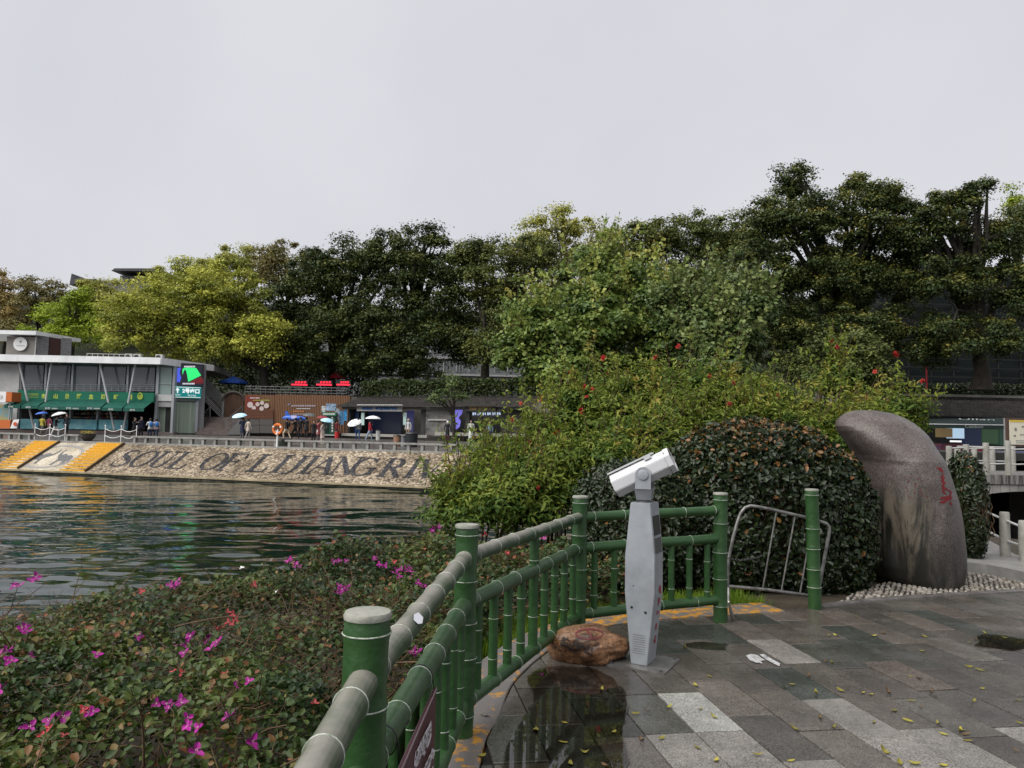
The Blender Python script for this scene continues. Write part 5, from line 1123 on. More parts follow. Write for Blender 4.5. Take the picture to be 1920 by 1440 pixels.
shell('round_hedge', 'big rounded glossy hedge with orange new tips left of the tall boulder', [ep(1425, 965, 178, 172, 8.75, .95, 1.0), ep(1545, 990, 80, 150, 8.6, .65, .35), ep(1330, 990, 90, 120, 8.6, .6, .25)], 34000, .068, L_HED, .5)
shell('clipped_bush', 'small dark glossy bush behind the telescope', [ep(1195, 985, 120, 120, 8.4, .6, 1)], 17000, .055, L_HED, .08, 'bush')
shell('ivy_bush', 'dark leafy bush squeezed behind the right side of the boulder', [ep(1812, 955, 26, 105, 9.9, .35, 1)], 3800, .06, L_HED, .1, 'bush')
# ---- bougainvillea bank
BB = [(-260, 1142), (-100, 1132), (0, 1118), (120, 1105), (250, 1096), (430, 1066), (560, 1040), (700, 1012), (850, 996), (1000, 1000), (1130, 1010), (1190, 1030)]
BF = [onz(x, y, .36) for x, y in BB]; ko = [KC[i] + outw(i) * .52 for i in range(len(KC)) if KC[i].y > 1.0 and KC[i].x < 1.7]
BPOLY = [(p.x, p.y) for p in BF] + [(p.x, p.y) for p in ko[::-1]] + [(ko[0].x - .1, .9), (-2.2, .9), (BF[0].x - .5, 2.5)]
def bpd(X, Y):
    X = np.asarray(X, float); Y = np.asarray(Y, float); d = np.full(X.shape, 1e9); n = len(BPOLY)
    for i in range(n):
        ax, ay = BPOLY[i]; cx, cy = BPOLY[(i + 1) % n]; ex, ey = cx - ax, cy - ay; t = np.clip(((X - ax) * ex + (Y - ay) * ey) / (ex * ex + ey * ey + 1e-9), 0, 1); d = np.minimum(d, np.hypot(X - ax - t * ex, Y - ay - t * ey))
    return np.where(inpoly(X, Y, BPOLY), d, -d)
def bz(X, Y):
    X = np.asarray(X, float); Y = np.asarray(Y, float); e = np.clip(bpd(X, Y) / .35, 0, 1); e = np.sqrt(e * (2 - e))
    return -.1 + e * (.48 + .55 * (fbm(X * .9, Y * .9, 4, 3) - .5) + .26 * (fbm(X * 3.5, Y * 3.5, 2, 6) - .5))
bou = thing('bougainvillea_hedge', 'tangled bougainvillea hedge with magenta flowers below the railing', 'hedge', (-2.2, 4.0, -.1))
xsb = [p[0] for p in BPOLY]; ysb = [p[1] for p in BPOLY]; NL = 385000
X = rng.uniform(max(min(xsb), -7.5), max(xsb), NL); Y = rng.uniform(min(ysb), max(ysb), NL); keep = inpoly(X, Y, BPOLY); X, Y = X[keep], Y[keep]
# thin out with distance: far leaves a little larger
pk = np.clip(3.6 / np.maximum(Y, 1), .22, 1); keep = rng.random(len(X)) < pk * .95; X, Y = X[keep], Y[keep]
patch = fbm(X * 1.4 + 3, Y * 1.4, 4, 12); keep = rng.random(len(X)) < np.clip((patch - .34) * 3.4, .10, .85); X, Y, patch = X[keep], Y[keep], patch[keep]
dep = rng.exponential(.085, len(X)); Z = np.maximum(bz(X, Y) - dep + .03 * rng.normal(size=len(X)), near_z(X, Y) + .02)
N = unit(np.stack([rng.normal(0, .55, len(X)), rng.normal(-.15, .55, len(X)), np.full(len(X), .8)], 1)); P = np.stack([X, Y, Z], 1)
sz = np.clip(.026 + .0034 * Y, .03, .06) * rng.uniform(.55, 1.35, len(X))
pt2 = fbm(X * 2.2, Y * 2.2, 3, 31); hue = .02 + .36 * rng.random(len(X)) + .85 * (pt2 - .38); hue = np.where(rng.random(len(X)) < .07 + .25 * np.clip(pt2 - .5, 0, 1), .78 + .22 * rng.random(len(X)), hue)
nearm = Y < 4.2
leaves('foliage', P[nearm], N[nearm], sz[nearm], L_BOU, hue[nearm], bou, shape='h', aspect=.68, fold=.16)
leaves('foliage', P[~nearm], N[~nearm], sz[~nearm], L_BOU, hue[~nearm], bou, shape='q', aspect=.7, fold=.16)
def twigs(n, ymax, rad, seg=3, lenr=(.15, .5)):
    x = rng.uniform(-5.5, 1.2, n * 4); y = rng.uniform(1.2, ymax, n * 4); k = np.nonzero(inpoly(x, y, BPOLY))[0][:n]; x, y = x[k], y[k]; n = len(x)
    L_ = rng.uniform(*lenr, n); a = rng.uniform(0, 6.28, n); el_ = rng.uniform(-.25, .95, n); z = bz(x, y) - rng.uniform(0, .16, n) - np.where(el_ > .5, .12, 0)
    p = np.stack([x, y, z], 1); d = np.stack([np.cos(a) * np.cos(el_), np.sin(a) * np.cos(el_), np.sin(el_)], 1); r = rad * rng.uniform(.6, 1.5, n); R_ = []
    for s in range(seg + 1):
        u_ = unit(np.cross(d, np.array([0, 0, 1.]))); w_ = np.cross(d, u_); rr = (r * (1 - .7 * s / seg))[:, None]
        for q in range(3): R_.append(p + (u_ * math.cos(q * 2.094) + w_ * math.sin(q * 2.094)) * rr)
        p = p + d * (L_ / seg)[:, None]; d = unit(d + rng.normal(size=(n, 3)) * .28)
    vs = np.stack(R_, 1).reshape(-1, 3); m_ = (seg + 1) * 3
    fl_ = np.array([(s * 3 + q, s * 3 + (q + 1) % 3, (s + 1) * 3 + (q + 1) % 3, (s + 1) * 3 + q) for s in range(seg) for q in range(3)]).ravel()
    return vs, ((np.arange(n) * m_)[:, None] + fl_[None]).reshape(-1, 4)
M_dry = mat('dry_twigs', (.13, .085, .045), .8, c2=(.05, .03, .014), vscale=5)
vs, fs = twigs(7500, 8.2, .0026, lenr=(.10, .34)); np_mesh('stems', np.array(vs), np.array(fs).ravel(), np.full(len(fs), 4), M_dry, parent=bou)['kind'] = 'stuff'
vs, fs = twigs(420, 6.5, .0055, 4, lenr=(.3, .7)); np_mesh('woody_stems', np.array(vs), np.array(fs).ravel(), np.full(len(fs), 4), M_twig, parent=bou)['kind'] = 'stuff'
# flowers: clusters of three papery bracts
M_mag = mat('magenta_bract', (.26, .012, .18), .55, objvar=.3, var=.25, vscale=40); M_pink = mat('coral_bract', (.34, .035, .045), .55, objvar=.3); M_wht = mat('white_bract', (.7, .7, .66), .5); M_cen = mat('flower_centre', (.72, .68, .5), .5)
def bract_cluster(n, s_, spread):
    b = MB()
    for i in range(n):
        c = V(rng.normal(size=3) * spread); c.z = abs(c.z) * .6; ax = V((rnd.gauss(0, .5), -.5 + rnd.gauss(0, .5), .7)).normalized(); u_ = ax.orthogonal().normalized(); w_ = ax.cross(u_); ph = rnd.random() * 2
        for k in range(3):
            a = ph + k * 2.094; o_ = u_ * math.cos(a) + w_ * math.sin(a); t_ = ax.cross(o_)
            for (x0, x1) in ((0, 1),):
                q = [c, c + o_ * .35 * s_ + t_ * .36 * s_ + ax * .30 * s_, c + o_ * .75 * s_ + t_ * .28 * s_ + ax * .38 * s_, c + o_ * 1.0 * s_ + ax * .34 * s_, c + o_ * .75 * s_ - t_ * .28 * s_ + ax * .38 * s_, c + o_ * .35 * s_ - t_ * .36 * s_ + ax * .30 * s_]
                b.add(q, [(0, 1, 2, 3), (0, 3, 4, 5)], 0)
            q = c + o_ * .12 * s_ + ax * .32 * s_; b.add([q + u_ * .05 * s_, q + w_ * .05 * s_, q - u_ * .05 * s_, q - w_ * .05 * s_], [(0, 1, 2, 3)], 1)
    return b
def bank_hit(px, py):
    d = ray(px, py); d = d / d.y; Ys = np.arange(1.2, 9.0, .02); Px = CAM.x + d.x * Ys; Pz = CAM.z + d.z * Ys; h = bz(Px, Ys); k = np.nonzero((Pz < h + .015) & inpoly(Px, Ys, BPOLY))[0]
    return V((Px[k[0]], Ys[k[0]], Pz[k[0]])) if len(k) else None
def put_flower(px, py, M, n, s_, spread):
    p = bank_hit(px, py)
    if p is None:
        for Y_ in np.arange(4, 9, .1):
            q = at(px, py, Y_)
            if -.3 < q.z < .62 and inpoly(np.array([q.x]), np.array([q.y]), BPOLY)[0]: p = q; break
    if p is None: return
    b = bract_cluster(n, s_, spread); b.v = [tuple(V(v) + p - V((0, .02, -.005))) for v in b.v]; b.build('flower_cluster', [M, M_cen], bou)['kind'] = 'stuff'
for x, y, n, s_ in ((338, 1224, 2, .042), (361, 1208, 3, .042), (390, 1206, 2, .045), (414, 1215, 2, .048), (316, 1334, 3, .034), (322, 1318, 2, .034), (356, 1370, 4, .03), (383, 1401, 1, .045), (455, 1399, 1, .045), (54, 1370, 2, .04), (123, 1350, 2, .04), (334, 1101, 5, .04), (264, 1197, 3, .03), (188, 1233, 1, .04), (27, 1244, 4, .036), (34, 1226, 3, .036), (45, 1186, 2, .035), (58, 1182, 2, .035), (4, 1294, 3, .04), (58, 1092, 3, .04), (36, 1105, 3, .04), (4, 1118, 3, .04), (546, 1056, 4, .04), (632, 1112, 5, .038), (650, 1105, 4, .038), (755, 1083, 9, .042), (640, 1060, 3, .04), (717, 1065, 4, .04), (813, 998, 8, .05), (562, 1070, 3, .035), (795, 1099, 3, .04), (457, 1289, 2, .03), (779, 1224, 2, .05), (428, 1345, 2, .03), (168, 1340, 2, .03), (700, 1050, 3, .035), (1025, 1010, 2, .035)):
    put_flower(x, y, M_mag, n, s_ * .82, .012 + .005 * n)
for x, y, n, s_ in ((421, 1177, 5, .036), (439, 1152, 3, .034), (441, 1170, 2, .034), (343, 1264, 3, .028), (585, 1318, 2, .028), (264, 1112, 2, .034), (90, 1376, 3, .025), (121, 1381, 2, .025), (172, 1334, 3, .028), (484, 1096, 3, .035), (740, 1055, 2, .035), (905, 1005, 3, .04), (950, 1040, 3, .035), (420, 1262, 2, .022)):
    put_flower(x, y, M_pink, max(1, n - 1), s_ * .75, .010 + .004 * n)
for x, y in ((457, 1067), (522, 1111)): put_flower(x, y, M_wht, 1, .02, .008)
# ---- grass strip behind the kerb
gp = []; 
for i in range(len(KC)):
    if KC[i].y > 1.2:
        for k in range(420):
            q = KC[i] + outw(i) * (.40 + .55 * rng.random() ** 1.3) + V((rng.normal(0, .07), rng.normal(0, .07), 0)); gp.append((q.x, q.y))
gp = np.array(gp); gz = near_z(gp[:, 0], gp[:, 1]); n = len(gp); hgt = rng.uniform(.05, .14, n); lean = rng.normal(0, .45, (n, 2)); w_ = rng.uniform(.004, .008, n); an = rng.uniform(0, 6.28, n)
k = (fbm(gp[:, 0] * 2.5, gp[:, 1] * 2.5, 3, 8) > .42); gp, gz, hgt, lean, w_, an = gp[k], gz[k], hgt[k], lean[k], w_[k], an[k]; n = len(gp)
b0 = np.stack([gp[:, 0] - np.cos(an) * w_, gp[:, 1] - np.sin(an) * w_, gz - .01], 1); b1 = np.stack([gp[:, 0] + np.cos(an) * w_, gp[:, 1] + np.sin(an) * w_, gz - .01], 1); tp = np.stack([gp[:, 0] + lean[:, 0] * hgt, gp[:, 1] + lean[:, 1] * hgt, gz + hgt], 1)
o = np_mesh('grass', np.stack([b0, b1, tp], 1).reshape(-1, 3), np.arange(3 * n), np.full(n, 3), L_GRASS, np.repeat(rng.random(n), 3)); props(o, 'bright green grass growing along the foot of the railing', 'grass', kind='stuff')
# ---- long hedges on the upper terrace
def long_hedge(label, p0, p1, z0, h, wd, n, leaf, M):
    p0 = V(p0); p1 = V(p1); t = thing('terrace_hedge', label, 'hedge', (p0.x, p0.y, z0)); d = (p1 - p0); s = V((-d.y, d.x, 0)).normalized()
    a = rng.random(n); c = rng.uniform(-.5, .5, n); hh_ = rng.random(n) ** .6; lump = .75 + .5 * fbm(a * d.length * .8, c + 3, 3, 4)
    P = np.array(p0)[None] + a[:, None] * np.array(d)[None] + (c * wd)[:, None] * np.array(s)[None]; P[:, 2] = z0 + hh_ * h * lump
    leaves('foliage', P, rng.normal(size=(n, 3)) * .6 + np.array([0, -.4, .6]), leaf * rng.uniform(.7, 1.3, n), M, .1 + .4 * rng.random(n), t)
    b = MB(); L2 = d.length
    for i in range(int(L2 / .6)):
        q = p0 + d * (i * .6 / L2); b.tube([V((q.x, q.y, z0 - .1)), V((q.x + rnd.uniform(-.2, .2), q.y, z0 + h * .7))], [.03, .01], 5)
    b.build('stems', M_twig, t)['kind'] = 'stuff'
long_hedge('dark hedge on the terrace above the flight centre and museum stalls', (-13.5, 67.6, 0), (3.6, 61, 0), 4.6, 1.5, 1.2, 9000, .26, L_BAN)
long_hedge('dark shrub bank behind the cafe terrace', (-34, 80.5, 0), (-14.5, 80.5, 0), 4.4, 5.5, 2.5, 9000, .38, L_BAN)
long_hedge('clipped hedge on the terrace edge above the right-hand tiled roof', (20.5, 47.6, 0), (36, 46.6, 0), 4.55, .75, .9, 8000, .16, L_HED)
# ================================================================ FAR BANK: BUILDINGS, STALLS, PEOPLE
class Fr:
    def __init__(s, o, d): s.o = V((o[0], o[1], 0)); s.d = V((d[0], d[1], 0)).normalized(); s.n = V((-s.d.y, s.d.x, 0))
    def pt(s, px, py, off=0.0):
        r = ray(px, py); o = s.o + s.n * off; t = (o - CAM).dot(s.n) / r.dot(s.n); return CAM + r * t
    def box(s, name, x0, x1, y0, y1, o0, o1, M, parent, mb=None):
        xm_ = (x0 + x1) / 2; a = s.pt(x0, (y0 + y1) / 2, o0); c = s.pt(x1, (y0 + y1) / 2, o0); zt = s.pt(xm_, y0, o0).z; zb = s.pt(xm_, y1, o0).z
        w_ = (c - a).dot(s.d) / 2; m_ = (a + c) / 2 + s.n * (o1 - o0) / 2; m_.z = (zt + zb) / 2
        b = mb or MB(); b.obox(m_, s.d * w_, s.n * abs(o1 - o0) / 2, V((0, 0, abs(zt - zb) / 2)))
        return None if mb else b.build(name, M, parent)
    def text(s, txt, px, py, wpx, hpx, off, M, parent, bold=.0, name='lettering'):
        p = s.pt(px, py, off); k = p.y / F
        return text_on(txt, .3, p, s.d, (0, 0, 1), M, parent, name, off=.012, width=wpx * k, height=hpx * k, bold=bold)
    def marks(s, px0, px1, py, hpx, n, off, M, parent, name='printed_line'):
        b = MB(); st = (px1 - px0) / n
        for i in range(n):
            a = s.pt(px0 + st * (i + .12), py + hpx / 2, off); c = s.pt(px0 + st * (i + .84), py - hpx / 2, off); h_ = V((0, 0, c.z - a.z)); w_ = s.d * (c - a).dot(s.d); q = a - s.n * .015
            b.add([q, q + w_ * .45, q + w_ * .45 + h_, q + h_], [(0, 1, 2, 3)]); b.add([q + w_ * .58 + h_ * .3, q + w_, q + w_ + h_, q + w_ * .58 + h_], [(0, 1, 2, 3)])
        return b.build(name, M, parent)
g_ = lambda n, c, r=.6, **k: mat(n, c, r, **k)
M_wpan = g_('pale_panel', (.50, .50, .50), .5, var=.12, vscale=.8); M_wht2 = g_('white_fascia', (.72, .73, .74), .45, var=.1, vscale=1); M_stl = g_('grey_steel', (.33, .35, .37), .4, metal=.2)
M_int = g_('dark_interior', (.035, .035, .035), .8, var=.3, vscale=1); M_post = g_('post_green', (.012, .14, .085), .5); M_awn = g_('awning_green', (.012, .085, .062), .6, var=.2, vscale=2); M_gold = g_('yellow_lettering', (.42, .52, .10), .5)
M_whl = g_('white_print', (.75, .75, .75), .5); M_teal = g_('teal_counter', (.30, .60, .64), .5, c2=(.12, .40, .50), vscale=1.8, detail=5); M_curt = g_('pale_green_curtain', (.30, .36, .29), .7, c2=(.16, .20, .16), vscale=3, stretch=(4, 4, .05))
def glass_mat(name, c, alpha, rough=.06):
    M = mat(name, c, rough, spec=.7); M.node_tree.nodes['Principled BSDF'].inputs['Alpha'].default_value = alpha; return M
M_gls = glass_mat('window_glass', (.17, .185, .20), .8); M_glsg = glass_mat('green_glass', (.30, .40, .37), .85, .12)
W = Fr((0, 64), (1, 0))
pav = thing('glass_pavilion', 'two-storey glass pavilion with green awnings and a flat white roof', 'building', (-40, 64, .5))
W.box('floor_plinth', -90, 325, 806, 840, .0, 12, g_('plinth', (.16, .13, .12), .6), pav)
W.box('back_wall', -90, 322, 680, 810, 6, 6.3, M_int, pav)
W.box('upper_floor', -90, 322, 734, 739, .3, 6, g_('floor_slab', (.14, .14, .14), .7), pav)
W.box('ceiling', -90, 322, 679.5, 681, .1, 6, g_('ceiling', (.30, .30, .30), .7), pav)
W.box('side_wall', -90, 34, 681, 805, .0, .25, M_wpan, pav)
for i, (a, c) in enumerate(((38, 81), (85, 131), (135, 182), (186, 235), (239, 290))):
    p = W.box('window', a, c, 683, 734, .32, .36, M_gls, pav)
for x in (36, 83, 133, 184, 237, 292.5):
    W.box('column', x - 1.8, x + 1.8, 681.5, 806, .10, .45, M_stl, pav)
for (x0, y0, x1, y1) in ((36, 681, 63.5, 804), (96, 681, 79, 800), (187, 681, 214.5, 806), (254, 681, 231, 806)):
    b = MB(); b.tube([W.pt(x0, y0, -.9), W.pt(x1, y1, -.9)], .085, 10); b.build('slanted_strut', g_('strut', (.42, .43, .44), .4), pav, smooth=True)
b = MB()
for y in (721, 725, 729, 733): b.tube([W.pt(36, y, .05), W.pt(292, y, .05)], .018, 5)
for x in range(40, 292, 13): b.tube([W.pt(x, 720.5, .05), W.pt(x, 734, .05)], .018, 5)
b.build('balcony_rail', M_stl, pav)
W.box('sign_band', 33, 288, 733.8, 752.5, -.45, -.2, M_post, pav)
for ch, x in zip('象山景区主题邮局', (82, 104.6, 126, 148.5, 171, 193.5, 217.5, 244)): W.text(ch, x, 743.5 + (x - 160) * .012, 8.4, 9.2, -.46, M_gold, pav, .02)
W.text('中国邮政', 63, 739.5, 19, 5, -.46, M_gold, pav); W.text('CHINA POST', 63, 744.6, 19, 2.4, -.46, M_gold, pav)
b = MB(); b.tube([W.pt(263 + 4.2 * math.cos(a), 743.5 + 5.2 * math.sin(a) - (1.5 if abs(a - 4.71) < .3 else 0), -.5) for a in np.linspace(0, 2 * math.pi, 20)], .06, 5); b.build('emblem', M_gold, pav)
b = MB(); b.tube([W.pt(263 + 1.8 * math.cos(a), 744 + 2.2 * math.sin(a), -.5) for a in np.linspace(0, 2 * math.pi, 12)], .05, 5); b.build('emblem_core', M_gold, pav)
for (a0, a1, c0, c1, ytop, ybot, tx) in ((30, 58, 8, 38, 749, 759.5, 1), (59, 88, 40, 71, 749, 760.5, 1), (90, 205, 72, 190, 750, 762.5, 3), (206, 243, 191, 229, 751.5, 764.5, 1), (244, 287, 231, 270, 752, 765.5, 1)):
    p = [W.pt(a0, ytop, -.45), W.pt(a1, ytop, -.45), W.pt(c1, ybot, -2.3), W.pt(c0, ybot - .3, -2.3)]
    n_ = (p[1] - p[0]).cross(p[3] - p[0]).normalized() * .03; b = MB(); b.add(p + [q + n_ for q in p], [(0, 1, 2, 3), (7, 6, 5, 4), (0, 4, 5, 1), (1, 5, 6, 2), (2, 6, 7, 3), (3, 7, 4, 0)]); aw = b.build('awning', M_awn, pav)
    d_ = V((0, 0, -.26)); b = MB(); b.add([p[3], p[2], p[2] + d_, p[3] + d_], [(0, 1, 2, 3)]); b.add([q + V((0, .02, 0)) for q in (p[3], p[2], p[2] + d_, p[3] + d_)], [(3, 2, 1, 0)]); b.build('valance', M_awn, aw)
    for k in range(tx): W.text('EMS', c0 + (c1 - c0) * (k + .55) / tx - 4, ybot + 3.0, 9, 3.2, -2.33, M_whl, aw); (tx > 1) and W.text('中国邮政', c0 + (c1 - c0) * (k + .55) / tx + 9, ybot + 3.4, 12, 2.6, -2.33, M_whl, aw)
for a, c in ((38, 72), (100, 181), (185, 235)): W.box('counter', a, c, 785.5 + (a - 38) * .01, 804 + (a - 38) * .01, -.15, .3, M_teal, pav)
for y in (770, 777, 784): W.box('shelf', 95, 235, y, y + .8, 2.2, 2.8, g_('shelf_wood', (.09, .07, .055), .6), pav)
b = MB(); gm = [g_('goods%d' % i, c, .5) for i, c in enumerate(((.45, .38, .25), (.10, .09, .10), (.30, .06, .05), (.12, .16, .2), (.35, .33, .3)))]
for y in (770, 777, 784):
    x = 97.
    while x < 232:
        w_ = rnd.uniform(1.5, 4); h_ = rnd.uniform(2, 5); p = W.pt(x, y - h_ / 2, 2.3); k = 64 / F; b.box((p.x, p.y + .15, p.z), (w_ * k * .85, .2, h_ * k), 0, rnd.randrange(5)); x += w_ + rnd.uniform(0, 2)
o = b.build('shelf_goods', gm, pav); o['kind'] = 'stuff'
# corner bay
for x in (293.5, 324): W.box('corner_column', x - 2.2, x + 2.2, 681.5, 812, -.05, .45, M_stl, pav)
W.box('corner_pane', 297, 322, 683, 739, .12, .18, M_glsg, pav); W.box('corner_beam', 295.5, 322, 739.5, 752, -.02, .4, M_wpan, pav); W.box('transom', 296, 322, 719, 720.5, .02, .1, M_stl, pav)
W.box('door_curtain', 297, 310, 757, 811, .5, .6, M_curt, pav); W.box('door', 311, 320, 757, 811, .45, .5, M_int, pav); W.box('door_head', 297, 321, 753, 763, .1, .2, g_('notice_head', (.33, .33, .33), .6), pav)
# splayed sign wall
c0 = W.pt(324, 740, .2); X2 = Fr((c0.x, c0.y), (.76, .65))
X2.box('splay_wall', 325, 384, 682, 815, .3, .5, g_('splay_grey', (.20, .20, .205), .6), pav)
X2.box('curtain_window', 327, 366, 754, 812, .18, .24, M_curt, pav); X2.box('splay_frame', 366, 371, 750, 813, .1, .3, M_stl, pav); X2.box('lintel', 325, 371, 746, 752, .1, .3, g_('lintel', (.17, .17, .165), .6), pav)
# roof
zr0 = W.pt(150, 680, -1.6).z; zr1 = W.pt(150, 667.5, -1.6).z; e1 = W.pt(302, 670, -1.6); e2 = Fr((0, 68.6), (1, 0)).pt(401, 680)
rp_ = [(-62, 62.4), (e1.x, 62.4), (e2.x, e2.y), (e2.x - 1.5, 77), (-62, 77)]
b = MB(); b.prism(rp_, zr0 + .02, zr1 - .05); b.build('roof_slab', g_('roof_grey', (.26, .26, .25), .7), pav)
x = -62.; 
while x < e1.x - .1:
    a1 = min(x + 2.05, e1.x); bx('fascia_panel', ((x + a1) / 2, 62.37, (zr0 + zr1) / 2), (a1 - x - .012, .06, zr1 - zr0), M_wht2, pav); x = a1
dv = V((e2.x - e1.x, e2.y - 62.4, 0)); n_ = 5
for i in range(n_):
    q0 = V((e1.x, 62.4, 0)) + dv * (i / n_); q1 = V((e1.x, 62.4, 0)) + dv * ((i + 1) / n_); nn = V((dv.y, -dv.x, 0)).normalized(); b = MB(); b.obox((q0 + q1) / 2 + nn * .03 + V((0, 0, (zr0 + zr1) / 2)), (q1 - q0) / 2 * .99, nn * .03, V((0, 0, (zr1 - zr0) / 2))); b.build('fascia_panel', M_wht2, pav)
# rooftop hut
HT = Fr((0, 65.5), (1, 0)); HS = Fr((HT.pt(67, 650).x, 65.5), (.80, .60))
hut = HT.box('rooftop_hut', 12, 66, 631, 668, 0, 3, g_('hut_render', (.20, .185, .17), .7, var=.15, vscale=1), pav)
M_stone = g_('stacked_stone', (.20, .20, .205), .75, c2=(.07, .07, .075), vscale=3.5, stretch=(1, 1, 5), bump=.5, bscale=8)
HS.box('stone_cladding', 67.5, 91, 631, 667, .0, .3, M_stone, hut); HS.box('stone_cladding', 114, 134, 634, 667, .0, .3, M_stone, hut); HS.box('hut_door', 91.5, 113.5, 634, 667, .1, .3, g_('dark_red_door', (.035, .014, .012), .5), hut)
HS.box('hut_corner', 65.5, 67.5, 631, 667, -.1, .3, M_wpan, hut)
q = [HT.pt(-6, 627, -.7), HT.pt(67, 625, -.7), Fr((0, 70), (1, 0)).pt(152, 634), Fr((0, 70.5), (1, 0)).pt(0, 630)]; zz0 = q[1].z; b = MB(); b.prism([(p.x, p.y) for p in q], zz0 - .12, zz0 + .22); b.build('hut_roof', M_wht2, hut)
c_ = HT.pt(38.5, 645, -.12); b = MB(); b.tube([c_, c_ - V((0, .06, 0))], .60, 28); dsc = b.build('round_sign', g_('sign_white', (.66, .66, .65), .5), hut)
HT.marks(31, 46, 648, 1.6, 6, -.22, g_('grey_print', (.25, .25, .25), .5), dsc); HT.marks(36.5, 40.5, 640.5, 5, 2, -.22, g_('dark_print', (.10, .10, .10), .5), dsc)
# rooftop equipment
RT = Fr((0, 65.2), (1, 0)); M_ac = g_('ac_casing', (.42, .42, .40), .5, var=.1, vscale=4)
for x, lab in ((241, 'left air conditioner box of the pair on the pavilion roof'), (257, 'right air conditioner box of the pair on the pavilion roof'), (298, 'lone air conditioner box near the roof corner')):
    p = RT.pt(x, 667.5); t = thing('air_conditioner', lab, 'air conditioner', (p.x, 65.2, zr1 - .05)); z_ = zr1 - .05
    bx('casing', (p.x, 65.4, z_ + .32), (.62, .4, .56), M_ac, t); bx('foot', (p.x - .22, 65.4, z_ + .02), (.06, .42, .06), M_stl, t); bx('foot', (p.x + .22, 65.4, z_ + .02), (.06, .42, .06), M_stl, t)
    b = MB(); b.tube([(p.x - .06, 65.2, z_ + .33), (p.x - .06, 65.17, z_ + .33)], .2, 16); b.build('fan_grille', M_blk, t)
rr = thing('roof_railing', 'low metal railing along the pavilion roof', 'railing', (RT.pt(198, 667).x, 65.2, zr1 - .05))
for x in np.linspace(163, 234, 8):
    p = RT.pt(x, 667); b = MB(); b.tube([(p.x, 65.2, zr1 - .06), (p.x, 65.2, zr1 + .5)], .025, 6); b.build('post', M_wpan, rr)
for z_ in (.2, .48):
    b = MB(); b.tube([(RT.pt(163, 667).x, 65.2, zr1 + z_), (RT.pt(234, 667).x, 65.2, zr1 + z_)], .022, 6); b.build('rail', M_wpan, rr)
# LED screen and exit sign (they hang on the splayed wall)
def emis(n, c, s=1.0): return mat(n, tuple(x * .3 for x in c), .4, emit=s * .34, ecol=c)
led = thing('led_screen', 'bright video screen with green beam above the exit sign', 'screen', X2.pt(354, 724, 0))
X2.box('housing', 327, 382, 681.5, 724.5, .0, .28, M_blk, led)
def xpoly(pts, M, name, off=-.03):
    b = MB(); b.add([X2.pt(x, y, off) for x, y in pts], [tuple(range(len(pts)))]); return b.build(name, M, led)
xpoly([(329, 723), (379, 723.5), (379, 686), (329, 683)], emis('led_night', (.02, .02, .035), .6), 'display', -.02)
xpoly([(342, 692), (345, 690), (352, 689), (368, 690), (377, 704), (353, 716), (351, 704), (349, 695), (346, 693), (342, 703)], emis('led_green', (.03, .75, .18), 1.0), 'green_beam', -.035)
xpoly([(330, 703), (333, 690), (339, 689), (337, 699), (340, 708), (337, 717), (331, 716)], emis('led_blue', (.08, .12, .75), .8), 'blue_glow', -.04)
xpoly([(356, 716), (377, 706), (381, 712), (381, 719), (360, 719)], emis('led_red', (.20, .015, .02), .6), 'red_glow', -.04)
X2.marks(345, 366, 687.5, 3, 8, -.05, emis('led_white', (.75, .75, .8), 1.0), led, 'caption'); X2.marks(342, 365, 719.5, 3, 8, -.05, MATS['led_white'], led, 'caption')
ex = thing('exit_sign', 'teal illuminated exit sign with arrow and white characters', 'sign', X2.pt(352, 745, 0))
X2.box('panel', 326, 377, 724.5, 746, -.15, .2, emis('sign_teal', (.0, .20, .20), .75), ex); M_sgw = emis('sign_white_glow', (.8, .85, .85), .9)
b = MB(); b.add([X2.pt(x, y, -.18) for x, y in ((333, 726.5), (337, 731.5), (334.3, 731.5), (334.3, 736.5), (331.7, 736.5), (331.7, 731.5), (329, 731.5))], [(0, 1, 2, 3, 4, 5, 6)]); b.build('arrow', M_sgw, ex)
X2.text('2号出口', 358, 733, 31, 9.5, -.16, M_sgw, ex, .015); X2.text('No.2 Exit', 360, 741.5, 15, 3.6, -.16, M_sgw, ex); X2.text('景区出口', 333, 740, 10, 3.2, -.16, M_sgw, ex)
b = MB()
for pts in ([(x, y) for x, y in ((327, 725.5), (376, 727.2))], [(327, 744.5), (376, 745.5)]): b.tube([X2.pt(x, y, -.16) for x, y in pts], .02, 4)
b.build('border_line', M_sgw, ex)
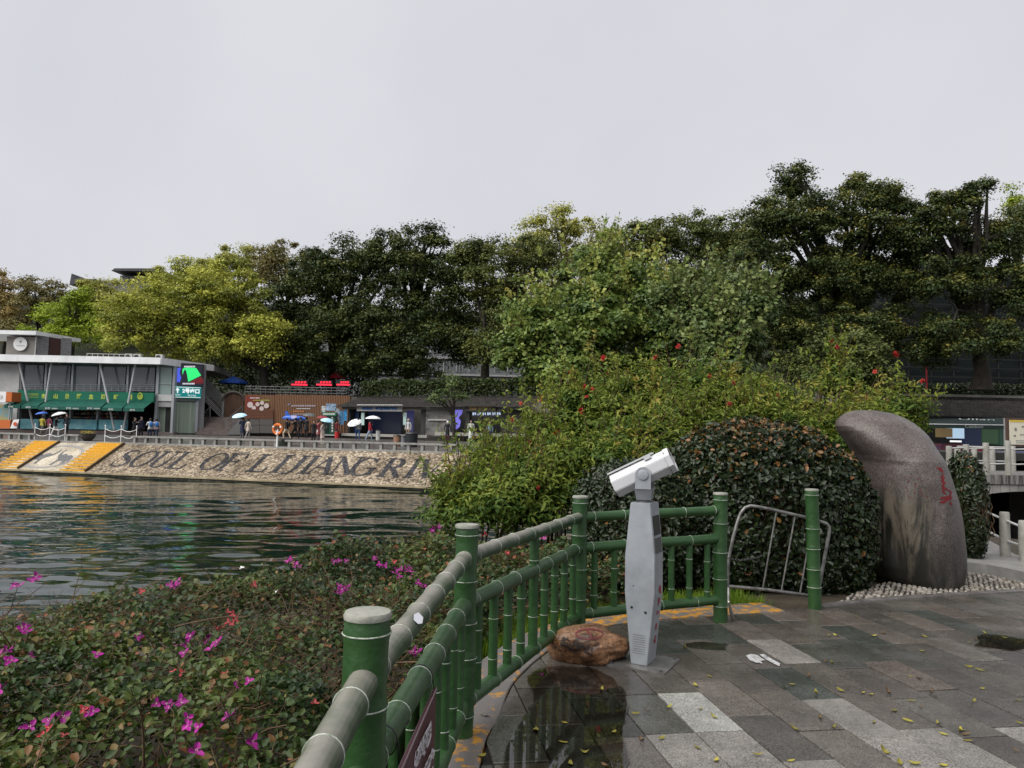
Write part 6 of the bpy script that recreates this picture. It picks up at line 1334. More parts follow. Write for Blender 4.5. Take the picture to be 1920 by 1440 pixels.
# stairs to the upper terrace
SF = Fr((0, 65.5), (1, 0)); M_stp = g_('stair_stone', (.13, .105, .095), .55, var=.25, vscale=2); M_rl = g_('stainless', (.28, .28, .28), .35, metal=.6)
stc = thing('terrace_stairs', 'brown stone staircase with steel handrails beside the exit sign', 'stairs', SF.pt(400, 815, 0))
for i in range(8):
    y1 = 814 - i * 4.0; SF.box('step', 366 + i * 3.6, 430 + i * 3.0, y1 - 4.0, y1 + 1.5, i * .34, i * .34 + .40, M_stp, stc)
zl = SF.pt(410, 783, 2.7).z; pL = SF.pt(425, 783, 2.7); bx('landing', (pL.x, pL.y + 1.6, zl - .6), (4.2, 3.2, 1.2), M_stp, stc)
for (x0, y0, x1, y1, o1) in ((364, 812, 394, 783, 2.6), (424, 808, 455, 781, 2.6)):
    b = MB()
    for k in (0, 5, 10, 15, 20): b.tube([SF.pt(x0, y0 - k, 0), SF.pt(x1, y1 - k, o1)], .03 if k == 20 else .016, 6)
    for t in (0, .5, 1): b.tube([lerp(SF.pt(x0, y0, 0), SF.pt(x1, y1, o1), t), lerp(SF.pt(x0, y0 - 20, 0), SF.pt(x1, y1 - 20, o1), t)], .028, 6)
    b.build('handrail', M_rl, stc)
b = MB(); wl = [SF.pt(424, 815, -.05), SF.pt(455, 815, 0), SF.pt(455, 785, 0), SF.pt(448, 787, 0)]; b.extr([(q.x - wl[0].x, q.z) for q in wl], (wl[0].x, wl[0].y, 0), (1, 0, 0), (0, 0, 1), (0, -1, 0), -3, 0); b.build('side_wall', g_('stair_wall', (.12, .12, .118), .7), stc)
UF = Fr((0, 70.2), (1, 0)); upf = thing('upper_flight', 'grey concrete stair flight with parapet rising behind the video screen', 'stairs', UF.pt(400, 784, 0))
pp_ = [UF.pt(x, y) for x, y in ((372, 700), (383, 707), (418, 740), (418, 782), (412, 780), (372, 742))]; b = MB(); b.extr([(q.x, q.z) for q in pp_], (0, 70.2, 0), (1, 0, 0), (0, 0, 1), (0, -1, 0), -.2, .0); b.build('parapet', g_('parapet', (.21, .205, .195), .7, var=.15, vscale=1), upf)
for i in range(10): UF.box('step', 376 + i * 3.4, 384 + i * 3.4, 744 + i * 3.9, 790, -1.6, -.05, M_stp, upf)
b = MB()
for k in (0, 4, 8, 12): b.tube([UF.pt(374, 730 + k, -1.7), UF.pt(416, 772 + k, -1.7)], .02, 5)
b.build('handrail', M_rl, upf)
UF.box('end_pillar', 416, 420, 738, 786, -1.8, .1, g_('pillar', (.17, .17, .165), .6), upf)
# round gate
GF = Fr((0, 68.5), (1, 0)); gt = thing('round_gate', 'brown timber gate with a round arched top beside the stairs', 'gate', GF.pt(437, 786, 0)); M_gate = g_('gate_timber', (.075, .042, .026), .6, var=.3, vscale=2, stretch=(4, 1, .4))
for i in range(8):
    x0 = 420 + i * 4.6; x1 = x0 + 4.4; t = (x0 + 2.2 - 438) / 20; yt = 752 - 16 * math.sqrt(max(0, 1 - t * t)); GF.box('plank', x0, x1, yt, 786, 0, .15, M_gate, gt)
b = MB(); b.tube([GF.pt(438 + 20 * math.cos(a), 752 - 17 * math.sin(a), -.05) for a in np.linspace(0, math.pi, 18)], .12, 6); b.build('arch_frame', g_('gate_frame', (.06, .05, .045), .6), gt)
# orange wall
OF = Fr((0, 66), (1, .0)); M_or = bpy.data.materials.new('orange_slats'); M_or.use_nodes = True; t = M_or.node_tree; b_ = t.nodes['Principled BSDF']; b_.inputs['Roughness'].default_value = .55
geo = t.nodes.new('ShaderNodeNewGeometry'); wv = t.nodes.new('ShaderNodeTexWave'); wv.bands_direction = 'X'; wv.inputs['Scale'].default_value = 2.1; wv.inputs['Distortion'].default_value = .0; t.links.new(geo.outputs['Position'], wv.inputs['Vector'])
rp = t.nodes.new('ShaderNodeValToRGB'); rp.color_ramp.elements[0].position = .1; rp.color_ramp.elements[0].color = (.10, .045, .019, 1); rp.color_ramp.elements[1].position = .45; rp.color_ramp.elements[1].color = (.18, .082, .034, 1); t.links.new(wv.outputs['Fac'], rp.inputs[0]); t.links.new(rp.outputs[0], b_.inputs['Base Color'])
bu = t.nodes.new('ShaderNodeBump'); bu.inputs['Distance'].default_value = .05; t.links.new(wv.outputs['Fac'], bu.inputs['Height']); t.links.new(bu.outputs[0], b_.inputs['Normal'])
ow = thing('slatted_wall', 'long orange-brown slatted wall printed with white notices', 'wall', OF.pt(550, 812, 0))
OF.box('panel', 458, 514, 740, 812, 0, .5, M_or, ow); OF.box('panel', 514.4, 580, 740, 812, 0, .5, M_or, ow); OF.box('panel', 580.4, 655, 741, 812, 0, .5, M_or, ow)
OF.box('red_ground', 460, 485, 742, 768, -.02, 0, g_('red_print', (.16, .03, .02), .6), ow)
for i in range(6): OF.box('shutter_slat', 460, 512, 767.5 + i * 3, 770 + i * 3, -.12, -.03, g_('shutter', (.12, .05, .03), .6), ow)
for y0, y1 in ((786, 797), (797.6, 812)):
    for x0, x1 in ((459, 486), (486.6, 512)): OF.box('lower_panel', x0, x1, y0, y1, -.12, -.03, g_('grey_panel', (.085, .08, .075), .6), ow)
M_dsc = g_('print_disc', (.50, .42, .40), .6)
for i, (x, y, r) in enumerate(((469, 759, 5.5), (476, 765, 4.2), (483, 758, 4), (491.5, 755.5, 3.8), (499.5, 761, 4.8), (490.5, 766, 4.2))):
    c = OF.pt(x, y, -.06 - .012 * i); k = 66 / F; b = MB(); b.tube([c, c - V((0, .01, 0))], r * k, 16); b.build('print_disc', M_dsc, ow)
OF.marks(468.5, 487, 746.2, 1.8, 8, -.04, M_whl, ow); OF.marks(474, 506, 750.4, 1.5, 11, -.04, M_gold, ow); OF.marks(546, 592, 761, 3, 11, -.04, g_('lilac_print', (.40, .36, .42), .5), ow); OF.marks(556, 582, 766.3, 1.4, 8, -.04, M_whl, ow); OF.marks(549, 570, 771.5, 3, 5, -.04, g_('amber_print', (.50, .20, .06), .5), ow); OF.marks(549, 572, 776.5, 1.6, 7, -.04, MATS['lilac_print'], ow)
b = MB(); b.add([OF.pt(x, y, -.05) for x, y in ((538, 758), (546, 756.5), (539, 761), (541, 758.5))], [(0, 1, 2, 3)]); b.build('plane_print', g_('blue_print', (.18, .24, .40), .5), ow)
# blue toy aircraft in front of the wall
AF = Fr((0, 63.5), (1, 0)); ac = thing('model_aircraft', 'blue model aircraft on a stand before the orange wall', 'aircraft', AF.pt(556, 812, 0)); M_bl = g_('aircraft_blue', (.02, .10, .42), .4)
b = MB(); b.tube([AF.pt(530, 783), AF.pt(536, 783), AF.pt(550, 784), AF.pt(565, 785), AF.pt(577, 786)], [.05, .18, .26, .22, .06], 10); b.build('fuselage', M_bl, ac, smooth=True)
p = AF.pt(552, 786); b = MB(); b.obox(p, (.55, 0, 0), (0, 1.6, 0), (0, 0, .04)); b.build('wing', M_bl, ac)
b = MB(); b.extr([(0, 0), (.45, 0), (.1, .55), (-.1, .55)], AF.pt(536, 783), (1, 0, 0), (0, 0, 1), (0, -1, 0), -.03, .03); b.build('tail_fin', M_bl, ac)
b = MB(); b.obox(AF.pt(551, 783.5, -.3), (.22, 0, 0), (0, .02, 0), (0, 0, .2)); b.build('stripe', g_('stripe_white', (.55, .5, .6), .5), ac); b = MB(); b.tube([AF.pt(553, 812), AF.pt(553, 787)], .06, 8); b.build('stand', M_steel, ac)
# tiled stalls
S0 = at(620, 800, 64.5); S1 = at(985, 800, 56.2); SS = Fr((S0.x, S0.y), (S1.x - S0.x, S1.y - S0.y)); M_tile = g_('grey_roof_tiles', (.012, .011, .010), .85, c2=(.034, .030, .027), vscale=2.5); M_wal = g_('stall_wall', (.17, .165, .155), .75, c2=(.06, .06, .057), vscale=1.1, stretch=(1, 1, 2))
stl = thing('tiled_stalls', 'long row of stalls under a dark tiled roof on the far promenade', 'stall', SS.pt(760, 822, 0))
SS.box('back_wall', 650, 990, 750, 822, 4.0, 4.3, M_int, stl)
SS.box('floor_step', 640, 800, 814, 819, -.7, .1, g_('step_stone', (.26, .25, .23), .7), stl); SS.box('floor_step', 815, 985, 812, 818, -.7, .1, MATS['step_stone'], stl)
SS.box('end_wall', 652, 656, 762, 818, 0, 4, M_int, stl); SS.box('rendered_wall', 797, 846, 767, 818, 0, .3, M_wal, stl); SS.box('wall_ledge', 802, 838, 786, 788.5, -.15, 0, g_('ledge', (.36, .36, .35), .7), stl)
SS.box('dark_pillar', 789, 797, 764, 818, -.05, .3, M_int, stl); SS.box('pillar', 873, 880, 764, 818, -.05, .3, M_int, stl); SS.box('beam', 640, 990, 763, 768, -.1, .25, g_('beam_grey', (.16, .16, .15), .7), stl)
def tiled(name, fr, x0, x1, ye, yr, oe, orr, parent, pitch=.22):
    a = fr.pt(x0, ye, oe); c = fr.pt(x1, ye, oe); r0 = fr.pt((x0 + x1) / 2, yr, orr); e0 = fr.pt((x0 + x1) / 2, ye, oe); L_ = (c - a).dot(fr.d); n = int(L_ / pitch) * 4; vs = []; fs = []; up_ = fr.n * (orr - oe) + V((0, 0, r0.z - e0.z)); nn = fr.d.cross(up_).normalized(); base = V((a.x, a.y, e0.z)); rows_ = 12
    for j in range(rows_ + 1):
        for i in range(n + 1):
            vs.append(base + fr.d * (L_ * i / n) + up_ * (j / rows_) + nn * (.05 * abs(math.sin(math.pi * i / 4)) + (.02 if j % 2 else 0)))
    for j in range(rows_):
        for i in range(n): fs.append((j * (n + 1) + i, j * (n + 1) + i + 1, (j + 1) * (n + 1) + i + 1, (j + 1) * (n + 1) + i))
    b = MB(); b.add(vs, fs); o = b.build(name, M_tile, parent)
    b = MB(); b.obox(base + fr.d * L_ / 2 + up_ + V((0, 0, .06)), fr.d * L_ / 2, fr.n * .12, V((0, 0, .1))); b.build('ridge', M_tile, o); return o
tiled('tiled_roof', SS, 628, 790, 763.5, 747, -.8, 2.2, stl); tiled('tiled_roof', SS, 790.6, 990, 763, 746.5, -.8, 2.2, stl)
SS.box('sign_board', 669, 754, 758.5, 771, -.3, -.15, g_('sign_pale', (.50, .50, .50), .5), stl); SS.text('象山景区飞行影院体验中心', 711.5, 764.8, 80, 8.6, -.31, g_('blue_lettering', (.02, .16, .50), .5), stl, .02)
SS.box('dark_sign', 872, 930, 757.5, 771.5, -.3, -.15, g_('sign_black', (.02, .013, .010), .4), stl); SS.text('象山传奇体验馆', 901, 765, 50, 8, -.31, g_('gold_lettering', (.48, .32, .10), .4), stl, .03)
SS.box('blue_display', 655, 672, 772, 816, .6, .7, g_('navy_display', (.02, .04, .12), .4), stl); SS.box('ride_screen', 676, 752, 772, 812, 2.5, 2.6, emis('dim_screen', (.008, .012, .03), .5), stl)
for x in (677, 756): SS.box('banner', x, x + 6, 774, 797, -.1, -.05, g_('pale_banner', (.35, .48, .46), .5, var=.3, vscale=3), stl)
SS.box('door_panel', 762, 775, 770, 818, 1.0, 1.1, emis('violet_dim', (.03, .03, .12), .5), stl)
b = MB(); b.add([SS.pt(x, y, .2) for x, y in ((850, 767), (868, 767), (866, 776), (860, 783), (864, 790), (862, 800), (855, 806), (851, 796), (849, 780))], [tuple(range(9))[::-1]]); b.build('violet_panel', emis('violet_glow', (.16, .14, .62), .8), stl)
SS.marks(885, 940, 776, 5, 6, 2.8, emis('shop_light', (.5, .6, .8), .9), stl, 'lit_shelf')
SS.box('shutter_wall', 940, 985, 768, 816, .3, .5, M_int, stl)
# green photo booth and posters
KF = Fr((0, 63.0), (1, 0)); kb = thing('green_booth', 'dark green upright booth with white lettering by the orange wall', 'kiosk', KF.pt(617, 816, 0)); M_gb = g_('booth_green', (.008, .05, .028), .4)
KF.box('cabinet', 607, 628, 780, 815, 0, .9, M_gb, kb); KF.box('header', 604, 630, 773, 780, -.15, .9, g_('booth_header', (.02, .14, .07), .4), kb); KF.marks(606, 628, 776.5, 3, 6, -.17, M_whl, kb); KF.marks(621.5, 625, 783.5, 3.5, 1, -.02, M_whl, kb)
for i in range(5): KF.marks(621.5, 625, 788 + i * 5, 3.4, 1, -.02, M_whl, kb)
KF.box('mirror', 608.5, 617, 783, 812, -.03, 0, g_('booth_dark', (.01, .025, .02), .15), kb); KF.box('base', 604, 629, 815, 816.5, -.1, .9, M_wpan, kb)
for i, (x0, x1, y0, y1, c, lab) in enumerate(((603, 610, 761, 773, (.40, .42, .42), 'pale grey poster above the green booth'), (611, 630, 757, 770, (.22, .30, .42), 'blue collage poster above the green booth'), (628, 636, 766, 786, (.35, .37, .42), 'tall pale poster right of the green booth'), (636, 645, 770, 796, (.10, .24, .42), 'blue poster board under the stall eave'), (645, 650.5, 768, 789, (.05, .30, .62), 'bright cyan banner under the stall eave'))):
    t = thing('poster_board', lab, 'poster', KF.pt((x0 + x1) / 2, 816, .5)); KF.box('sheet', x0, x1, y0, y1, .5, .55, g_('poster%d' % i, c, .5, var=.5, vscale=4), t); p = KF.pt((x0 + x1) / 2, y1, .6); zb_ = prom_z(14); b = MB(); b.tube([(p.x, p.y, zb_), (p.x, p.y, p.z)], .03, 6); b.build('leg', M_steel, t)
# red light sign, terrace umbrellas, railing on the upper terrace
LF = Fr((0, 73), (1, 0)); ls = thing('red_light_sign', 'glowing red light strip sign under the trees', 'sign', LF.pt(600, 735, 0)); M_rg = emis('red_glow_strip', (.95, .02, .05), 1.6)
for x0, x1 in ((545, 577), (592, 623), (630, 657)):
    LF.box('backing', x0, x1, 713, 724, 0, .1, M_blk, ls); LF.box('light_strip', x0 + 1, x1 - 1, 720, 722.5, -.08, -.02, M_rg, ls); LF.marks(x0 + 8, x1 - 2, 717, 4, 4, -.05, M_rg, ls, 'red_lettering')
for x in (552, 608, 643): 
    p = LF.pt(x, 724); b = MB(); b.tube([(p.x, 73.05, 4.6), (p.x, 73.05, p.z + .1)], .05, 6); b.build('leg', M_steel, ls)
def parasol(px, py, Y, rad, c, lab, zb=4.6):
    p = at(px, py, Y); t = thing('parasol', lab, 'parasol', (p.x, Y, zb)); vs = [V((p.x, Y, p.z))]; n = 8
    for i in range(n): a = 2 * math.pi * i / n; vs.append(V((p.x + rad * math.cos(a), Y + rad * math.sin(a), p.z - .55)))
    for i in range(n): a = 2 * math.pi * i / n; vs.append(V((p.x + rad * math.cos(a), Y + rad * math.sin(a), p.z - .75)))
    b = MB(); b.add(vs, [(0, 1 + i, 1 + (i + 1) % n) for i in range(n)] + [(1 + i, 9 + i, 9 + (i + 1) % n, 1 + (i + 1) % n) for i in range(n)]); b.build('canopy', mat('parasol_' + lab[:9], c, .6), t); b = MB(); b.tube([(p.x, Y, zb), (p.x, Y, p.z - .01)], .03, 8); b.build('pole', M_steel, t)
    b = MB(); b.lathe([(.3, zb), (.3, zb + .06), (.05, zb + .1)], (p.x, Y, 0), 12); b.build('base', M_steel, t)
parasol(438, 705, 72, 1.35, (.015, .06, .28), 'blue parasol above the round gate on the terrace'); parasol(634, 696, 76, .95, (.35, .015, .03), 'red parasol behind the red light sign')
tr_ = thing('terrace_railing', 'dark thin railing along the top of the orange wall', 'railing', OF.pt(560, 738, 1.2))
for x in np.arange(460, 650, 9.5):
    p = OF.pt(x, 735, 1.2); b = MB(); b.tube([(p.x, p.y, 4.5), (p.x, p.y, 5.35)], .03, 5); b.build('post', M_steel, tr_)
for z_ in (4.85, 5.1, 5.35):
    b = MB(); b.tube([(OF.pt(460, 735, 1.2).x, OF.pt(460, 735, 1.2).y, z_), (OF.pt(650, 735, 1.2).x, OF.pt(650, 735, 1.2).y, z_)], .02, 5); b.build('rail', M_steel, tr_)
for i, x in enumerate((487, 512, 537, 566, 588, 612)):
    p = at(x, 733, 70.5 + (i % 3)); t = thing('cafe_table', '%s cafe table from the left on the terrace above the orange wall' % ('first', 'second', 'third', 'fourth', 'fifth', 'sixth')[i], 'table', (p.x, p.y, 4.6), 'terrace tables'); b = MB(); b.lathe([(.45, 5.31), (.45, 5.35)], (p.x, p.y, 0), 12); b.build('top', g_('table_top', (.16, .15, .14), .6), t); b = MB(); b.tube([(p.x, p.y, 4.6), (p.x, p.y, 5.31)], .04, 6); b.build('leg', M_steel, t)
# facade behind the trees
BFc = Fr((0, 90), (1, 0)); fb = thing('grey_block', 'grey building with white-framed windows half hidden by dark trees', 'building', BFc.pt(800, 740, 0)); M_fac = g_('facade_grey', (.17, .18, .19), .7, var=.15, vscale=.5)
BFc.box('wall', 600, 985, 612, 745, 0, 8, M_fac, fb); BFc.box('cornice', 598, 987, 668, 672, -.3, 0, g_('cornice', (.40, .40, .40), .6), fb); BFc.box('cornice', 598, 987, 700, 703, -.3, 0, MATS['cornice'], fb)
for y0, y1 in ((630, 662), (678, 697), (708, 738)):
    for x in range(615, 975, 24):
        w_ = BFc.box('window', x, x + 13, y0, y1, -.06, 0, g_('frame_white', (.50, .50, .50), .5), fb); BFc.box('pane', x + 1.2, x + 6, y0 + 1, y1 - 1, -.1, -.06, M_gls, w_); BFc.box('pane', x + 7, x + 11.8, y0 + 1, y1 - 1, -.1, -.06, M_gls, w_)
# hilltop house
HH = Fr((0, 145), (1, .1)); hh = thing('hilltop_house', 'dark-roofed house standing on the wooded hilltop', 'house', HH.pt(225, 560, 0)); M_dr = g_('dark_roof', (.07, .07, .075), .6)
HH.box('wall', 150, 300, 527, 580, 0, 9, g_('house_wall', (.22, .22, .22), .7), hh); HH.box('upper_storey', 225, 300, 518, 530, 0, 9, MATS['house_wall'], hh)
b = MB(); b.extr([(HH.pt(x, y).x, HH.pt(x, y).z) for x, y in ((222, 513), (228, 508.5), (310, 508.5), (318, 514))], (0, 145, 0), (1, .1, 0), (0, 0, 1), (0, -1, 0), -10, 2.5); b.build('roof', M_dr, hh)
b = MB(); b.extr([(HH.pt(x, y).x, HH.pt(x, y).z) for x, y in ((142, 538), (146, 517), (150, 527), (190, 527), (190, 533))], (0, 145, 0), (1, .1, 0), (0, 0, 1), (0, -1, 0), -6, 2); b.build('gable', M_dr, hh)
for x in (156, 170, 232, 246, 260, 274): HH.box('window', x, x + 8, 531 if x < 200 else 520, 541 if x < 200 else 527, -.15, 0, M_gls, hh)
# right: shops, scaffolded block, lamp, board
RS = Fr((0, 41), (1, 0)); rs = thing('waterside_shop', 'shop with dark tiled roof and green awning behind the bridge', 'shop', RS.pt(1840, 890, 0))
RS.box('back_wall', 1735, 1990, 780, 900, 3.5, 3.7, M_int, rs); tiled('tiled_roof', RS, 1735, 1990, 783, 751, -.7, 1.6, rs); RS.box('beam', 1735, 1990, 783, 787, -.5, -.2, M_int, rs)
p = [RS.pt(1742, 786, -.6), RS.pt(1885, 784, -.6), RS.pt(1885, 797, -2.0), RS.pt(1740, 795, -2.0)]; b = MB(); n_ = V((0, -.02, .04)); b.add(p + [q + n_ for q in p], [(0, 1, 2, 3), (7, 6, 5, 4), (0, 4, 5, 1), (1, 5, 6, 2), (2, 6, 7, 3), (3, 7, 4, 0)]); aw = b.build('awning', g_('dark_awning', (.018, .035, .03), .5), rs)
d_ = V((0, 0, -.2)); b = MB(); b.add([p[3], p[2], p[2] + d_, p[3] + d_], [(0, 1, 2, 3)]); b.build('valance', MATS['dark_awning'], aw); b = MB(); b.tube([p[3] - V((0, .02, 0)), p[2] - V((0, .02, 0))], .025, 6); b.build('front_bar', M_whl, aw)
RS.text('Castbon', 1826, 799.5, 34, 6, -2.03, g_('pale_script', (.30, .34, .33), .5), aw)
pm_ = lerp(p[0], p[1], .62); pe_ = lerp(p[3], p[2], .62); text_on('Ullan', .2, lerp(pm_, pe_, .35) + V((0, -.05, .05)), (1, 0, 0), (pm_ - pe_).normalized(), M_whl, aw, width=1.9, height=.35, off=.02)
for i, (x0, x1, y0, y1, c, e) in enumerate(((1765, 1786, 803, 820, (.32, .22, .10), .3), (1786, 1808, 803, 822, (.45, .62, .78), .8), (1809, 1840, 803, 846, (.015, .025, .07), .4), (1842, 1872, 805, 832, (.05, .11, .05), .4), (1874, 1888, 805, 835, (.03, .08, .05), .4))):
    RS.box('display_case', x0, x1, y0, y1, 1.0, 1.6, emis('case%d' % i, c, e), rs)
RS.box('light_tube', 1783, 1803, 826, 829, .4, .5, emis('tube_white', (.9, .9, .9), 1.2), rs); RS.box('counter', 1765, 1808, 832, 862, -.2, .6, g_('violet_counter', (.07, .05, .12), .5, c2=(.20, .05, .03), vscale=3), rs); RS.box('red_counter', 1822, 1846, 838, 866, -.3, .5, g_('red_counter', (.26, .015, .03), .4), rs); RS.box('counter', 1850, 1990, 846, 870, -.2, .6, g_('blue_counter', (.10, .12, .24), .5, c2=(.35, .35, .4), vscale=3), rs)
RS.box('awning_post', 1884, 1886, 784, 890, -2.05, -1.97, M_tube, rs); RS.box('shop_floor', 1735, 1990, 868, 892, -1, 3.5, M_conc, rs)
NBd = Fr((0, 33), (1, 0)); nb_ = thing('map_board', 'tall framed information board with cream map at the right edge', 'board', NBd.pt(1915, 890, 0)); NBd.box('frame', 1889, 1960, 784, 838, 0, .15, g_('board_frame', (.07, .045, .035), .5), nb_); NBd.box('sheet', 1893, 1956, 788, 834, -.02, 0, g_('cream_sheet', (.55, .52, .42), .5), nb_); NBd.box('top_band', 1893, 1956, 788, 792, -.03, -.02, g_('amber_band', (.50, .36, .06), .5), nb_)
for x, y, w_, h_ in ((1902, 805, 4, 6), (1915, 800, 10, 3), (1900, 817, 5, 3), (1912, 815, 8, 2)): NBd.marks(x, x + w_, y, h_, 2, -.03, MATS['dark_print'], nb_)
NBd.marks(1904, 1950, 826, 2, 12, -.03, MATS['grey_print'], nb_); NBd.marks(1904, 1950, 830, 2, 12, -.03, MATS['grey_print'], nb_)
for x in (1893, 1955): NBd.box('leg', x, x + 3, 838, 885, .03, .12, MATS['board_frame'], nb_)
SB = Fr((0, 52), (1, 0)); sb = thing('scaffolded_block', 'dark building wrapped in green scaffold netting at the right', 'building', SB.pt(1830, 740, 0)); SB.box('netting', 1650, 2010, 500, 742, 0, 8, g_('netting', (.005, .008, .008), .9, c2=(.012, .017, .017), vscale=.8, stretch=(.3, 1, 5)), sb)
for x in range(1660, 2010, 42): SB.box('standard', x, x + 2, 500, 742, -.3, -.2, g_('scaffold_tube', (.016, .018, .018), .6), sb)
for y in range(520, 742, 17): SB.box('ledger', 1650, 2010, y, y + 1.4, -.4, -.31, MATS['scaffold_tube'], sb)
lp = at(1738, 735, 44); lm = thing('lamp_post', 'red lamp post with pale lanterns on the right terrace', 'lamp', (lp.x, 44, 4.6)); zt_ = at(1738, 640, 44).z; b = MB(); b.tube([(lp.x, 44, 4.6), (lp.x, 44, zt_)], .05, 8); b.build('post', g_('red_post', (.22, .015, .02), .5), lm)
for dx, y in ((0, 642), (-.13, 662), (.13, 662)):
    z_ = at(1738, y, 44).z; b = MB(); b.lathe([(.05, z_ - .2), (.1, z_ - .15), (.1, z_ + .1), (.14, z_ + .13), (.02, z_ + .25)], (lp.x + dx * 1.6, 44, 0), 8); b.build('lantern', g_('lantern_glass', (.30, .32, .33), .4), lm); b = MB(); b.tube([(lp.x, 44, z_), (lp.x + dx * 1.6, 44, z_ - .1)], .02, 5); b.build('bracket', M_steel, lm)
# ---- stone bench rail along the promenade edge
M_bench = g_('bench_stone', (.24, .235, .22), .7, var=.2, vscale=2)
def rail_sec(x0, x1, lab):
    u0_, _ = ud(at(x0, 830, 50)); 
    def u_of(px):
        r = ray(px, 830); o = bp(0, DT + .45, 0); t = (o - CAM).dot(NB) / r.dot(NB); return (CAM + r * t - bp(0, 0, 0)).dot(E)
    a, c = u_of(x0), u_of(x1); t = thing('stone_rail', lab, 'railing', bp((a + c) / 2, DT + .45, ZT), 'stone rails on the promenade edge'); z0 = prom_z(DT + .45); u = a; i = 0
    while u < c - .1:
        e = min(u + 1.8, c); b = MB(); b.obox(bp((u + e) / 2, DT + .45, z0 + .47), E * ((e - u) / 2 - .006), NB * .16, V((0, 0, .055))); b.build('slab', M_bench, t); u = e
    for u in np.arange(a + .3, c - .1, .9): b = MB(); b.obox(bp(u, DT + .45, z0 + .2), E * .085, NB * .12, V((0, 0, .22))); b.build('post', M_bench, t)
rail_sec(-60, 66, 'low stone bench rail at the left end of the promenade'); rail_sec(247, 525, 'low stone bench rail below the staircase and orange wall'); rail_sec(536, 905, 'low stone bench rail in front of the tiled stalls'); rail_sec(120, 150, 'short stone bench rail by the flower bowl')
# chain posts
cpx = (64, 92, 121, 196, 226, 255); cp_ = []
for i, x in enumerate(cpx):
    q = bp(0, 0, 0); r = ray(x, 830); o = bp(0, DT + .5, 0); t_ = (o - CAM).dot(NB) / r.dot(NB); q = CAM + r * t_; z0 = prom_z(DT + .5); t = thing('chain_post', 'slim white chain post, %s from the left' % ('first', 'second', 'third', 'fourth', 'fifth', 'sixth')[i], 'post', (q.x, q.y, z0), 'white chain posts'); b = MB(); b.tube([(q.x, q.y, z0), (q.x, q.y, z0 + 1.12)], .025, 8); b.build('shaft', M_whl, t); b = MB(); b.lathe([(.01, z0 + 1.1), (.045, z0 + 1.14), (.045, z0 + 1.17), (.01, z0 + 1.21)], (q.x, q.y, 0), 8); b.build('knob', M_whl, t); cp_.append(V((q.x, q.y, z0)))
for i, (a, c) in enumerate(((0, 1), (1, 2), (3, 4), (4, 5))):
    t = thing('white_chain', 'pair of white chains slung between the chain posts, %s span from the left' % ('first', 'second', 'third', 'fourth')[i], 'chain', lerp(cp_[a], cp_[c], .5), 'white chains')
    for h_ in (.95, .5):
        b = MB(); b.tube([lerp(cp_[a], cp_[c], k / 8) + V((0, 0, h_ - .16 * math.sin(math.pi * k / 8))) for k in range(9)], .018, 5); b.build('chain', M_whl, t)
# planter bowl, life ring, bins, promotional stand
q = prom(165, 53.2); t = thing('flower_bowl', 'round dark stone bowl planter with yellow flowers', 'planter', q); b = MB(); b.lathe([(.22, q.z), (.30, q.z + .05), (.50, q.z + .3), (.52, q.z + .48), (.56, q.z + .52), (.50, q.z + .52)], (q.x, q.y, 0), 20); b.build('bowl', g_('bowl_stone', (.075, .068, .058), .6), t, smooth=True)
n = 260; P = np.stack([q.x + rng.normal(0, .2, n), q.y + rng.normal(0, .2, n), q.z + .5 + .22 * rng.random(n)], 1); leaves('flowers', P, rng.normal(size=(n, 3)) + np.array([0, 0, 1]), .07, leafmat('bowl_plants', ((0, (.06, .12, .03)), (.5, (.45, .33, .04)), (1, (.5, .4, .1))), .5), rng.random(n), t)
q = bp(0, 0, 0); r = ray(519, 845); o = bp(0, DT + .25, 0); t_ = (o - CAM).dot(NB) / r.dot(NB); q = CAM + r * t_; q.z = ZT + .08; t = thing('life_ring', 'orange life ring hung on a white stand by the bench rail', 'life ring', q); M_lr = g_('ring_orange', (.62, .16, .035), .5); c = q + V((0, -.05, 1.12)); b = MB()
nr = 24; vs = []; fs = []
for i in range(nr):
    a = 2 * math.pi * i / nr
    for k in range(8):
        w_ = 2 * math.pi * k / 8; rr_ = .30 + .075 * math.cos(w_); vs.append(c + E * (rr_ * math.cos(a)) + V((0, 0, rr_ * math.sin(a))) - NB * (.06 * math.sin(w_)))
for i in range(nr):
    for k in range(8): fs.append((i * 8 + k, i * 8 + (k + 1) % 8, ((i + 1) % nr) * 8 + (k + 1) % 8, ((i + 1) % nr) * 8 + k))
b.add(vs, fs); b.build('ring', M_lr, t, smooth=True)
for a in (.5, 2.6, 4.71): b = MB(); b.obox(c + E * (.3 * math.cos(a)) + V((0, 0, .3 * math.sin(a))) - NB * .01, E * .05, NB * .085, V((0, 0, .05))); b.build('white_band', M_whl, t)
b = MB(); b.tube([q, q + V((0, 0, 1.1))], .05, 8); b.tube([q + V((0, 0, .85)), c + E * .2 - V((0, 0, .1)) + NB * .1], .03, 6); b.tube([q + V((0, 0, .85)), c - E * .2 - V((0, 0, .1)) + NB * .1], .03, 6); b.build('stand', M_whl, t)
def bin_(px, Y, w_, h_, c, lab, name='litter_bin', cat='bin'):
    q = prom(px, Y); t = thing(name, lab, cat, q); M = mat(lab[:12], c, .5); b = MB(); b.lathe([(w_ * .44, q.z), (w_ * .5, q.z + h_ * .9), (w_ * .53, q.z + h_ * .92)], (q.x, q.y, 0), 14); b.build('body', M, t, smooth=True); b = MB(); b.lathe([(w_ * .55, q.z + h_ * .92), (w_ * .5, q.z + h_), (w_ * .2, q.z + h_ * 1.04)], (q.x, q.y, 0), 14); b.build('lid', M_blk, t, smooth=True)
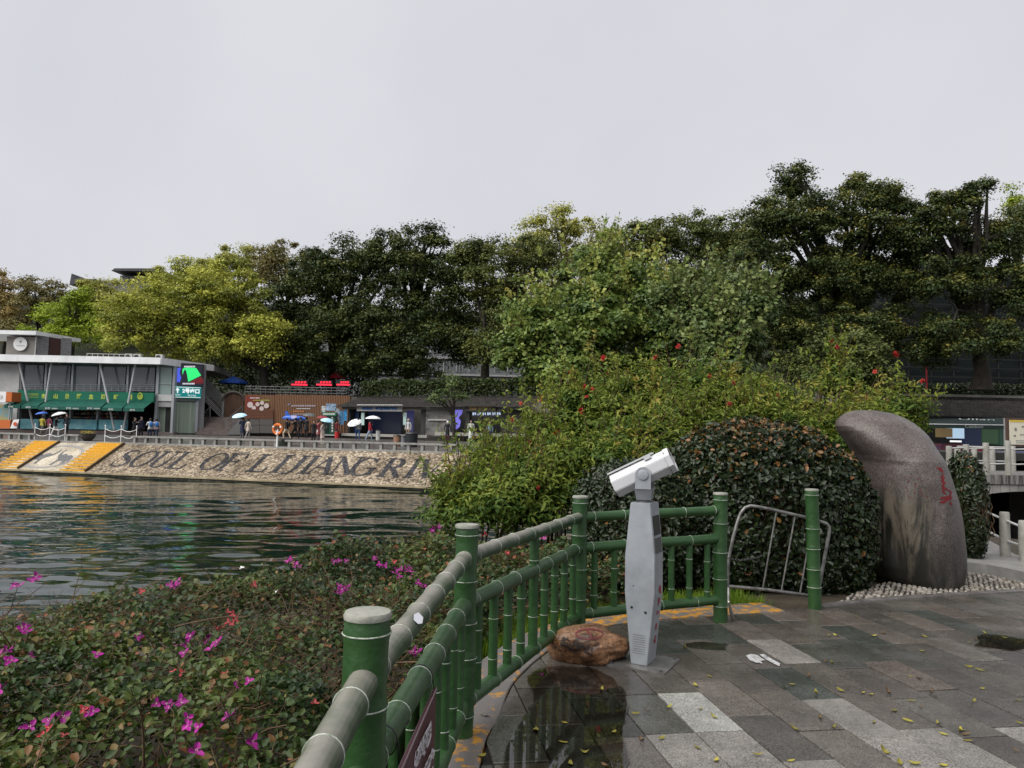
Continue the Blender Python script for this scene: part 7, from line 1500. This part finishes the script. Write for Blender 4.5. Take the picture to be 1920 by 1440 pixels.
bin_(772, 49.5, .85, .95, (.02, .022, .025), 'large black wheeled bin before the tiled stalls'); bin_(745, 50, .5, .75, (.24, .14, .09), 'tan litter bin left of the black bin'); bin_(757, 50, .4, .7, (.25, .26, .28), 'grey steel bin beside the black bin'); bin_(533, 50, .95, .45, (.03, .04, .03), 'squat dark tub beside the life ring', 'tub', 'tub'); bin_(632, 62.5, .4, .6, (.42, .03, .03), 'red bucket beside the posters', 'bucket', 'bucket'); bin_(709, 58.5, .35, .75, (.55, .55, .54), 'small white stand in front of the flight centre', 'white_stand', 'stand')
QF = Fr((0, 61.5), (1, 0)); t = thing('juice_stall', 'orange and white snack stall at the left edge of the promenade', 'stall', QF.pt(5, 806, 0)); M_ora = g_('stall_orange', (.52, .14, .04), .5); QF.box('sign_box', -30, 11, 734, 754, 0, .5, M_whl, t); QF.box('sign_side', 11.2, 22, 735, 753, 0, 1.2, M_ora, t); QF.box('table', -30, 19, 787, 803, -.3, .6, M_ora, t); QF.box('mural', -40, 22, 758, 787, 1.2, 1.3, g_('mural', (.22, .42, .46), .5, c2=(.50, .42, .16), vscale=1.6, lo=.45, hi=.6), t); QF.text('汁', 3, 745, 6, 8, -.01, M_blk, t)
for x in (-28, 16): QF.box('leg', x, x + 1.5, 754, 806, .2, .3, M_stl, t)
t = thing('poster_easel', 'white poster board with red emblem leaning before the counter', 'poster', QF.pt(28, 805, -.6)); p = [QF.pt(x, y, -.6) for x, y in ((19, 803), (31, 803), (36, 786), (25, 787))]; b = MB(); b.add(p + [q + V((0, .05, 0)) for q in p], [(0, 1, 2, 3), (7, 6, 5, 4), (0, 4, 5, 1), (1, 5, 6, 2), (2, 6, 7, 3), (3, 7, 4, 0)]); b.build('board', M_whl, t); c = QF.pt(28.5, 795, -.66); b = MB(); b.tube([c, c - V((0, .02, 0))], .16, 14); b.build('emblem', g_('emblem_red', (.55, .10, .04), .5), t); b = MB(); b.tube([QF.pt(26, 803, -.1), QF.pt(29, 789, -.5)], .03, 5); b.build('strut', M_stl, t)
# ================================================================ PEOPLE
SKIN = mat('skin', (.42, .27, .20), .55); SHOE = mat('shoe_white', (.55, .55, .55), .5); SHOED = mat('shoe_dark', (.03, .03, .03), .5)
pend = []
def person(label, px, Y, h, face, top, bot, hair=(.012, .010, .010), pose='stand', arm='down', coat=0.0, shoe=SHOE, base=None, group=None):
    q = base or prom(px, Y); t = thing('person', label, 'person', q, group)
    bm = bmesh.new(); sk = bm.verts.layers.skin.verify(); vd = {}
    def vtx(n, x, y, z, r, ry=None):
        v = bm.verts.new((x * h, y * h, z * h)); v[sk].radius = (r * h, (ry or r) * h); vd[n] = v
    st = .10 if pose == 'walk' else .015
    vtx('pelvis', 0, 0, .53, .078, .060); vd['pelvis'][sk].use_root = True
    vtx('waist', 0, .005, .61, .070, .056); vtx('chest', 0, .01, .73, .088, .062); vtx('neckb', 0, .005, .815, .038, .036); vtx('neck', 0, -.004, .85, .030, .031); vtx('head', 0, -.012, .90, .050, .058); vtx('crown', 0, -.008, .955, .047, .054)
    for s, n in ((-1, 'l'), (1, 'r')):
        f_ = st * s
        vtx('hip' + n, .052 * s, 0, .50, .056); vtx('thigh' + n, .055 * s, -f_ * .5, .39, .050); vtx('knee' + n, .055 * s, -f_ - (.02 if pose == 'walk' and s > 0 else 0), .28, .036); vtx('calf' + n, .055 * s, -f_ * (1.0 if s > 0 else 1.3), .19, .033); vtx('ankle' + n, .055 * s, -f_ * (1.1 if s > 0 else 1.9), .05 + (.02 if pose == 'walk' and s < 0 else 0), .022); vtx('toe' + n, .06 * s, -f_ * (1.1 if s > 0 else 1.9) - .075, .022, .022, .016)
        vtx('sho' + n, .105 * s, .008, .80, .036)
        a = arm if (s > 0 or arm in ('both', 'phone')) else 'down'
        sw = f_ * .8 if pose == 'walk' else 0
        if a == 'down': el, wr, hd2 = (.135 * s, .02 + sw * .5, .645), (.14 * s, -.01 + sw, .505), (.138 * s, -.02 + sw, .455)
        elif a == 'up': el, wr, hd2 = (.145 * s, -.045, .66), (.10 * s, -.13, .755), (.095 * s, -.14, .80)
        elif a == 'phone' or a == 'both': el, wr, hd2 = (.14 * s, -.06, .66), (.06 * s, -.16, .745), (.045 * s, -.175, .785)
        vtx('elb' + n, *el, .028); vtx('wri' + n, *wr, .019); vtx('hand' + n, *hd2, .021, .013)
    E_ = [('pelvis', 'waist'), ('waist', 'chest'), ('chest', 'neckb'), ('neckb', 'neck'), ('neck', 'head'), ('head', 'crown')]
    for n in 'lr': E_ += [('pelvis', 'hip' + n), ('hip' + n, 'thigh' + n), ('thigh' + n, 'knee' + n), ('knee' + n, 'calf' + n), ('calf' + n, 'ankle' + n), ('ankle' + n, 'toe' + n), ('chest', 'sho' + n), ('sho' + n, 'elb' + n), ('elb' + n, 'wri' + n), ('wri' + n, 'hand' + n)]
    for a, c in E_: bm.edges.new((vd[a], vd[c]))
    hands = [V(vd['handl'].co), V(vd['handr'].co)]; head = V(vd['head'].co)
    me = bpy.data.meshes.new('body'); bm.to_mesh(me); bm.free(); o = bpy.data.objects.new('body', me); col.objects.link(o); o.modifiers.new('skin', 'SKIN'); sb_ = o.modifiers.new('sub', 'SUBSURF'); sb_.levels = 1; sb_.render_levels = 1
    o.parent = t; o.rotation_euler = (0, 0, face)
    mt = mat('cloth_%d' % len(pend), top, .75, var=.15, vscale=6); mbm = mat('trouser_%d' % len(pend), bot, .75, var=.15, vscale=6); mh = mat('hair_%02d' % (int(sum(hair) * 100)), hair, .5)
    pend.append((o, t, h, [mt, mbm, SKIN, shoe], hands, head, face, coat, mh)); rot = Matrix.Rotation(face, 4, 'Z')
    return t, q + (rot @ hands[1].to_4d()).to_3d(), rot, h, q
def finish_people():
    dg = bpy.context.evaluated_depsgraph_get()
    for o, t, h, mats, hands, head, face, coat, mh in pend:
        me = bpy.data.meshes.new_from_object(o.evaluated_get(dg)); me.name = 'body'; old = o.data; o.modifiers.clear(); o.data = me; bpy.data.meshes.remove(old); me.materials.clear()
        for M in mats: me.materials.append(M)
        for p in me.polygons:
            c = p.center; p.use_smooth = True
            if c.z > .838 * h: p.material_index = 2
            elif min((c - x).length for x in hands) < .035 * h: p.material_index = 2
            elif c.z < .035 * h: p.material_index = 3
            elif c.z < (.50 - coat) * h: p.material_index = 1
            else: p.material_index = 0
        # hair cap and, for long coats, a skirt of cloth over the hips
        vs, f = ico(2); k = [i for i in range(len(vs))]; hv = vs * np.array([.060, .066, .068]) * h + np.array(head) + np.array([0, .012 * h, .022 * h]); b = MB(); fs = [q for q in f if not (np.mean(vs[list(q)][:, 1]) < -.35 and np.mean(vs[list(q)][:, 2]) < .45) and np.mean(vs[list(q)][:, 2]) > -.75]
        b.add(hv.tolist(), fs); hm = bpy.data.meshes.new('hair'); hm.from_pydata(b.v, [], b.f); hm.materials.append(mh); ho = bpy.data.objects.new('hair', hm); col.objects.link(ho); ho.parent = t; ho.rotation_euler = (0, 0, face)
        for p in hm.polygons: p.use_smooth = True
        if coat > 0:
            b = MB(); rings = [(.60, .080, .066), (.53, .092, .080), (.50 - coat * .5, .098, .090), (.50 - coat, .105, .100)]; vv = []; n = 14
            for z, rx, ry in rings:
                for i in range(n): a = 2 * math.pi * i / n; vv.append((rx * h * math.cos(a), ry * h * math.sin(a), z * h))
            b.add(vv, [(j * n + i, j * n + (i + 1) % n, (j + 1) * n + (i + 1) % n, (j + 1) * n + i) for j in range(len(rings) - 1) for i in range(n)]); cm = bpy.data.meshes.new('coat_skirt'); cm.from_pydata(b.v, [], b.f); cm.materials.append(mats[0]); co = bpy.data.objects.new('coat_skirt', cm); col.objects.link(co); co.parent = t; co.rotation_euler = (0, 0, face)
            for p in cm.polygons: p.use_smooth = True
def umbrella(label, hand, c, tilt=(0, 0), rad=.5, up=.62, c2=None):
    t = thing('umbrella', label, 'umbrella', hand); d = V((tilt[0], tilt[1], 1)).normalized(); a_ = d.orthogonal().normalized(); b_ = d.cross(a_); apex = hand + d * up; M = mat('umb_' + label[:14], c, .5); n = 8; vs = [apex]; fs = []
    rings = [(.45, -.05), (.8, -.15), (1.0, -.27)]
    for r, z in rings:
        for i in range(n * 2):
            an_ = math.pi * i / n; rr = rad * r * (1 if i % 2 == 0 else (.97 if r < 1 else .93)); vs.append(apex + (a_ * math.cos(an_) + b_ * math.sin(an_)) * rr + d * (z * rad * 1.5))
    m_ = n * 2; fs += [(0, 1 + i, 1 + (i + 1) % m_) for i in range(m_)]
    for j in range(2): fs += [(1 + j * m_ + i, 1 + (j + 1) * m_ + i, 1 + (j + 1) * m_ + (i + 1) % m_, 1 + j * m_ + (i + 1) % m_) for i in range(m_)]
    b = MB(); b.add(vs, fs); b.build('canopy', M, t); b = MB(); b.tube([hand - d * .1, apex + d * .07], .011, 6); b.build('shaft', M_steel, t); b = MB(); b.tube([hand - d * .16, hand - d * .04], .017, 6); b.build('handle', M_blk, t)
def bag(label, q, rot, h, c, kind='back'):
    t = thing('backpack' if kind == 'back' else 'shoulder_bag', label, 'backpack' if kind == 'back' else 'bag', q + (rot @ V((0, .1 * h, .6 * h)).to_4d()).to_3d() if kind == 'back' else q + (rot @ V((.16 * h, 0, .45 * h)).to_4d()).to_3d())
    vs, f = ico(2); e = np.array([.085, .05, .11]) * h if kind == 'back' else np.array([.03, .09, .085]) * h; off = np.array([0, .105 * h, .71 * h]) if kind == 'back' else np.array([.155 * h, 0, .49 * h])
    vv = np.sign(vs) * np.abs(vs) ** .7 * e + off; R3 = np.array(rot)[:3, :3]; b = MB(); b.add((vv @ R3.T + np.array(q)).tolist(), f); b.build('pouch', mat('bag_' + label[:12], c, .6), t, smooth=True)
    b = MB()
    if kind == 'back':
        for s in (-1, 1): b.tube([q + (rot @ (V((s * .06, .085, .80)) * h).to_4d()).to_3d(), q + (rot @ (V((s * .07, -.02, .835)) * h).to_4d()).to_3d(), q + (rot @ (V((s * .075, -.075, .72)) * h).to_4d()).to_3d()], .014, 5)
    else: b.tube([q + (rot @ (V((.15, 0, .55)) * h).to_4d()).to_3d(), q + (rot @ (V((.10, 0, .845)) * h).to_4d()).to_3d()], .012, 5)
    b.build('strap', mat('bag_' + label[:12], c), t)
BK = (.014, .014, .017); NV = (.02, .025, .05); PI = math.pi
p1 = person('person in dark top and wide white trousers under a white umbrella', 104, 57.5, 1.66, PI * .55, BK, (.55, .55, .55), pose='walk', arm='up'); umbrella('white umbrella held over the person in white trousers', p1[1] + V((0, 0, .02)), (.66, .66, .66), (-.25, -.1), .56)
p2 = person('person in yellow jacket under a blue umbrella by the counter', 78, 60, 1.62, PI, (.42, .36, .06), (.10, .09, .08), pose='walk', arm='up'); umbrella('small blue umbrella near the pavilion counter', p2[1], (.05, .12, .46), (-.15, 0), .48)
person('person in pink jacket walking beside the yellow jacket', 91, 60.6, 1.6, PI * .9, (.36, .10, .16), (.20, .16, .16), pose='walk')
person('person in long black coat standing at the pavilion counter', 124, 61.5, 1.75, 0, BK, BK, coat=.25)
person('person in black leaning forward beside the chain posts', 252, 55.5, 1.66, PI * .4, BK, BK, pose='walk', arm='phone')
p = person('person in dark coat with a black backpack near the corner column', 264, 55.8, 1.72, PI * .35, NV, BK, pose='stand'); bag('black backpack on the person in a dark coat', p[4], p[2], p[3], BK)
p = person('person in white jacket with a blue backpack facing the pavilion', 281, 54.6, 1.64, PI * 1.25, (.55, .55, .53), NV, arm='phone'); bag('blue backpack on the white jacket', p[4], p[2], p[3], (.04, .16, .42))
p = person('person in pale pink jacket with a blue backpack', 292.5, 54.8, 1.62, PI * 1.2, (.48, .38, .38), NV); bag('blue backpack on the pale pink jacket', p[4], p[2], p[3], (.03, .14, .40))
p = person('person in long navy coat sharing a light blue umbrella', 454, 57, 1.72, PI, NV, (.10, .10, .12), arm='up', coat=.2); umbrella('light blue umbrella tilted over two people by the stairs', p[1] + V((-.1, 0, 0)), (.45, .66, .80), (-.12, -.25), .58)
person('person in beige coat beside the navy coat', 465, 56.8, 1.62, PI * .8, (.42, .36, .31), (.25, .24, .24), pose='walk', coat=.1)
p = person('person in black jacket and cream trousers walking past the life ring', 537, 56.5, 1.68, PI * 1.45, BK, (.46, .38, .28), pose='walk'); bag('black backpack on the person in cream trousers', p[4], p[2], p[3], (.02, .022, .025))
person('person all in black walking left of the dark group', 553, 56.8, 1.70, PI * 1.4, BK, BK, pose='walk', arm='phone')
person('person in black jacket in the middle of the dark group', 563, 59.5, 1.70, PI * 1.1, (.02, .02, .024), BK, pose='walk')
p = person('person in black padded coat right of the dark group', 574, 59, 1.72, PI * .9, BK, (.02, .02, .02), coat=.12, arm='up'); umbrella('dark grey umbrella over the group in black', p[1] + V((.2, 0, .02)), (.10, .11, .115), (.05, -.05), .56)
p = person('person in black coat carrying a white tote bag', 588, 53, 1.64, PI * .1, BK, BK, coat=.1); bag('white tote bag on the black coat', p[4], p[2], p[3], (.62, .60, .55), 'side')
p = person('person in pink red coat behind the beige coat', 597, 54, 1.64, PI * .5, (.36, .09, .10), (.12, .10, .10), coat=.15, arm='up'); umbrella('dark red umbrella behind the light blue one', p[1], (.22, .025, .035), (.1, 0), .5)
p = person('person in long beige coat under a small light blue umbrella', 605, 51, 1.62, PI * .45, (.40, .33, .30), (.44, .38, .34), coat=.22, arm='up'); umbrella('small light blue umbrella over the long beige coat', p[1] + V((-.05, 0, -.08)), (.36, .58, .74), (.15, -.2), .46)
person('person in dark red clothes beside the posters', 631, 62.8, 1.55, PI, (.12, .02, .025), (.10, .02, .02))
p = person('person in jeans half hidden by a white umbrella', 671, 57.2, 1.66, PI * 1.1, (.40, .40, .40), (.03, .07, .16), pose='walk', arm='up'); umbrella('white umbrella lowered over the shoulder', p[1] + V((.05, -.05, -.35)), (.66, .65, .62), (-.25, -.55), .58)
p = person('person in red top and jeans under a white umbrella', 693, 55.5, 1.66, PI * .6, (.30, .02, .03), (.20, .26, .34), pose='walk', arm='up'); umbrella('white umbrella held above the red top', p[1] + V((0, 0, -.02)), (.70, .68, .70), (0, 0), .6)
p = person('person in pale hooded jacket with a round blue bag', 765, 59, 1.72, PI * 1.9, (.44, .42, .40), (.22, .16, .12), hair=(.4, .38, .36)); bag('round blue bag on the pale hooded jacket', p[4], p[2], p[3], (.05, .25, .48))
person('person in dark dress and white hat by the violet panel', 839, 57.0, 1.6, PI, BK, (.10, .03, .03), hair=(.6, .6, .6), coat=.2)
person('figure in a long pale robe at the museum entrance', 883, 57.2, 1.7, 0, (.46, .48, .45), (.46, .48, .45), coat=.4)
person('person partly behind the hedge in a blue-grey jacket', 918, 56.0, 1.65, 0, (.12, .20, .24), NV)
finish_people()
